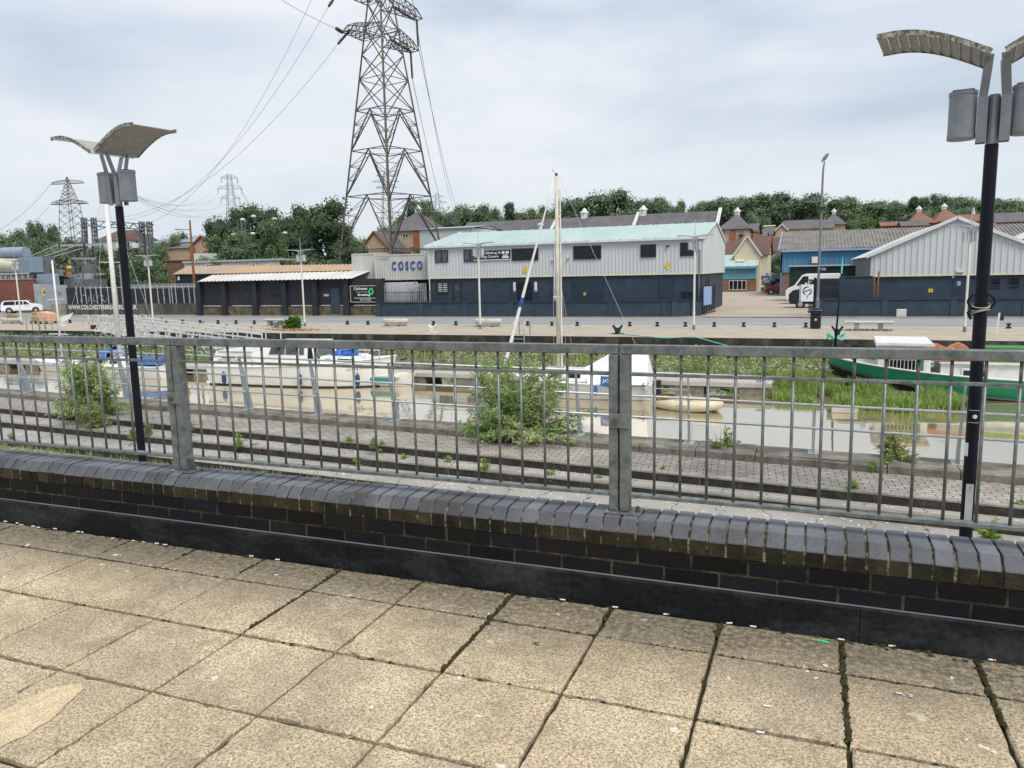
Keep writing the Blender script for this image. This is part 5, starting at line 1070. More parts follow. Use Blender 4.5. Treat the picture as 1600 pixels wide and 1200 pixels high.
a=A(1488,450,g2y);b=A(1511,450,g2y); o=MB().box(a.x,b.x,g2y-.05,g2y,GZ,A(1500,434,g2y).z).build('door','navy_door',wh_); c=A(1498,443,g2y); MB().box(c.x-.12,c.x+.12,g2y-.07,g2y-.051,c.z-.17,c.z+.17).build('door_notice','blue_pale',o)
c=A(1454,454,g2y); MB().box(c.x-.16,c.x+.16,g2y-.03,g2y-.005,c.z-.14,c.z+.14).build('warning_plate','yellow',wh_)
c=A(1500,424,wy0-.05); MB().box(c.x-.25,c.x+.25,wy0-.2,wy0-.04,c.z-.07,c.z+.09).build('floodlight','white_paint',wh_)
for x,y_ in ((1467,431),(1489,433)): c=A(x,y_,g2y); MB().box(c.x-.06,c.x+.06,g2y-.09,g2y,c.z-.06,c.z+.06).build('sensor','white_paint',wh_)
rs=thing('rusty_post','pair of rusty steel stakes standing inside the warehouse railings','post',(A(1370,470,63.6).x,63.6,GZ)); 
for x0,x1,yt in ((1368,1366,432),(1371,1373,424)): MB().bar(Vector((A(x0,470,63.6).x,63.4,GZ)),A(x1,yt,63.6),.10).build('stake','rust',rs)
w2=thing('warehouse','second pale warehouse gable just showing at the right edge','building',(24,98,GZ)); x0_=A(1565,385,98).x
MB().prism([(x0_,GZ),(x0_+16,GZ),(x0_+16,1.6),(x0_+8,4.6),(x0_,1.6)],98,99,'y').build('gable','clad_grey',w2); rf=MB().ribroof((x0_-.2,97.6,1.6),(x0_-.2,125,1.6),(x0_+8,125,4.75),(x0_+8,97.6,4.75),1.1,.05,.2); rf.build('roof','roof_pale',w2)
# ---------------------------------------------------------------- teal-roofed hut, blue warehouse, green store
hy=126.0; hx0,hx1=A(1126,430,hy).x,A(1181,430,hy).x; hz0=A(1160,416,hy).z; hzb=A(1160,436,hy).z
ht_=thing('workshop','small blue workshop with a teal roof at the end of the yard','building',((hx0+hx1)/2,hy,GZ))
MB().corr((hx0,hy),(hx1,hy),hzb,hz0,.45,.06).build('front_cladding','teal_wall',ht_); hd=9.0; hzr=A(1187,398,hy+hd/2).z
MB().box(hx0,hx1,hy+.05,hy+hd,GZ,hzb).build('brick_base','brick_brown',ht_)
MB().prism([(hy,hzb),(hy+hd,hzb),(hy+hd,hz0),(hy+hd/2,hzr),(hy,hz0)],hx1-.1,hx1,'x').build('gable','teal_wall',ht_)
MB().ribroof((hx0,hy-.3,hz0),(hx1+.3,hy-.3,hz0),(hx1+.3,hy+hd/2,hzr+.1),(hx0,hy+hd/2,hzr+.1),1.2,.06,.2).build('roof','roof_teal',ht_)
MB().box(hx0,hx1+.3,hy-.5,hy-.2,hz0-.35,hz0).build('gutter','teal_wall',ht_)
a=A(1156,408,hy+1.6); MB().add([(a.x-.7,hy+1.2,hz0+.75),(a.x+.6,hy+1.2,hz0+.75),(a.x+1.0,hy+3.0,hz0+1.55),(a.x-.3,hy+3.0,hz0+1.55)],[(0,1,2,3)]).build('rooflight','render_cream',ht_)
o=win(ht_,1139,1166,438,453,hy+.04,(.25,.5,.75),fr='white_paint')
bwy=106.0; bx_=A(1219,425,bwy).x; bze=A(1219,391,bwy).z; bxe=bx_+46; bzr=A(1228,363,bwy+10).z
bw_=thing('warehouse','long bright blue shed with a weathered grey corrugated roof','building',(bx_+20,bwy,GZ))
MB().corr((bx_,bwy),(bxe,bwy),A(1219,426,bwy).z,bze,.6,.08).build('front_cladding','blue_wall',bw_); MB().box(bx_,bxe,bwy+.1,bwy+.5,GZ,A(1219,426,bwy).z).build('brick_base','brick_brown',bw_)
MB().prism([(bwy,GZ),(bwy+20,GZ),(bwy+20,bze),(bwy+10,bzr),(bwy,bze)],bx_+.02,bx_+.2,'x').build('gable','blue_wall',bw_)
MB().ribroof((bx_-.2,bwy-.4,bze),(bxe,bwy-.4,bze),(bxe,bwy+10,bzr),(bx_-.2,bwy+10,bzr),.42,.10,.5).build('roof','roof_asb',bw_)
MB().bar((bx_-.25,bwy-.45,bze),(bx_-.25,bwy+10,bzr),.12,.35).box(bx_,bxe,bwy-.5,bwy-.35,bze-.25,bze-.02).build('verge_trim','blue_pale',bw_)
c=A(1273,406,bwy); MB().box(c.x-.35,c.x+.35,bwy-.4,bwy,c.z-.4,c.z+.4).build('wall_unit','white_paint',bw_)
gs_=thing('store','dark green corrugated store behind the parked vans','building',(3,92,GZ)); gx=A(1233,430,90).x; gz_=A(1233,417,90).z
MB().corr((gx,90),(gx+11,90),GZ,gz_,.35,.05).build('wall','turf_dark' if 'turf_dark' in M else 'leafless',gs_) if False else MB().corr((gx,90),(gx+11,90),GZ,gz_,.35,.05).build('wall',pm('store_green',(.015,.045,.04),rough=.6),gs_); MB().box(gx-.1,gx+11,89.7,94,gz_,gz_+.15).build('roof','steel_pale',gs_)
yw=thing('yard_clutter','heap of crates, white drum and bottles stacked beside the workshop','crates',(A(1200,445,118).x,118,GZ))
for k in range(26):
    p=A(1195+rnd.uniform(0,22),rnd.uniform(428,452),118+rnd.uniform(0,6)); s=rnd.uniform(.25,.6); z=max(GZ+.3,p.z); MB().box(p.x-s,p.x+s,p.y-.3,p.y+.3,z-s*.6,z+s*.5).build('crate',rnd.choice(['concrete_pale','steel_grey','blue_canvas','brick_brown','white_paint','steel_grey']),yw,bevel=.03)
MB().box(A(1193,450,120).x,A(1219,450,120).x,123,124,GZ,GZ+2.4).build('stack_backing','frame_dark',yw)
# ---------------------------------------------------------------- cars
def wheel(r_,x,y,rad=.32,wd=.2,face=-1):
    t_=MB(); n=18
    t_.tube([(x,y-wd/2,rad),(x,y+wd/2,rad)],rad,n); w_=t_.build('wheel','tyre',r_,local=True); MB().tube([(x,y-wd/2-.012,rad),(x,y+wd/2+.012,rad)],rad*.62,n).build('rim','rim',w_,local=True); return w_
def car(name,label,loc,rz,L_,W_,Hh,mat,kind,face=1,group=None,cat='car'):
    """bodies extruded from a side profile, rounded by a bevel; front toward +x"""
    r=thing(name,label,cat,loc,rz,group)
    P={'estate':[(-.5,.30),(-.49,.62),(-.475,.80),(-.42,.97),(.0,.99),(.12,.94),(.22,.72),(.40,.62),(.49,.48),(.50,.25),(.47,.16),(-.48,.16)],
       'hatch':[(-.5,.28),(-.5,.60),(-.46,.70),(-.34,.96),(-.02,.99),(.12,.93),(.25,.68),(.42,.58),(.495,.42),(.5,.22),(.46,.15),(-.48,.15)],
       'van':[(-.5,.2),(-.5,.97),(-.48,1.0),(.12,1.0),(.2,.96),(.34,.62),(.46,.52),(.5,.42),(.5,.18),(.46,.12),(-.48,.12)],
       'suv':[(-.5,.26),(-.5,.64),(-.47,.93),(-.40,.985),(.02,.99),(.10,.96),(.22,.68),(.44,.60),(.5,.48),(.5,.22),(.46,.15),(-.48,.15)]}[kind]
    zb=.60 if kind=='estate' else .6
    low=[(x*L_,z*Hh) for x,z in P]
    body=MB(); n=len(low); lv=[(-1,.0),(-.93,0)]
    def yy(z): return W_/2*(1-.30*max(0,(z/Hh-.60))**1.0*(1.0 if kind!='van' else .35))
    body.v+=[(x,-yy(z),z) for x,z in low]+[(x,yy(z),z) for x,z in low]; body.f+=[tuple(range(n)),tuple(range(n,2*n))[::-1]]+[(i,n+i,n+(i+1)%n,(i+1)%n) for i in range(n)]
    bo=body.build('body',mat,r,local=True,bevel=.05)
    for wx in (-.30,.31): 
        for s in (-1,1): wheel(r,wx*L_,s*(W_/2-.09),.205*Hh if kind in('estate','hatch') and Hh<2 else .36)
        ar=MB(); 
        for s in (-1,1): ar.tube([(wx*L_,s*(W_/2+.004)-.002,.36 if Hh>2 else .215*Hh),(wx*L_,s*(W_/2+.004)+.002,.36 if Hh>2 else .215*Hh)],.43 if Hh>2 else .25*Hh,20)
        ar.build('wheel_arch','frame_dark',r,local=True)
    G_={'estate':[[(-.43,.66),(-.40,.92),(-.16,.94),(-.16,.66)],[(-.14,.66),(-.14,.94),(.02,.935),(.02,.66)],[(.04,.66),(.04,.93),(.10,.90),(.20,.68)]],
        'hatch':[[(-.36,.66),(-.29,.90),(-.12,.93),(-.12,.66)],[(-.10,.66),(-.10,.93),(.08,.90),(.20,.66)]],
        'van':[[(.08,.60),(.08,.92),(.18,.92),(.30,.62)]],
        'suv':[[(-.44,.68),(-.41,.92),(-.20,.94),(-.20,.68)],[(-.18,.68),(-.18,.94),(.0,.94),(.0,.68)],[(.02,.68),(.02,.93),(.08,.91),(.17,.70)]]}[kind]
    for g in G_:
        for s in (-1,1):
            q=MB(); q.v+=[(x*L_,s*(yy(z*Hh)+.008),z*Hh) for x,z in g]; q.f.append(tuple(range(len(g)))); q.build('side_window','glass_dark' if mat!='car_red' else 'glass_mid',r,local=True)
    i0=[k for k,(x,z) in enumerate(P) if x>0 and z>.9][-1]; (xa,za),(xb,zb_)=P[i0],P[i0+1]
    d=Vector((xb-xa,0,zb_-za)); nrm=Vector((.012,0,.012)); q=MB(); f0,f1=.10,.92
    pa=Vector(((xa+(xb-xa)*f0)*L_,0,(za+(zb_-za)*f0)*Hh))+nrm; pb=Vector(((xa+(xb-xa)*f1)*L_,0,(za+(zb_-za)*f1)*Hh))+nrm
    q.add([(pa.x,-W_*.38,pa.z),(pa.x,W_*.38,pa.z),(pb.x,W_*.43,pb.z),(pb.x,-W_*.43,pb.z)],[(0,1,2,3)]); q.build('windscreen','glass_mid',r,local=True)
    for s in (-1,1): MB().box(.455*L_,.502*L_,s*W_*.33-.14,s*W_*.33+.14,.40*Hh,.47*Hh).build('headlight','lamp_glass',r,local=True,bevel=.02)
    MB().box(.495*L_,.508*L_,-.28,.28,.27*Hh,.34*Hh).build('grille','frame_dark',r,local=True); MB().box(-.35*L_,.33*L_,-W_/2-.006,W_/2+.006,.18*Hh,.21*Hh).build('sill','frame_dark',r,local=True)
    for s in (-1,1): MB().box(.10*L_,.14*L_,s*(W_/2+.05)-.08,s*(W_/2+.05)+.08,.64*Hh,.71*Hh).build('mirror',mat,r,local=True,bevel=.02)
    return r
ca=A(4,487,64.2); cb_=A(72,487,64.2); cxm=A(38,478,70).x
cL=(A(72,480,69).x-A(4,480,69).x); car('parked_car','white estate car parked by the red brick wall at the far left',(A(38,480,69.6).x,69.6,-3.86),R(37),4.9,1.8,1.62,'car_white','estate')
cc=A(-6,480,70); car('parked_car','dark car whose tail just shows at the left edge behind the white estate',(A(6,480,71).x-cL*.5,70.8,-3.86),0,cL*.9,1.8,1.45,'car_dark','hatch')
c=G(1222,452.5); cl_=A(1238,440,112).x-A(1196,440,112).x
car('parked_car','dark red hatchback parked side-on at the end of the yard',(A(1222,440,112).x,112,GZ),R(180),cl_+.9,1.8,A(1215,436.5,112).z-A(1215,452.5,112).z+.35,'car_red','hatch')
car('parked_car','second red car mostly hidden behind the first red one',(A(1232,440,116).x,116,GZ),R(180),4.3,1.8,2.2,'car_red','suv')
vx0,vx1=A(1228,450,84).x,A(1312,450,84).x; car('parked_van','white panel van parked nose to the left behind the poster',((vx0+vx1)/2,84,GZ),R(180),vx1-vx0,2.0,A(1275,427.5,84).z-GZ,'car_white','van',cat='van')
vx0,vx1=A(1233,460,76).x,A(1331,460,76).x; car('parked_car','dark estate car parked in front of the white van',((vx0+vx1)/2,76,GZ),R(180),vx1-vx0,1.9,A(1290,434.5,76).z-GZ,'car_dark','suv')
vx0=A(1322,440,88).x; car('parked_van','white van tail showing beside the gabled warehouse',(vx0+2.2,90,GZ),R(180),4.6,2,2.9,'car_white','van',cat='van')
# ---------------------------------------------------------------- black scrapyard shed, rusty roof, container, fences
sh0,sh1=A(310,470,63.5).x,A(598,470,63.5).x; stp=-.33
shd=thing('scrapyard_shed','long black-painted shed wall with buttresses and a grubby plinth','building',((sh0+sh1)/2,64,GZ))
MB().box(sh0,sh1,63.5,64.1,GZ+.95,stp).build('wall','black_wall',shd); MB().box(sh0,sh1,63.46,64.1,GZ-.05,GZ+.95).build('plinth','grubby_base',shd)
for x in (313,352,400,446,494,543,594): c=A(x,470,63.4).x; MB().prism([(63.47,GZ),(63.05,GZ),(63.18,stp-.1),(63.47,stp)],c-.28,c+.28,'x').build('buttress','black_wall',shd)
l_=MB()
for a,b in ((318,349),(363,396),(408,443),(455,490),(502,516),(532,539),(553,591)): l_.box(A(a,480,63.4).x,A(b,480,63.4).x,63.40,63.47,GZ+.93,GZ+1.0)
l_.build('ledge','concrete_pale',shd)
a=A(517,470,63.4);b=A(530,470,63.4); MB().box(a.x,b.x,63.42,63.5,GZ+.25,A(520,450,63.4).z).build('door','navy',shd)
for a,b in ((505,513),(423,436)): MB().box(A(a,460,63.4).x,A(b,460,63.4).x,63.475,63.5,A(a,463,63.4).z,A(a,459.5,63.4).z).build('faded_notice','timber_dark' if a<500 else 'timber_pale',shd)
# lean-to roof of pale sheets, then the rusty roof behind
a0,a1=A(309,441,63).x,A(549,438,63).x; zr1=A(330,430.5,66.5).z
MB().ribroof((a0,62.9,stp+.02),(a1,62.9,stp+.02),(a1,66.5,zr1+.1),(A(330,431,66.5).x,66.5,zr1+.02),.5,.06,.5).build('lean_to_roof','roof_white',shd)
rr_=thing('rusty_roofed_shed','long low shed with a rust-streaked corrugated roof behind the black wall','building',(-50,68,GZ))
x0_,x1_=A(271,430,67).x,A(548,425,67).x; ze_=A(300,428,67).z; zr_=A(300,416,72).z
MB().ribroof((x0_,66.8,ze_),(x1_,66.8,A(540,426,67).z),(x1_,72,A(540,414.5,72).z),(A(292,417,72).x,72,zr_),.45,.07,.5).build('roof','roof_rust',rr_)
MB().corr((x0_+.3,67),(x1_,67),GZ,ze_-.02,.4,.05).build('front_wall','black_wall',rr_); MB().box(x0_+.3,x1_,67.1,72,GZ,ze_-.1).build('inner_walls','black_wall',rr_)
c=A(279,435,66.9); MB().box(c.x-.12,c.x+.12,66.88,66.94,c.z-.2,c.z+.2).build('notice','white_paint',rr_)
sg=thing('sign','black sign with white lettering and a green arrow logo on the end of the shed','sign',(A(571,460,63.3).x,63.3,-1.6)); o,xa_,xb_,zb,zt=sign(sg,548.5,592,447,471.5,63.35,'barge_black','board',.05)
wd_=xb_-xa_; ht=zt-zb; y=63.35-.06
MB().box(xa_-.05,xa_,y-.01,63.35,zb,zt).box(xb_,xb_+.05,y-.01,63.35,zb,zt).box(xa_-.05,xb_+.05,y-.01,63.35,zt,zt+.05).box(xa_-.05,xb_+.05,y-.01,63.35,zb-.05,zb).build('frame','concrete_pale',o)
for s_,x,w_,z_,h_,mt,bd_ in (('Colchester',.12,.50,.76,.17,'white_letter',.02),('Breaking',.26,.44,.34,.18,'white_letter',.03),('www.colchesterbreakers.co.uk',.12,.76,.20,.09,'white_letter',.01),('Tel: 01206',.32,.40,.07,.09,'white_letter',.01)):
    txt(s_.replace(' 864327',''),wd_*w_,ht*h_,mt,o,(xa_+wd_*x,y-.004,zb+ht*z_),bold=bd_)
marks(wd_*.46,ht*.10,'grey_letter',o,(xa_+wd_*.20,y-.004,zb+ht*.58),n=12,seed=6)
lg=MB(); cx,cz=xa_+wd_*.74,zb+ht*.66
for k in range(3):
    a0_=R(90-120*k); pts=[]
    for q in range(7): t=a0_+R(48)-R(86)*q/6; pts.append((math.cos(t),math.sin(t)))
    for p,q2 in zip(pts,pts[1:]): lg.add([(cx+p[0]*.14,y-.006,cz+p[1]*.16),(cx+q2[0]*.14,y-.006,cz+q2[1]*.16),(cx+q2[0]*.29,y-.006,cz+q2[1]*.33),(cx+p[0]*.29,y-.006,cz+p[1]*.33)],[(0,1,2,3)])
    p=pts[-1]; t=a0_+R(48)-R(86)-R(34); lg.add([(cx+p[0]*.06,y-.007,cz+p[1]*.07),(cx+p[0]*.36,y-.007,cz+p[1]*.41),(cx+math.cos(t)*.21,y-.007,cz+math.sin(t)*.24)],[(0,1,2)])
lg.build('arrow_logo','green_logo',o)
def container(x0,x1,y0,y1,z0,h_,label,mat='container'):
    r=thing('shipping_container',label,'container',((x0+x1)/2,(y0+y1)/2,z0)); m_=MB(); dp=.05
    m_.corr((x0+.1,y0),(x1-.1,y0),z0+.15,z0+h_-.12,.28,dp); m_.corr((x0,y1),(x0,y0),z0+.15,z0+h_-.12,.28,dp,nrm=(-1,0,0)); m_.corr((x1,y0),(x1,y1),z0+.15,z0+h_-.12,.28,dp,nrm=(1,0,0)); m_.build('side_panels',mat,r)
    f=MB(); 
    for x in (x0,x1-.12):
        for y_ in (y0-.06,y1-.06): f.box(x,x+.12,y_,y_+.12,z0,z0+h_)
    f.box(x0+.12,x1-.12,y0-.06,y0+.06,z0,z0+.15).box(x0+.12,x1-.12,y0-.06,y0+.06,z0+h_-.12,z0+h_); f.build('frame',mat,r); MB().box(x0,x1,y0,y1,z0+h_-.06,z0+h_-.01).build('roof_panel','white_old',r); return r
cz0=-.50; cx0,cxm_,cx1=A(547,418,66).x,A(585.5,418,66).x,A(667,418,66).x
k1=container(cx0,cxm_-.04,66.4,68.8,cz0,2.62,'off-white shipping container raised on a stack at the end of the shed'); k2=container(cxm_+.02,cx1-.02,66,68.4,cz0-.02,2.45,'pale grey shipping container lettered in blue, raised beside the two-storey unit')
a=A(612,422,65.9); b=A(660,422,65.9); txt('C O S C O',b.x-a.x,.88,'blue_letter',k2,(a.x,65.925,A(612,423,65.9).z),bold=.05,name='company_lettering')
a=A(589,407,65.9); marks(1.3,.30,'pale_letter',k2,(a.x,65.925,a.z),n=6,seed=3)
st_=thing('container_stand','lower dark container carrying the two raised ones','container',(-38.5,68,GZ)); MB().corr((cx0,66.9),(cx1,66.9),GZ,cz0-.05,.28,.05).build('side_panels','black_wall',st_)
pf=thing('palisade_fence','grey corrugated and palisade fence below the lettered container','fence',(A(632,460,63.6).x,63.8,GZ)); a,b=A(598,460,63.8).x,A(668,460,63.8).x
MB().corr((a,64.2),(b-1.2,64.2),GZ,A(630,441,64).z,.22,.04).build('sheet','pale_wall',pf); q=MB(); x=a
while x<b: q.box(x,x+.07,63.78,63.80,GZ+1.0,A(630,443,63.8).z); x+=.19
q.build('pales','steel_pale',pf)
place_bush('bush','ragged green shrub between the grey fence and the two-storey unit','bush',(A(652,465,65).x,64.9,GZ+.2),77,1.9,3.4,70,.22,.06,'leaf_olive',14)
# black fence with website lettering
fx0,fx1=A(103,470,64.5).x,A(311,470,64.5).x; bfn=thing('fence','black sheeted fence between pale posts on a low concrete wall','fence',((fx0+fx1)/2,64.6,GZ)); zt=A(200,448,64.6).z
MB().box(fx0,fx1,64.65,64.72,GZ+1.2,zt).build('black_sheeting','black_wall',bfn); MB().box(fx0,fx1,64.4,64.7,GZ-.05,GZ+1.22).build('base_wall',pm('base_wall',(.045,.045,.05),rough=.9,c2=(.13,.12,.10),scale=.9,stretch=(1,1,.5)),bfn)
for x in (119,126,133,141,150,157,168,182,190,211,226,235,246,255,264,268,274,286,295,303): c=A(x,460,64.5); MB().bar((c.x,64.6,GZ+1.2),(c.x-.05,64.6,zt+.15),.075).build('pale','steel_pale',bfn)
q=MB(); x=fx0+9
while x<fx1: q.box(x,x+.06,64.6,64.62,zt-.25,zt+.28); x+=.2
q.box(fx0+3,fx1,64.62,64.64,zt-.1,zt-.02); q.build('palisade_tops','steel_pale',bfn)
a=A(107,485,64.38); b=A(214.5,483,64.38); txt('WWW.COLCHESTERBREAKERS.CO.UK',b.x-a.x,.50,'white_letter',bfn,(a.x,64.385,A(150,483.5,64.38).z),bold=.02,name='website_lettering')
gf=MB(); c0=A(130,471,64.6)
for ox,w_ in ((0,.9),(1.1,.7),(2.0,.8),(3.2,.9)):
    pts=[(c0.x+ox+w_*.5*math.cos(t),64.64,c0.z+.35+.42*math.sin(t*1.3+ox)) for t in [i*.5 for i in range(10)]]; gf.tube(pts,.03,4)
gf.build('graffiti','steel_pale',bfn)
# red brick wall, gate and transformer compound at the far left
rw=thing('brick_wall','red brick compound wall behind the white estate car','wall',(-105,72,GZ)); x1_=A(55,460,72).x; ztw=A(30,438,72).z
MB().box(-135,x1_,72,72.35,GZ,ztw).build('wall','brick_red',rw); MB().box(-135,x1_+.05,71.95,72.4,ztw,ztw+.12).build('coping','tile_brown',rw)
lp=MB()
for k in range(30): xx=x1_-.4-k*.42; lp.tube([(xx+.2*math.cos(a),72.1,ztw+.32+.2*math.sin(a)) for a in [i*.8 for i in range(9)]],.018,4)
lp.build('razor_wire','steel_pale',rw)
pg=thing('palisade_gate','grey steel palisade gates with a yellow warning sign','gate',(-92,70,GZ)); q=MB(); a=Vector((x1_,71.9,0)); b=Vector((fx0-.2,65.0,0)); n_=int((b-a).length/.19)
for k in range(n_): p=a.lerp(b,k/n_); zt_=A(80,446,70).z+(.25 if k%2 else .18)-(k/n_)*.2; q.bar((p.x,p.y,GZ+.35),(p.x,p.y,zt_),.09,.03)
q.build('pales','galv_light',pg); q=MB()
for z in (GZ+.6,GZ+2.5): q.bar((a.x,a.y,z),(b.x,b.y,z),.06)
q.build('rail','galv_light',pg); q=MB()
for k in range(9): p=Vector((x1_-.6,73,0)).lerp(Vector((x1_+3,73,0)),k/8); q.box(p.x,p.x+.34,73,73.05,GZ,A(60,428,73).z)
q.build('sheeted_leaf','tank_blue',pg)
c=A(70,456,69.5); ys=MB().box(c.x-.42,c.x+.42,c.y-.04,c.y,c.z-.5,c.z+.5).build('warning_sign','yellow',pg); MB().prism([(c.x-.25,c.z-.2),(c.x+.25,c.z-.2),(c.x,c.z+.25)],c.y-.06,c.y-.045,'y').build('triangle','frame_dark',ys)
MB().box(A(84,480,65.2).x,fx0,64.8,65.1,GZ,GZ+1.25).build('plinth_wall','concrete',pg)
pf_=MB().box(-135,A(56,430,76).x,75,79,A(20,436,76).z-.3,A(20,436,76).z)
tf=thing('transformer','large substation transformer with grey-blue tank, cream drum and ribbed radiator','transformer',(A(25,415,78).x,78,GZ))
pf_.build('platform','steel_pale',tf); q=MB(); x=-120
while x<A(56,430,76).x: q.box(x,x+.12,75,75.1,A(20,436,76).z,A(20,428,76).z); x+=1.1
q.box(-135,A(56,430,76).x,75,75.12,A(20,428,76).z-.1,A(20,428,76).z+.12); q.build('guard_rail','steel_pale',tf)
MB().box(-135,A(56,430,76).x,76,79,GZ,A(20,436,76).z-.3).build('supporting_wall',pm('green_panel',(.12,.2,.15),rough=.7),tf)
c0=A(4,395,78); c1=A(41,394,78); MB().tube([c0,c1],.75,18).build('conservator_tank','tank_blue',tf,smooth=False)
c0=A(-6,414,77); c1=A(30,415,77); MB().tube([c0,c1,A(36,415,77)],[.95,.95,.7],18).build('drum','cream',tf); 
q=MB(); a=A(38,402,77); b=A(55,402,77); zb=A(40,426,77).z
for k in range(10): x=a.x+(b.x-a.x)*k/9; q.box(x,x+.12,76,78,zb,a.z)
q.build('radiator','tank_blue',tf); MB().box(A(-10,430,79).x,b.x,78.2,80,zb-.6,A(10,402,79).z).build('main_tank','steel_grey',tf)
q=MB()
for p0,p1 in (((44,402),(90,382)),((55,405),(115,385)),((72,405),(128,388))): q.tube([A(*p0,79),A(*p1,86)],.05,6)
q.build('busbar','steel_pale',tf)
for x in (60,66,73,83): c=A(x,420,79); q=MB().lathe([(.17,0)]+[(.17 if k%2 else .26,.12*k) for k in range(1,12)]+[(.12,1.5)],(c.x,79,c.z-.6),8).build('bushing','insulator',tf)
# ---------------------------------------------------------------- substation gantry, switchgear, brick switch house
def lattice(mb_,p,q,w_,cells,t_=.07):
    p=Vector(p);q=Vector(q);d=(q-p).normalized(); u=Vector((0,0,1)) if abs(d.z)<.9 else Vector((1,0,0)); a=d.cross(u).normalized()*w_/2; b=a.cross(d).normalized()*w_/2; C=[a+b,a-b,-a-b,-a+b]
    for c in C: mb_.bar(p+c,q+c,t_*1.3)
    for k in range(cells):
        f0,f1=k/cells,(k+1)/cells
        for i in range(4): c,e=C[i],C[(i+1)%4]; mb_.bar(p.lerp(q,f0)+c,p.lerp(q,f1)+e,t_*.7) if k%2 else mb_.bar(p.lerp(q,f0)+e,p.lerp(q,f1)+c,t_*.7)
gn=thing('substation_gantry','grey lattice gantry spanning two pairs of columns in the substation','gantry',(A(185,400,92).x,92,GZ))
gy_=92
for x0,x1,yt in ((131,134,340),(146,152,340),(221,224,346),(233,238,346)):
    a=A(x1,440,gy_); q=MB(); lattice(q,(a.x,gy_,GZ),(A(x0,yt,gy_).x,gy_,A(x0,yt,gy_).z),.48,22,.13); q.build('column','steel_grey',gn)
q=MB(); a=A(129,344,gy_); b=A(236,351,gy_); lattice(q,(a.x,gy_,a.z-.4),(b.x,gy_,b.z-.4),.85,14,.12); q.build('beam','steel_grey',gn)
q=MB(); a=A(134,372,gy_); q.bar(A(146,362,gy_),A(180,350,gy_),.1); q.bar(A(211,358,gy_),A(224,378,gy_),.1); q.build('knee_brace','steel_grey',gn)
sw=thing('switchgear','rows of busbars, dark bushings and steel supports in the substation compound','switchgear',(A(120,430,88).x,88,GZ))
for k in range(11):
    x=A(94+k*13 if k<5 else 94+k*13.5,400,88+k%3*2); n_=88+k%3*2; MB().box(x.x-.12,x.x+.12,n_-.12,n_+.12,GZ,A(95,404,n_).z).build('support','steel_pale' if k%2 else 'steel_grey',sw)
    MB().lathe([(.12,0)]+[(.12 if j%2 else .2,.16*j) for j in range(1,14)]+[(.1,2.2)],(x.x,n_,A(95,404,n_).z),8).build('insulator','insulator',sw)
for (p0,p1,n_) in (((92,404),(170,404),88),((90,384),(160,382),90),((95,430),(165,428),86),((75,428),(120,432),84)): q=MB().bar(A(*p0,n_),A(*p1,n_),.32); q.build('crossbeam','steel_pale',sw)
q=MB()
for k in range(26): x=rnd.uniform(82,168); q.bar(A(x,rnd.uniform(408,442),rnd.uniform(84,94)),A(x+rnd.uniform(-12,12),rnd.uniform(408,442),rnd.uniform(84,94)),.10)
q.build('steelwork','steel_grey',sw)
for k in range(9): c=A(rnd.uniform(85,160),rnd.uniform(418,440),rnd.uniform(80,84)); MB().box(c.x-.5,c.x+.5,c.y-.3,c.y+.3,c.z-.45,c.z+.45).build('cabinet',rnd.choice(['steel_grey','steel_pale','steel_grey','tank_blue']),sw)
q=MB(); x=A(100,440,78).x
while x<A(165,440,78).x: q.box(x,x+.14,78,78.03,GZ,A(130,436,78).z); x+=.25
q.build('inner_fence','steel_grey',sw)
oc=A(107,420,80); pr=thing('hoist','small orange and yellow chain hoist hanging in the switchgear','hoist',(oc.x,80,oc.z-.8)); MB().box(oc.x-.35,oc.x+.2,79.9,80.3,oc.z-.85,oc.z-.2).build('body','orange',pr,bevel=.05); MB().lathe([(.1,0),(.35,.15),(.42,.4),(.2,.6)],(oc.x+.15,80,oc.z-.2),7).build('hood','yellow',pr)
for i,(x,y_) in enumerate(((186,384),(211,384))):
    c=A(x,y_,87); r=thing('current_transformer','white-headed current transformer on a dark insulator, %s of the pair beyond the left lamp pole'%('left' if i==0 else 'right'),'transformer',(c.x,87,GZ)); MB().box(c.x-.35,c.x+.35,86.7,87.3,c.z-.4,c.z+.35).build('head','white_paint',r,bevel=.08); MB().lathe([(.22,0)]+[(.2 if j%2 else .32,.2*j) for j in range(1,12)]+[(.2,2.3)],(c.x,87,c.z-2.7),10).build('insulator','insulator',r); MB().box(c.x-.2,c.x+.2,86.8,87.2,GZ,c.z-2.7).build('support','steel_pale',r)
shy=100; sh_=thing('switch_house','long low red-brown brick building with white-framed windows','building',(A(230,430,shy).x,shy,GZ)); a=A(164,430,shy); b=A(292,430,shy); zt=A(230,410,shy).z
MB().box(a.x,b.x,shy,shy+8,GZ,zt).build('wall','brick_brown',sh_); MB().box(a.x-.1,b.x+.1,shy-.1,shy+8.1,zt,zt+.2).build('parapet','tile_brown',sh_)
for x0_,x1_ in ((203,211),(218,224),(229,236),(242,260)): win(sh_,x0_,x1_,426,439,shy,(.33,.66),'glass_dark','white_paint'); MB().box(A(x0_,424,shy).x-.1,A(x1_,424,shy).x+.1,shy-.08,shy,A(x0_,426,shy).z,A(x0_,424,shy).z+.1).build('lintel','white_paint',sh_)
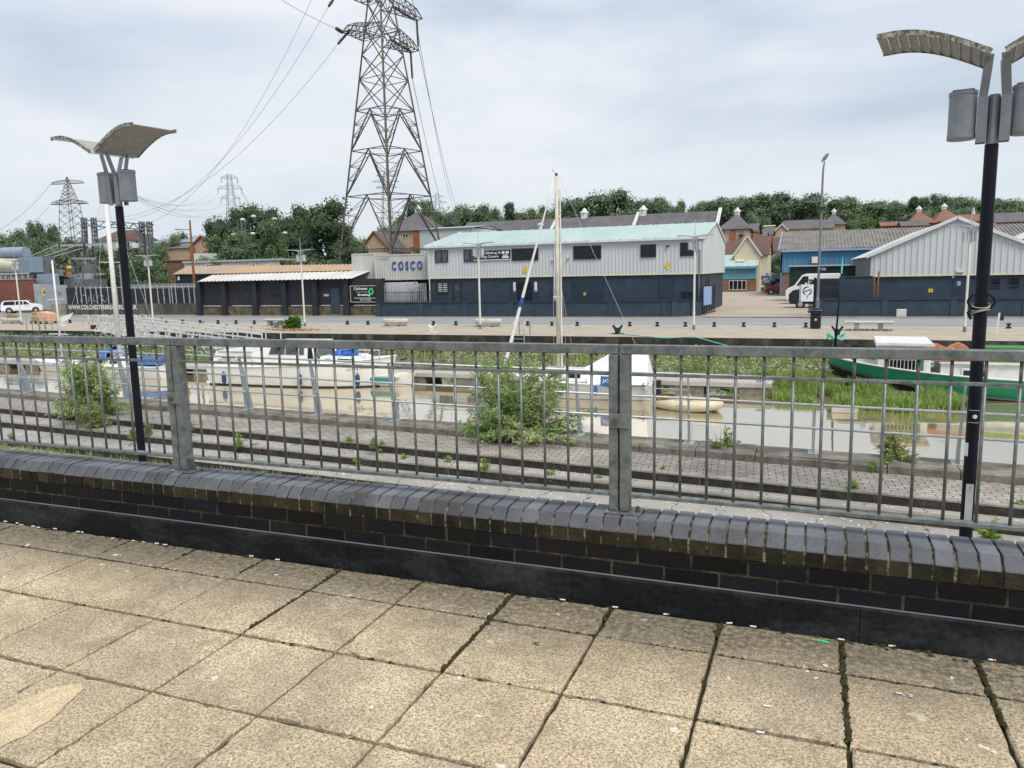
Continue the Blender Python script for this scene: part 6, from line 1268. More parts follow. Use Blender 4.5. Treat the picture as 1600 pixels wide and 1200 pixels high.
def house(name,label,x0,x1,yb,ye,yr,n,depth,wall,roof,kind='side',wins=(),base=None,hip=0,cat='house',trim='white_paint',group=None,chim=None):
    """house whose front stands on Y=n between photo columns x0,x1; ye eave row, yr ridge row"""
    a=A(x0,ye,n); b=A(x1,ye,n); ze=(a.z+b.z)/2; zb=base if base is not None else A((x0+x1)/2,yb,n).z; xc=(a.x+b.x)/2; r=thing(name,label,cat,(xc,n+depth/2,zb),0,group)
    if kind=='side':
        zr=A((x0+x1)/2,yr,n+depth/2).z; MB().box(a.x,b.x,n,n+depth,zb,ze).build('wall',wall,r); h=hip*(b.x-a.x)
        rf=MB().add([(a.x-.3,n-.3,ze-.1),(b.x+.3,n-.3,ze-.1),(b.x+.3-h,n+depth/2,zr),(a.x-.3+h,n+depth/2,zr),(a.x-.3,n+depth+.3,ze-.1),(b.x+.3,n+depth+.3,ze-.1)],[(0,1,2,3),(5,4,3,2)]); 
        if h: rf.add([(a.x-.3,n-.3,ze-.1),(a.x-.3+h,n+depth/2,zr),(a.x-.3,n+depth+.3,ze-.1)],[(0,1,2)]); rf.add([(b.x+.3,n-.3,ze-.1),(b.x+.3,n+depth+.3,ze-.1),(b.x+.3-h,n+depth/2,zr)],[(0,1,2)])
        else: MB().prism([(n,ze-.15),(n+depth/2,zr-.15),(n+depth,ze-.15)],a.x,b.x,'x').build('gable',wall,r)
        rf.build('roof',roof,r)
    elif kind=='gable':
        zr=A((x0+x1)/2,yr,n).z; MB().prism([(a.x,zb),(b.x,zb),(b.x,ze),(xc,zr),(a.x,ze)],n,n+depth,'y').build('wall',wall,r)
        MB().add([(a.x-.3,n-.25,ze-.25),(xc,n-.25,zr+.12),(xc,n+depth,zr+.12),(a.x-.3,n+depth,ze-.25),(b.x+.3,n-.25,ze-.25),(b.x+.3,n+depth,ze-.25)],[(0,1,2,3),(1,4,5,2)]).build('roof',roof,r); MB().bar((a.x-.3,n-.28,ze-.3),(xc,n-.28,zr+.08),.08,.22).bar((b.x+.3,n-.28,ze-.3),(xc,n-.28,zr+.08),.08,.22).build('bargeboard',trim,r)
    elif kind=='pyramid':
        zr=A((x0+x1)/2,yr,n+depth/2).z; MB().box(a.x,b.x,n,n+depth,zb,ze).build('wall',wall,r); MB().add([(a.x-.4,n-.4,ze-.1),(b.x+.4,n-.4,ze-.1),(b.x+.4,n+depth+.4,ze-.1),(a.x-.4,n+depth+.4,ze-.1),(xc,n+depth/2,zr)],[(0,1,4),(1,2,4),(2,3,4),(3,0,4)]).build('roof',roof,r)
        MB().box(xc-.42,xc+.42,n+depth/2-.42,n+depth/2+.42,zr-.7,zr+.35).lathe([(.75,0),(.5,.2),(.12,.75)],(xc,n+depth/2,zr+.35),4).build('cupola','white_paint',r)
    for (wa,wb,wt,wbm) in wins: win(r,wa,wb,wt,wbm,n,(.5,),'glass_mid','white_paint',.06)
    if chim:
        for cx_ in chim: c=A(cx_,yr,n+depth/2); MB().box(c.x-.5,c.x+.5,n+depth/2-.4,n+depth/2+.4,c.z-.6,c.z+1.3).build('chimney',wall,r)
    return r
# left background
house('house','house with a brown hipped roof and pale upper wall behind the substation',148,192,392,375,361,150,12,'pale_wall','tile_brown',hip=.2)
house('building','white low building with dark windows among trees at the far left',24,56,400,380,379,140,8,'pale_wall','white_paint',wins=((33,38,383,391),(40,47,383,391)),cat='building')
house('pumping_station','yellow brick hall with a blind arch and red corner pilasters',258,302,440,387,384,118,10,'brick_yellow','slate',cat='building',base=GZ)
hr=house('pumping_station','yellow brick gable with a round vent and wide arch beside the long hall',296,337,440,386,369,117,24,'brick_yellow','slate','gable',cat='building',base=GZ,trim='brick_orange')
c=A(320,380,117); q=MB()
for k in range(20): a0_,a1_=2*PI*k/20,2*PI*(k+1)/20; q.bar((c.x+.6*math.cos(a0_),116.95,c.z+.6*math.sin(a0_)),(c.x+.6*math.cos(a1_),116.95,c.z+.6*math.sin(a1_)),.08,.18)
q.build('round_vent_surround','brick_orange',hr); c=A(325,402,117); q=MB()
for k in range(12): a0_,a1_=PI*k/12,PI*(k+1)/12; q.bar((c.x+1.5*math.cos(a0_),116.95,c.z+1.2*math.sin(a0_)),(c.x+1.5*math.cos(a1_),116.95,c.z+1.2*math.sin(a1_)),.08,.22)
q.build('arch','brick_orange',hr)
for x in (259,302): c=A(x,395,116.9); MB().box(c.x-.45,c.x+.45,116.5,117,GZ,A(x,386,117).z).build('pilaster','brick_orange',hr)
house('shed','long shed with a pale blue metal roof above the brick hall',232,325,400,378,371,150,14,'pale_wall','tank_blue',cat='building')
q=thing('storage_cabin','row of pale grey site cabins beyond the rusty roof','cabin',(A(360,415,80).x,80,GZ)); a=A(288,415,79);b=A(437,415,79); MB().corr((a.x,79),(b.x,79),GZ,A(360,409,79).z,.35,.05).build('wall','concrete_pale',q); MB().box(a.x-.1,b.x+.1,78.8,82,A(360,409,79).z,A(360,408,79).z+.15).build('roof','steel_pale',q)
for xa_,xb_ in ((322,332),(388,400),(418,428)): win(q,xa_,xb_,413,419,78.9,(),'glass_dark','white_paint')
MB().box(A(303,400,85).x,A(323,400,85).x,85,87,GZ,A(310,396,85).z).build('rooftop_unit','white_paint',q)
house('building','white wall and dark lower storey glimpsed through the steel gantry',402,432,412,386,385,110,8,'pale_wall','slate',cat='building')
ep=thing('utility_pole','brown wooden utility pole with a side lamp arm by the rusty roof','pole',(A(303,440,66).x,66,GZ)); MB().tube([(A(303,440,66).x,66,GZ),A(296.5,344,66)],[.16,.09],8).build('pole','rust',ep); MB().tube([A(297.5,359,66),A(276,358.5,66)],.04,5).box(A(275,358,66).x-.1,A(280,358,66).x,65.9,66.1,A(277,359,66).z-.03,A(277,359,66).z+.07).build('lamp_arm','steel_grey',ep)
# small steel gantry with pale insulators
sg2=thing('steel_portal','thin steel portal frame with pale insulators before the dark trees','gantry',(A(402,400,95).x,95,GZ))
for x in (377,425,): q=MB(); lattice(q,(A(x,410,95).x,95,GZ),(A(x,345,95).x,95,A(x,345,95).z),.8,12,.07); q.build('column','steel_grey',sg2)
q=MB()
for y0 in (364,385): q.bar(A(362,y0,95),A(450,y0,95),.10)
q.bar(A(380,364,95),A(398,385,95),.07).bar(A(425,364,95),A(405,385,95),.07).bar(A(395,343,95),A(425,364,95),.07); q.build('beam','steel_grey',sg2)
for x,y_ in ((379,343),(396,338),(429,342),(365,366),(395,365),(415,365),(445,364)): c=A(x,y_,94.8); MB().lathe([(.1,0),(.28,.1),(.28,.28),(.1,.4)],(c.x,94.8,c.z-.2),8,1.5,1).build('insulator','white_paint',sg2)
# houses behind the container and the unit
house('brick_house','yellow brick gable with orange trim behind the container',561,612,440,392,362,112,14,'brick_yellow','slate','gable',wins=((571,577,386,395),(596,603,386,395)),trim='brick_orange')
hq=house('brick_house','square brick house with a tall slate pyramid roof and orange corner strips',606,655,440,360,331,118,11,'brick_yellow','slate','pyramid',wins=((629,638,365,372),(612,618,384,392),(640,648,384,392)))
for x in (652,): c=A(x,370,117.9); MB().box(c.x-.7,c.x+.4,117.8,118,GZ,A(x,361,118).z).build('quoin','brick_orange',hq)
house('building','blank pale grey block beside the pyramid-roofed house',655,737,430,356,355,114,14,'pale_wall','steel_pale',cat='building')
house('building','lower grey block with a dark band behind the teal roof',737,780,430,364,363,118,12,'pale_wall','steel_pale',cat='building')
def terr(x0,x1,ya,yb_,yr0,yr1,n,d,label):
    a=A(x0,ya,n); b=A(x1,yb_,n); zr=A(x1,yr1,n+d).z; ze=zr-6.2; r=thing('terrace',label,'houses',((a.x+b.x)/2,n,GZ)); MB().box(a.x,b.x,n,n+2*d,GZ,ze).build('wall','brick_yellow',r)
    MB().add([(a.x,n-.3,ze),(b.x,n-.3,ze),(b.x,n+d,zr),(a.x,n+d,zr)],[(0,1,2,3)]).add([(a.x,n+2*d,ze),(b.x,n+2*d,ze),(b.x,n+d,zr),(a.x,n+d,zr)],[(0,1,2,3)]).build('roof','slate',r); return r,ze,zr
r,ze_,zr_=terr(700,1118,360,372,348,329.5,150,10,'very long slate-roofed terrace with white cupolas behind the two-storey unit')
for x in (849,981,1116,):
    b0=A(x,350,150); MB().add([(b0.x-.35,149.7,ze_),(b0.x+.35,149.7,ze_),(b0.x+.35,160,zr_+.6),(b0.x-.35,160,zr_+.6),(b0.x-.35,149.7,ze_+.6),(b0.x+.35,149.7,ze_+.6)],[(0,4,3),(1,5,2),(4,5,2,3)]).build('party_wall','concrete_pale',r)
for x in (913,1005): c=A(x,330,160); q=MB().box(c.x-.6,c.x+.6,159.4,160.6,zr_-.5,zr_+.9).lathe([(1.05,0),(.7,.25),(.12,.95)],(c.x,160,zr_+.9),4).build('cupola','white_paint',r)
for x in (722,727): pass
for x0_,xa_ in ((698,712),(740,748)): c=A(x0_,350,152); MB().prism([(c.x-3,ze_-.5),(c.x+3,ze_-.5),(c.x,ze_+4.3)],149,156,'y').build('cross_gable','brick_yellow',r)
for x in (781,867,895,930,955): c=A(x,372,148); MB().prism([(c.x-1.2,c.z-1),(c.x+1.2,c.z-1),(c.x+1.2,c.z+.2),(c.x,c.z+.9),(c.x-1.2,c.z+.2)],147.5,150.5,'y').build('dormer','white_paint' if x!=955 else 'white_paint',r)
c=A(912,372,146); MB().lathe([(2.2,-2),(2.2,0),(1.6,.8),(.3,1.2)],(c.x,148,c.z-.2),14).build('round_gable','brick_orange',r)
# houses glimpsed over the yard entrance
hh=house('brick_house','yellow brick house with slate pyramid roof, cupola and a red pilaster',1124,1169,400,357,334,140,12,'brick_yellow','slate','pyramid',wins=((1136,1141,361,367),(1149,1153,361,366),(1163,1167,361,366)))
c=A(1145,365,139.9); MB().box(c.x-.5,c.x+.5,139.8,140,GZ,A(1145,357,140).z).build('pilaster','brick_orange',hh); MB().box(A(1155,368,139.6).x,A(1161,368,139.6).x,139.3,140,A(1158,369,139.6).z,A(1158,366,139.6).z).build('balcony','frame_dark',hh)
house('brick_house','slate-roofed wing stepping down to the right of the pyramid-roofed house',1169,1181,400,361,349,146,14,'brick_orange','slate',wins=((1171,1174,364,368),(1177,1180,364,368)))
house('house','cream rendered gable with a brown tiled roof behind the workshop',1147,1188,420,398,369,128,4,'render_yellow','tile_brown','gable',base=GZ)
house('house','brown-roofed house on the left of the cream gable',1132,1156,420,397,376,132,8,'render_cream','tile_brown',base=GZ)
house('house','steep brown roof with white side wall right of the cream gable',1176,1200,412,397,369,130,10,'render_cream','tile_brown',base=GZ)
house('house','brown-roofed house with a cream end wall behind the shrubs',1200,1222,412,392,371,150,9,'render_cream','tile_brown',base=GZ)
for i,(x0_,x1_,ye_,yr_) in enumerate(((1181,1196,371,361),(1188,1206,366,358),(1197,1214,362,356),(1208,1225,362,357))): house('house','small slate-roofed house, %s of four climbing the hill beyond the yard'%(['nearest','second','third','highest'][i]),x0_,x1_,380,ye_,yr_,165+i*10,9,'render_cream','slate',base=GZ)
house('house','castellated cream house above the stepped slate roofs',1194,1209,362,353,352,215,8,'render_cream','render_cream',base=0)
house('house','peach gable end turned to the yard below the trees',1213,1230,370,358,351,175,8,'brick_yellow','slate','gable',base=0)
house('house','peach gabled house with a wide slate roof, left of the pair on the hill',1224,1268,368,357,344,190,12,'brick_yellow','slate',base=0,wins=((1251,1254,359,362),(1260,1263,359,362)))
house('house','peach gabled house with a wide slate roof, right of the pair on the hill',1262,1302,368,356,343,196,12,'brick_yellow','slate',base=0)
house('brick_house','slate pyramid roof with a white cupola behind the blue shed',1286,1321,368,350,333,200,14,'brick_yellow','slate','pyramid',base=0)
house('brick_house','red brick house with round white vents behind the blue shed',1378,1417,368,352,346,185,10,'brick_orange','tile_red',base=0)
house('brick_house','red tiled pyramid roof, left of the two red ones beyond the warehouse',1422,1462,368,348,329,190,16,'brick_orange','tile_red','pyramid',base=0)
house('brick_house','red tiled pyramid roof, right of the two red ones beyond the warehouse',1462,1504,368,345,325,192,16,'brick_orange','tile_red','pyramid',base=0)
house('house','slate roof between the red pyramid roofs and the lamp pole',1410,1450,368,352,345,180,10,'brick_orange','slate',base=0); house('house','long red and slate roofed range behind the right lamp pole',1500,1562,368,345,334,195,12,'brick_orange','tile_red',base=0); house('house','broad slate roof at the far right beyond the warehouses',1556,1610,368,346,332,188,14,'brick_orange','slate',base=0)
sp_=thing('spire','thin white church spire between the red roofs','spire',(A(1522,340,230).x,230,0)); c=A(1522,324,230); MB().lathe([(1.1,-6),(1.1,-3.8),(.5,-2.2),(.05,0)],tuple(c),8).build('steeple','white_paint',sp_); MB().box(c.x-1.1,c.x+1.1,229,231,-2,c.z-6).build('tower','white_paint',sp_)
# ---------------------------------------------------------------- lamp columns of the far quay
lab=['far left beside the planter and white estate','in front of the website lettering','beside the green bush on the quay','in front of the lettered black sign','by the right end of the two-storey unit','in front of the gabled warehouse beside the black pole']
FP=[A(34,508,48.8).x,A(239,498,49.3).x,A(476.5,510,49.3).x,A(750.6,515,48.4).x,A(1084,515,48.9).x,A(1507,519,48.6).x]
f0=make_lamp('white','pale lamp column with winged head standing '+lab[0],'pale winged lamp columns along the far quay',(FP[0],48.8,GZ),far=True)
for i in range(1,6): dup(f0,(FP[i],(49.3,49.3,49.3,48.4,48.9,48.6)[i],GZ),0,'pale winged lamp column '+lab[i])
c=A(1277.5,470,60.5); tc_=thing('street_light','tall dark grey street light column rising behind the litter bin','street lamp',(c.x,60.5,GZ)); tz=A(1291,245,60.5).z
MB().tube([(c.x,60.5,GZ),(c.x,60.5,GZ+1.4),(c.x,60.5,GZ+1.5),(c.x+.05,60.5,tz-1.0),(c.x+.12,60.5,tz-.3)],[.14,.14,.10,.07,.05],10).build('column','steel_grey',tc_); MB().prism([(c.x-.1,tz-.35),(c.x+.2,tz-.2),(c.x+.42,tz+.18),(c.x+.25,tz+.22),(c.x+.0,tz-.05)],60.38,60.62,'y').build('lantern','steel_grey',tc_)
z=A(1283,326,60.5).z; MB().box(c.x-.3,c.x+.3,60.3,60.7,z-.08,z+.10).tube([(c.x,60.5,z+.1),(c.x,60.5,z+.9)],.02,5).build('camera_bracket','frame_dark',tc_); z=A(1283,423,60.5).z; MB().lathe([(.12,0),(.2,.03),(.2,.15),(.1,.2)],(c.x+.3,60.4,z),10).build('side_fitting','steel_grey',tc_)
# ---------------------------------------------------------------- kerb blocks (short black bollards)
proto=None
for i,px in enumerate((87,110,260,286,313,341,369,397.6,543,575,677.5,712.4,824.4,862.4,902,984,1027,1071,1116,1162,1210,1259,1576)):
    c=A(px,508,51.5)
    if proto is None:
        proto=thing('kerb_bollard','','bollard',(c.x,51.5,GZ)); proto.scale=(.42,.5,.60); MB().box(-.30,.30,-.2,.2,0,.16).build('plinth','frame_dark',proto,local=True,bevel=.02); MB().prism([(-.13,.16),(.13,.16),(.13,.30),(.25,.36),(.25,.52),(.12,.49),(-.12,.49),(-.25,.52),(-.25,.36),(-.13,.30)],-.13,.13,'y').build('cap','barge_black',proto,local=True); o=proto
    else: o=dup(proto,(c.x,51.5,GZ))
    o['label']='short black kerb bollard in the long row along the far road edge'; o['group']='short black bollards along the far kerb'
# mooring bitts
def bitt(px,py,mat,label):
    c=G(px,py,GZ); r=thing('mooring_bollard',label,'mooring bollard',(c.x,c.y,GZ)); r.scale=(.8,.8,.8); MB().box(-.42,.42,-.28,.28,0,.06).build('base',mat,r,local=True)
    MB().prism([(-.16,.06),(.16,.06),(.20,.30),(.40,.62),(.30,.70),(.12,.48),(-.12,.48),(-.30,.70),(-.40,.62),(-.20,.30)],-.14,.14,'y').build('horns',mat,r,local=True,bevel=.02); return r
bitt(965,522,'frame_dark','black twin-horned mooring bollard by the middle of the far quay edge'); bitt(1308,525,'frame_dark','black twin-horned mooring bollard wound with teal rope above the barge bow'); bitt(676,520,'white_old','grey-white mooring bollard on the quay edge below the lettered sign'); bitt(432,512,'steel_grey','small grey mooring bollard beside the bench and quay bush')
a=G(966,522,GZ+.12); rp=MB().tube([(a.x,a.y,GZ+.12),(a.x+3,a.y-1.5,GZ+.05),A(1085,526,43.0),A(1135,540,40),A(1180,556,37)],.028,6); rp.build('mooring_rope','rope_teal',smooth=True,label='teal mooring rope slanting from the middle bollard over the quay edge',cat='rope')
a=G(1306,524,GZ+.3); rp=MB()
for k in range(3): rp.tube([(a.x+.4*math.cos(t),a.y-.25+.2*math.sin(t),GZ+.22+.06*k+.12*math.sin(t*2+k)) for t in [i*.5 for i in range(14)]],.03,6)
rp.tube([(a.x,a.y-.3,GZ+.3),(a.x-.1,43.0,-4.1),blocal and Vector((bg_.location.x-8.3,bg_.location.y,-3.9))],.03,6); rp.build('rope_turns','rope_teal',smooth=True,label='teal rope wound round the bollard above the barge bow',cat='rope')
# planters
def planter(x0,x1,label,dry=False):
    a=A(x0,503,50.6); b=A(x1,503,50.6); L2=(b.x-a.x)/2; c=(a.x+b.x)/2; r=thing('planter',label,'planter',(c,50.6,GZ),0,'oval concrete planters on the far quay')
    MB().lathe([(.78,.02),(.80,.06),(.93,.24),(.95,.25),(.95,.29),(1,.31),(1.0,.44),(.98,.50),(.90,.53),(.86,.48),(.85,.40)],(0,0,0),36,L2,.62).build('trough','concrete_pale',r,local=True,smooth=False); MB().lathe([(.88,.40),(.88,.44)],(0,0,0),20,L2*.97,.6).build('soil','earth',r,local=True)
    q=MB()
    if dry:
        for k in range(60): blades(q,rnd.gauss(0,.35),rnd.gauss(0,.2),.44,3,.5,.1,.02,None,.9)
        q.build('dry_plant','dry_plant',r,local=True)
    else:
        for k in range(7): blades(q,rnd.gauss(0,.3),rnd.gauss(0,.2),.44,2,.35,.15,.01)
        q.build('sparse_weeds','leaf_weed',r,local=True)
    MB().box(-L2*.55,-L2*.4,-.5,.5,-.02,.06).box(L2*.4,L2*.55,-.5,.5,-.02,.06).build('feet','frame_dark',r,local=True)
planter(4,33,'oval concrete planter with a dry brown plant near the white estate',True); planter(598.5,637.5,'oval concrete planter standing below the lettered container'); planter(741,783.5,'oval concrete planter behind the lamp column in front of the unit')
def bench(x0,x1,y_,label,n_):
    a=A(x0,y_,n_); b=A(x1,y_,n_); c=(a.x+b.x)/2; h=(b.x-a.x)/2; r=thing('bench',label,'bench',(c,n_,GZ)); MB().box(-h,h,-.28,.28,.46,.55).build('seat','concrete_pale',r,local=True,bevel=.012)
    for s in (-1,1): MB().box(s*h*.48-.12,s*h*.48+.12,-.22,.22,0,.42).build('leg','concrete',r,local=True); 
    MB().box(-h*.95,h*.95,-.2,.2,.42,.458).build('seat_frame','steel_pale',r,local=True)
    q=MB()
    for k in range(26): q.box(rnd.uniform(-h*.8,h*.8),0,-.1,0,.0,.05)
    return r
bench(1319,1397,504,'long pale concrete bench between the litter bin and the right lamp column',49.2); bench(413,447,503,'pale concrete bench beside the green bush on the far quay',49.6)
q=MB(); c=A(1357,515,49.2)
for k in range(160): blades(q,c.x+rnd.uniform(-1.3,1.3),49.2+rnd.uniform(-.3,.1),GZ,2,.13,.06,.012)
q.build('bench_weeds','core',kind='stuff',label='dark weeds growing under the long concrete bench',cat='weeds')
c=G(1274,514,GZ); r=thing('litter_bin','round-topped black litter bin with a pale crest on the far quay','bin',(c.x,c.y+.3,GZ)); MB().lathe([(.30,0),(.31,.05),(.31,.78),(.33,.80),(.33,.86)],(0,0,0),20).build('body','barge_black',r,local=True,smooth=False); MB().lathe([(.30,.86),(.30,1.06),(.345,1.07),(.345,1.13),(.25,1.22),(.05,1.27)],(0,0,0),20).build('hood','black_paint',r,local=True); MB().lathe([(.36,1.10),(.36,1.14)],(0,0,0),20).build('rim','steel_grey',r,local=True); MB().box(-.16,.16,-.335,-.30,.92,1.03).build('slot','frame_dark',r,local=True); MB().box(-.06,.06,-.325,-.305,.50,.62).build('crest','trim_yellow',r,local=True)
c=A(1408,487,62.4); MB().box(c.x-.32,c.x+.32,62.05,62.4,GZ,A(1408,483,62.3).z).build('cable_box','concrete_pale',label='small white cabinet against the dark blue warehouse wall',cat='cabinet',bevel=.03)
c=A(1557,508,47); r=thing('information_post','slim pale post with a dark plate near the right lamp column','sign',(c.x,47,GZ)); MB().bar((c.x,47,GZ),(c.x+.1,47,GZ+1.15),.09).build('post','white_old',r); MB().box(c.x+.14,c.x+.30,46.95,47.0,GZ+.75,GZ+1.15).build('plate','frame_dark',r)
# cycle hoops at the left
proto=None
for i in range(7):
    c=A(134+i*15,500,50.2)
    if proto is None: proto=thing('cycle_hoop','','cycle stand',(c.x,50.2,GZ)); MB().tube([(-.38,0,0),(-.38,0,.72),(-.30,0,.80),(.30,0,.80),(.38,0,.72),(.38,0,0)],.035,8).build('hoop','white_paint',proto,local=True,smooth=True); o=proto
    else: o=dup(proto,(c.x,50.2,GZ))
    o['label']='white-topped cycle stand in the row behind the gangway'; o['group']='white cycle stands in a row on the far quay'
# orange-covered stack, frames and lectern at the left
c=A(60,497,50.4); r=thing('wrapped_stack','two orange-wrapped bundles on a low trolley at the far left of the quay','bundle',(c.x,50.4,GZ)); a=A(52,498,50.4); b=A(82,498,50.4); w_=b.x-a.x; z1=A(60,487,50.4).z
q=MB().prism([(a.x,GZ+.2),(a.x+w_*.42,GZ+.2),(a.x+w_*.40,z1-.05),(a.x+w_*.08,z1-.02)],50.1,50.9,'y').build('bundle','dry_plant',r,bevel=.05); MB().prism([(a.x+w_*.44,GZ+.15),(b.x,GZ+.2),(b.x-.05,z1-.15),(a.x+w_*.55,z1+.05),(a.x+w_*.42,z1-.1)],50,50.9,'y').build('bundle','peach',r,bevel=.06)
for x in (.08,.3,.55,.85): MB().tube([(a.x+w_*x,50.0,GZ+.14),(a.x+w_*x,50.06,GZ+.14)],.14,10).build('wheel','tyre',r)
lad=thing('quay_ladder','steel safety ladder rails rising above the far quay edge by the furled sail','ladder',(A(815,520,43.6).x,43.6,GZ)); c=A(815,520,43.6); 
for s in (-.35,.35): MB().tube([(c.x+s,43.1,-5.2),(c.x+s,43.1,GZ+.75),(c.x+s,43.5,GZ+.95),(c.x+s,44.1,GZ+.8),(c.x+s,44.15,GZ)],.035,7).build('stile','steel_pale',lad,smooth=True)
for k in range(7): MB().bar((c.x-.35,43.1,-5.1+.28*k),(c.x+.35,43.1,-5.1+.28*k),.03).build('rung','steel_pale',lad)
l2=thing('quay_ladder','galvanised ladder hoops on the far quay edge at the left, below the planter','ladder',(A(62,520,43.8).x,43.8,GZ))
for x in (52,61,71,80): c=A(x,520,43.8); MB().tube([(c.x,43.3,-5.0),(c.x,43.3,GZ+1.0),(c.x+.25,43.6,GZ+1.15),(c.x+.3,44.2,GZ+.9),(c.x+.3,44.2,GZ)],.03,6).build('hoop','galv_light',l2,smooth=True)
c=A(146,515,45); r=thing('quay_trolley','thin-framed steel stand with a dark box on the far quay left of the gangway','stand',(c.x,45,GZ))
MB().tube([(c.x-.45,45,GZ),(c.x-.5,45,GZ+1.1),(c.x+.5,45,GZ+1.1),(c.x+.45,45,GZ)],.03,6).bar((c.x-.5,45,GZ+.6),(c.x+.5,45,GZ+.6),.03).build('frame','steel_pale',r); MB().box(c.x-.18,c.x+.25,44.9,45.2,GZ,GZ+.32).build('box','frame_dark',r)
place_bush('quay_bush','bright green rounded bush growing on the far quay beside a lamp column','bush',(A(458,517,46.4).x,46.4,GZ),31,.78,1.45,150,.17,.055,'leaf_bright',18)
dbr=MB(); c=A(440,517,45.5)
for k in range(420): dbr_p=(c.x+rnd.gauss(.6,1.3),45.5+rnd.gauss(0,.5)); blades(dbr,dbr_p[0],dbr_p[1],GZ,2,.16,.08,.02,None,1.2)
dbr.build('dead_grass','dry_plant',kind='stuff',label='straw-coloured dead growth at the foot of the quay bush',cat='dead grass')
# ---------------------------------------------------------------- electricity pylons
def pylon(label,base,yaw,hb_,hw_,zw,ztop,arms,t_,mat='steel_dark',detail=1,ins=True,name='electricity_pylon',tipf=.45):
    """base: centre on the ground; hb_ half base; hw_ half width at the waist zw; arms: (z, reach)"""
    r=thing(name,label,'pylon',base,yaw)
    hw=lambda z: hb_+(hw_-hb_)*z/zw if z<zw else hw_+(tipf*hw_-hw_)*(z-zw)/(ztop-zw)
    C=lambda z:[Vector((sx*hw(z),sy*hw(z),z)) for sx,sy in ((-1,-1),(1,-1),(1,1),(-1,1))]
    lv=[0]; z=0
    if detail:
        lv=[0,zw*.20,zw*.38,zw*.53,zw*.66,zw*.76,zw*.84,zw*.92,zw]; 
        k=5; lv+= [zw+(ztop-zw)*i/8 for i in range(1,9)]
    else: lv=[zw*i/5 for i in range(6)]+[zw+(ztop-zw)*i/4 for i in range(1,5)]
    for i in range(4):
        q=MB(); q.tube([C(z)[i] for z in (0,zw,ztop)],[t_*1.0,t_*.8,t_*.5],4); q.build('leg',mat,r,local=True)
    for li,(z0,z1) in enumerate(zip(lv,lv[1:])):
        c0,c1=C(z0),C(z1); q=MB()
        for i in range(4):
            j=(i+1)%4; a0,b0,a1,b1=c0[i],c0[j],c1[i],c1[j]
            if detail and li<4:      # K bracing with sub-struts
                m=(a1+b1)/2; q.bar(a0,m,t_*.75); q.bar(b0,m,t_*.75); q.bar(a1,b1,t_*.6)
                for (p,leg0,leg1) in ((a0,a0,a1),(b0,b0,b1)):
                    for f in (.35,.65): q.bar(leg0.lerp(leg1,f),p.lerp(m,f),t_*.38); q.bar(leg0.lerp(leg1,f),p.lerp(m,min(1,f+.3)),t_*.32)
                q.bar(m,(c1[(i+1)%4]+c1[(i+2)%4])/2,t_*.4)
            else: q.bar(a0,b1,t_*.55); q.bar(b0,a1,t_*.55); (li%2==0) and q.bar(a1,b1,t_*.45)
        q.build('bracing_tier',mat,r,local=True)
    tips=[]
    for z,rc in arms:
        h_=(ztop-zw)*.07+rc*.12; w0=hw(z)
        for s in (-1,1):
            q=MB(); tip=[Vector((s*rc,-w0*.45,z)),Vector((s*rc,w0*.45,z))]; rt=[Vector((s*w0,-w0,z)),Vector((s*w0,w0,z))]; up=[Vector((s*hw(z+h_),-hw(z+h_),z+h_)),Vector((s*hw(z+h_),hw(z+h_),z+h_))]; ut=[Vector((s*rc*.86,-w0*.4,z+h_*.55)),Vector((s*rc*.86,w0*.4,z+h_*.55))]
            n=5 if detail else 2
            for k in (0,1):
                q.bar(rt[k],tip[k],t_*.6); q.bar(up[k],ut[k],t_*.55); q.bar(ut[k],tip[k],t_*.5)
                for m in range(n): f0,f1=m/n,(m+1)/n; q.bar(rt[k].lerp(tip[k],f0),up[k].lerp(ut[k],(f0+f1)/2),t_*.35); q.bar(up[k].lerp(ut[k],(f0+f1)/2),rt[k].lerp(tip[k],f1),t_*.35)
            for m in range(n+1): q.bar(rt[0].lerp(tip[0],m/n),rt[1].lerp(tip[1],m/n),t_*.4); m<n and q.bar(rt[0].lerp(tip[0],m/n),rt[1].lerp(tip[1],(m+1)/n),t_*.3); q.bar(up[0].lerp(ut[0],m/n),up[1].lerp(ut[1],m/n),t_*.35)
            q.bar(tip[0],tip[1],t_*.6); q.build('cross_arm',mat,r,local=True); tips.append((s,z,[Matrix.Rotation(yaw,3,'Z')@p+Vector(base) for p in tip]))
    return r,tips
def insul(par,p,q,rad=.16,n=12):
    """string of discs from p toward q (world), attached as a part"""
    p=Vector(p);q=Vector(q); m_=MB(); pts=[];rs=[]
    for k in range(n*2+1): pts.append(p.lerp(q,k/(n*2))); rs.append(rad if k%2 else rad*.45)
    M4=Matrix.Rotation(-par.rotation_euler.z,3,'Z'); m_.tube([M4@(v-Vector(par.location)) for v in pts],rs,7); return m_.build('insulator_string','insulator',par,local=True)
def wire(label,p,q,sag,rad=.022,mat='cable',n=24,name='power_line',grp='overhead power lines'):
    p=Vector(p);q=Vector(q); return MB().tube([p.lerp(q,k/n)-Vector((0,0,sag*4*(k/n)*(1-k/n))) for k in range(n+1)],rad,5,False).build(name,mat,label=label,cat='power line',group=grp)
pc=D(611,333.4,87); base=(pc.x-.2,pc.y,GZ); yw_=math.atan2((Vector(D(677,333,91.3))-Vector(D(593,333.6,84.5))).y,(Vector(D(677,333,91.3))-Vector(D(593,333.6,84.5))).x)
zat=lambda px,py,d=87: D(px,py,d).z-GZ
r_p,tips=pylon('tall dark lattice pylon rising out of the top of the picture behind the container',base,yw_,4.75,.98,zat(600,22),zat(600,22)+13,[(zat(600,76),5.1),(zat(600,24),6.1),(zat(600,24)+6.2,5.0)],.145)
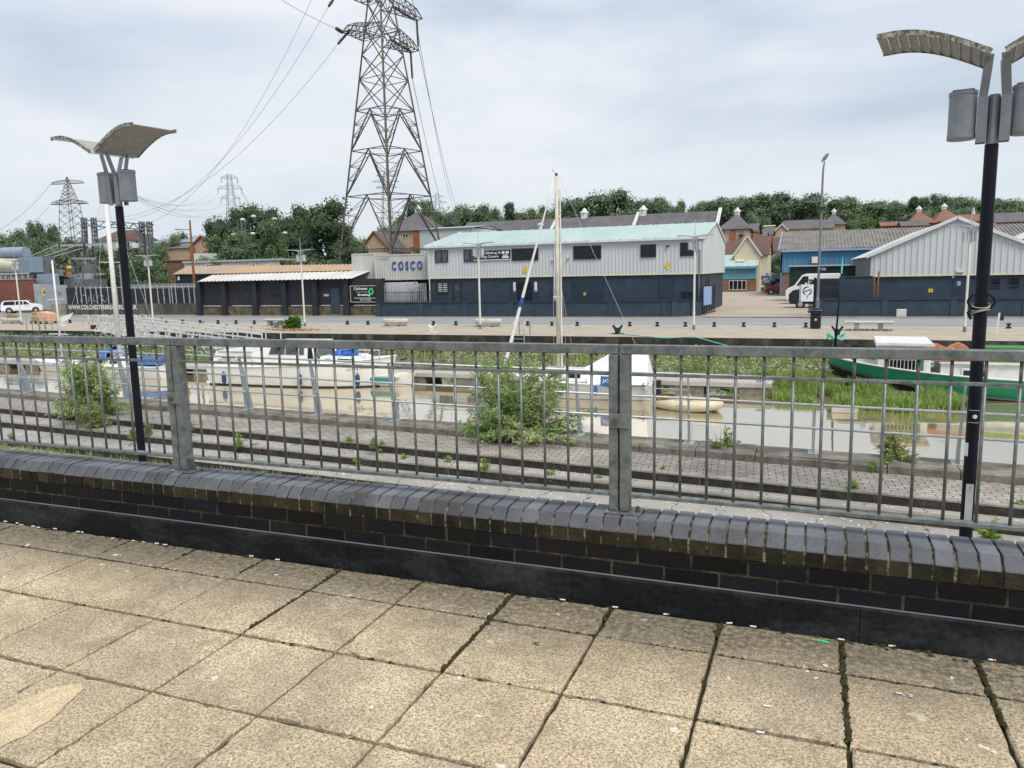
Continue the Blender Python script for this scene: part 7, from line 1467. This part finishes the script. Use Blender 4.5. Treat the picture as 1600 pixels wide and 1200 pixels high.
far_l=D(436,-4,52); g_targets=[A(150,341,92),A(190,345,92),A(235,348,92)]
k=0
for s,z,tp in tips:
    top_=tp[0]
    if s<0:
        i=[a for a,_ in ((0,0),(1,0),(2,0))][min(2,k)]; tgt=g_targets[k%3]; e_=Vector(tgt); d=(e_-tp[0]).normalized(); e1=tp[0]+d*2.2-Vector((0,0,.5)); insul(r_p,tp[0],e1); wire('thin cable falling from the big pylon to the substation gantry',e1,e_,5.0,.02)
        fl_=Vector(D((404,440,470)[k%3],(-30,-52,-150)[k%3],58)); d=(fl_-tp[1]).normalized(); e1=tp[1]+d*2.2; insul(r_p,tp[1],e1,.20); wire('thin cable running from the big pylon up out of the picture at the top left',e1,fl_+d*6,.4,.022)
        pts=[e1,(e1+tp[0])/2-Vector((0,0,2.2)),tp[0]+(e_-tp[0]).normalized()*2.2]; MB().tube([pts[0].lerp(pts[1],f)*(1-f)+pts[1].lerp(pts[2],f)*f for f in [i/8 for i in range(9)]],.02,4).build('jumper_cable','cable',label='slack jumper cable looping under a left arm of the big pylon',cat='power line',group='jumper loops on the big pylon')
        k+=1
    else:
        e_=D(728,312,420); m=k
        e1=tp[1]+(Vector((e_.x,e_.y,tp[1].z))-tp[1]).normalized()*1.0-Vector((0,0,2.6)); insul(r_p,tp[1],e1,.17); wire('thin cable sweeping down from the big pylon toward the distant trees',e1,Vector(e_)+Vector((rnd.uniform(-5,5),0,rnd.uniform(-2,3))),16,.035,n=40)
        insul(r_p,tp[0]-Vector((1.0,0,0)),tp[0]+Vector((-3.0,-1.2,1.3)),.2)
# substation pylon at the left and distant pylons
b=A(121,440,104); hz_=A(119,275,104).z-GZ; zs=lambda y_,n_: A(119,y_,n_).z-GZ
r2,t2=pylon('mid-distance lattice pylon standing in the substation at the left',(b.x,104,GZ),R(12),2.3,1.15,zs(318,104),hz_,[(zs(318,104),3.5),(zs(286,104),3.3)],.085,'steel_dark',tipf=.05)
wire('thin line dropping left from the substation pylon',t2[0][2][0],A(-40,380,90),2,.03); wire('thin line dropping left from the substation pylon',t2[2][2][0],A(-60,380,96),2,.03)
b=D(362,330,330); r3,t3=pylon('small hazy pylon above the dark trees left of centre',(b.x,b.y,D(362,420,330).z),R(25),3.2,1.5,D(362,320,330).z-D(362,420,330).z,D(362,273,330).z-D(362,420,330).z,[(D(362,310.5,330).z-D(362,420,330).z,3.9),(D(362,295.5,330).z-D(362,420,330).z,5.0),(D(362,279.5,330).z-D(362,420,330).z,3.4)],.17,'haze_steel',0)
for s,z,tp in t3:
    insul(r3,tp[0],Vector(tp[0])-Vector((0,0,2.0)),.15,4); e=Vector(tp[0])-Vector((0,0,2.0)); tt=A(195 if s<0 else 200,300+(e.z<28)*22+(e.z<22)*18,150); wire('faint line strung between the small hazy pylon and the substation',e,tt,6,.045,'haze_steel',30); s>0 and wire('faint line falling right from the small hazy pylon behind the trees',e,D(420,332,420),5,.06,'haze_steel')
for px_,yt,d_,lb in ((608,271,520,'hazy pylon seen through the legs of the big pylon'),(686,303,700,'tiny reddish hazy pylon above the trees right of the big pylon')):
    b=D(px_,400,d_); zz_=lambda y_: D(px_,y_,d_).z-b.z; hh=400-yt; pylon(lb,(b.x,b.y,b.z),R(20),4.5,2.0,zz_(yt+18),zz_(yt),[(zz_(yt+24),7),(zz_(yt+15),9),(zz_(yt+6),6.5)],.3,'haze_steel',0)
# ---------------------------------------------------------------- trees
def tree_mesh(seed,shape='round',leafmat_='leaf_mid',nb=26,per=300,ls=.055):
    """unit tree: height 1, crown radius ~.45; returns (leaves MB, core MB, wood MB)"""
    q=random.Random(seed); lv=MB(); co_=MB(); wd_=MB(); blobs=[]
    for _ in range(nb):
        if shape=='round': th=q.uniform(0,2*PI); u=q.uniform(-1,1); rr=q.uniform(.25,1)**.5; c=Vector((.34*rr*math.cos(th)*math.sqrt(1-u*u*.6),.34*rr*math.sin(th)*math.sqrt(1-u*u*.6),.60+.29*u*rr)); r_=q.uniform(.09,.17)
        elif shape=='tall': th=q.uniform(0,2*PI); h_=q.uniform(.22,.92); w_=.30*math.sin(min(1,(1.02-h_)*1.8)*PI/2); c=Vector((w_*q.random()**.5*math.cos(th),w_*q.random()**.5*math.sin(th),h_)); r_=q.uniform(.07,.14)
        else: th=q.uniform(0,2*PI); h_=q.uniform(.2,.95); w_=.26*(1.02-h_)+.04; c=Vector((w_*math.cos(th)*q.random()**.3,w_*math.sin(th)*q.random()**.3,h_)); r_=q.uniform(.05,.09)
        blobs.append((c,r_))
    wd_.tube([(0,0,0),(.01,0,.25),(0,.01,.55)],[.03,.022,.012],7)
    for c,r_ in blobs:
        wd_.tube([(0,0,.25+.3*q.random()*max(.1,c.z-.3)),c*.6+Vector((0,0,.2)),c],[.012,.008,.003],4,False)
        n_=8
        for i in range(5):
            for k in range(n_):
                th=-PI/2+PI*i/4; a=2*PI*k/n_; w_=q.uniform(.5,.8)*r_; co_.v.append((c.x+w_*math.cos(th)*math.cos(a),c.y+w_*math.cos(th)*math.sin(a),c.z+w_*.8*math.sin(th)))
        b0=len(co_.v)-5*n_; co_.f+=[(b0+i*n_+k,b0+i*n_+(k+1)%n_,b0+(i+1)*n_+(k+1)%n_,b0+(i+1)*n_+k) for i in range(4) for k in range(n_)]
        for _ in range(per):
            v=Vector((q.gauss(0,1),q.gauss(0,1),q.gauss(0,1))).normalized(); p=c+Vector((v.x,v.y,v.z*.85))*r_*q.uniform(.62,1.16)*(1+.22*noise.noise(c*9+v*2.2)); s=ls*q.uniform(.3,.75)
            nrm=(v+Vector((q.gauss(0,.7),q.gauss(0,.7),q.gauss(.3,.7)))).normalized(); a=nrm.cross(Vector((q.gauss(0,1),q.gauss(0,1),q.gauss(0,1)))).normalized()*s*.5; b=nrm.cross(a).normalized()*s*.34
            lv.add([p-a,p-b*q.uniform(.6,1.2),p+a,p+b*q.uniform(.6,1.2)],[(0,1,2,3)])
    return lv,co_,wd_
TP={}
def tree_proto(kind,seed,shape,mat,**kw):
    lv,cc,wd_=tree_mesh(seed,shape,**kw); return (lv,cc,wd_,mat)
kinds={'oakA':('round','leaf_dark',1),'oakB':('round','leaf_mid',2),'oakC':('round','leaf_olive',3),'tallA':('tall','leaf_dark',4),'tallB':('tall','leaf_mid',5),'con':('cone','core_leaf',6),'willow':('tall','leaf_willow',7),'brt':('round','leaf_bright2',8),'oakD':('round','leaf_mid',9),'deepR':('round','leaf_deep',11),'deepT':('tall','leaf_deep',12)}
M['core_leaf']=leafmat('core_leaf',(.05,.085,.055),(.07,.11,.06)); M['leaf_bright2']=leafmat('leaf_bright2',(.16,.29,.09),(.11,.21,.07))
def tree(kind,px,ytop,wpx,d,label,zbase=None,name='tree',hscale=None,grp='trees beyond the buildings'):
    top=D(px,ytop,d); w_=wpx*d/F; zb=zbase if zbase is not None else landz(top.x,top.y)-.5; h_=(top.z-zb)*1.02
    if kind not in TP:
        sh,mt,sd_=kinds[kind]; lv,cc,wd_=tree_mesh(sd_,sh,nb=34 if sh!='cone' else 46,per=260 if sh!='cone' else 120,ls=.05)
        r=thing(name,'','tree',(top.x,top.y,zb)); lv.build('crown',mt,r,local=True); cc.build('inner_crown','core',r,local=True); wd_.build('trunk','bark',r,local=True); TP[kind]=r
    else: r=dup(TP[kind],(top.x,top.y,zb),rnd.uniform(0,6))
    k=w_/.84 if kinds[kind][0]=='round' else (w_/.66 if kinds[kind][0]=='tall' else w_/.5)
    r.scale=(k,k,h_); r['label']=label; r['group']=grp; return r
GR='trees on the rising ground beyond the houses'
ridge=[('oakA',894,301,74,265),('oakB',862,316,60,270),('oakA',926,304,60,268),('oakC',955,295,92,260),('oakB',990,312,56,272),('oakA',1017,302,58,262),('oakC',1036,306,50,270),('tallB',1062,313,30,268),('oakB',1090,313,44,270),('oakA',1118,304,66,255),('oakB',1142,303,64,262),('oakA',1168,299,96,245),('oakC',1200,318,50,250),('oakA',1236,294,98,240),('oakB',1276,318,60,250),('oakC',1300,306,84,250),('oakB',1344,305,80,255),('oakA',1380,309,60,260),('oakC',1410,314,56,262),('con',1428,309,26,250),('oakA',1457,299,62,258),('oakB',1490,303,72,262),('oakC',1522,304,70,266),('oakB',1560,305,80,262),('oakC',1594,311,60,258),('oakA',1630,306,80,262),
 ('tallA',655,308,64,190),('oakB',640,322,60,200),('oakA',690,320,52,215),('oakC',708,316,70,225),('oakB',742,314,70,228),('oakA',764,316,50,235),('con',796,319,34,240),('oakC',818,324,50,250),('oakB',838,321,44,250),('oakB',615,340,60,180),
 ('oakC',1185,330,40,222),('oakC',1432,328,60,232),('oakB',1500,322,60,240)]
side_=lambda x:'left of the big mast' if x<860 else ('above the unit roof' if x<1115 else ('above the yard entrance' if x<1285 else 'beyond the blue shed and warehouse'))
for i,(k_,x,y_,w_,d) in enumerate(ridge): tree(k_,x,y_,w_*1.12,d,('dark conifer' if k_=='con' else {'leaf_dark':'dark green','leaf_mid':'mid green','leaf_olive':'olive green'}[kinds[k_][1]]+' broadleaf tree')+' on the skyline '+side_(x),grp=('%s trees on the skyline %s'%(k_[:3],side_(x))))
for o in list(COL.objects):
    if o.get('category')=='tree' and o.get('group'): 
        o['group']='skyline trees: '+o['label']
tree('brt',1352,330,62,182,'bright rounded green tree in front of the skyline wood behind the blue shed',grp=None or 'single round tree')
left=[('deepR',352,323,82,128,'dark domed tree at the left of the dense clump behind the rusty shed'),('deepT',396,321,90,122,'dark tree in the middle of the dense clump behind the portal frame'),('deepR',438,320,92,126,'broad dark tree behind the portal frame, near the top of the clump'),('deepT',472,322,60,130,'narrow dark tree beside the tallest one of the clump'),('deepT',512,313,106,112,'tallest mid-green tree at the right end of the dense clump'),('tallB',545,352,60,118,'tree with thin crown partly behind the leg of the big pylon'),('willow',352,358,84,100,'pale drooping willow in front of the dark clump at its left'),('willow',424,336,58,104,'slender light green tree among the portal frame steelwork'),('oakD',420,400,90,98,'low bushy tree at the foot of the dark clump'),('oakB',486,396,90,95,'low leafy tree over the white lean-to roof by the container'),('oakD',530,404,60,93,'small leafy tree just left of the raised container'),
 ('oakA',62,337,48,190,'round dark tree standing above the transformer'),('tallB',36,360,34,185,'thin-crowned tree left of the round dark one'),('oakB',10,352,64,170,'dark tree at the extreme left edge above the transformer'),('oakC',8,374,60,120,'bright low tree at the left edge behind the tank'),('oakB',92,366,56,170,'bushy tree between the round dark tree and the substation pylon'),('oakC',70,384,70,115,'low green tree behind the radiator of the transformer'),('oakD',112,372,70,160,'leafy tree behind the substation pylon'),('oakC',262,362,44,190,'pale green tree behind the blue-roofed shed'),('oakB',300,357,60,195,'dark green tree above the blue metal roof'),('oakB',205,378,80,118,'bushy green tree behind the winged lamp in front of the lettering'),('oakD',176,384,60,116,'green tree behind the white-headed transformers'),('oakB',238,372,50,130,'green tree right of the gantry columns'),('oakD',580,370,70,150,'leafy tree behind the left leg of the big pylon'),('oakC',1210,394,34,138,'bushy shrub by the side of the blue shed'),('oakD',232,398,60,108,'low tree in front of the pumping station corner')]
for t_ in left: tree(t_[0],t_[1],t_[2],t_[3]*1.1,t_[4],t_[5],grp='single tree: '+t_[5][:24])
for o in COL.objects:
    if o.get('group','').startswith('single'): del o['group']
# wood that closes the horizon
fw_=MB(); q=random.Random(3)
for k in range(30000):
    t=q.uniform(-420,330); n_=q.uniform(300,360); hz_=6+3.0*noise.noise(Vector((t*.03,2,0)))+2*noise.noise(Vector((t*.11,5,0))); z=landz(t,n_)+q.uniform(0,1)**.6*hz_; s=q.uniform(.5,1.3); v=Vector((q.gauss(0,1),q.gauss(0,1)-.6,q.gauss(.5,1))).normalized(); a=v.cross(Vector((q.random(),q.random(),q.random()))).normalized()*s; b=v.cross(a).normalized()*s*.7; p=Vector((t,n_,z)); fw_.add([p-a,p-b,p+a,p+b],[(0,1,2,3)])
fw_.build('distant_wood','leaf_dark',kind='stuff',label='low continuous belt of distant woodland closing the skyline',cat='wood')
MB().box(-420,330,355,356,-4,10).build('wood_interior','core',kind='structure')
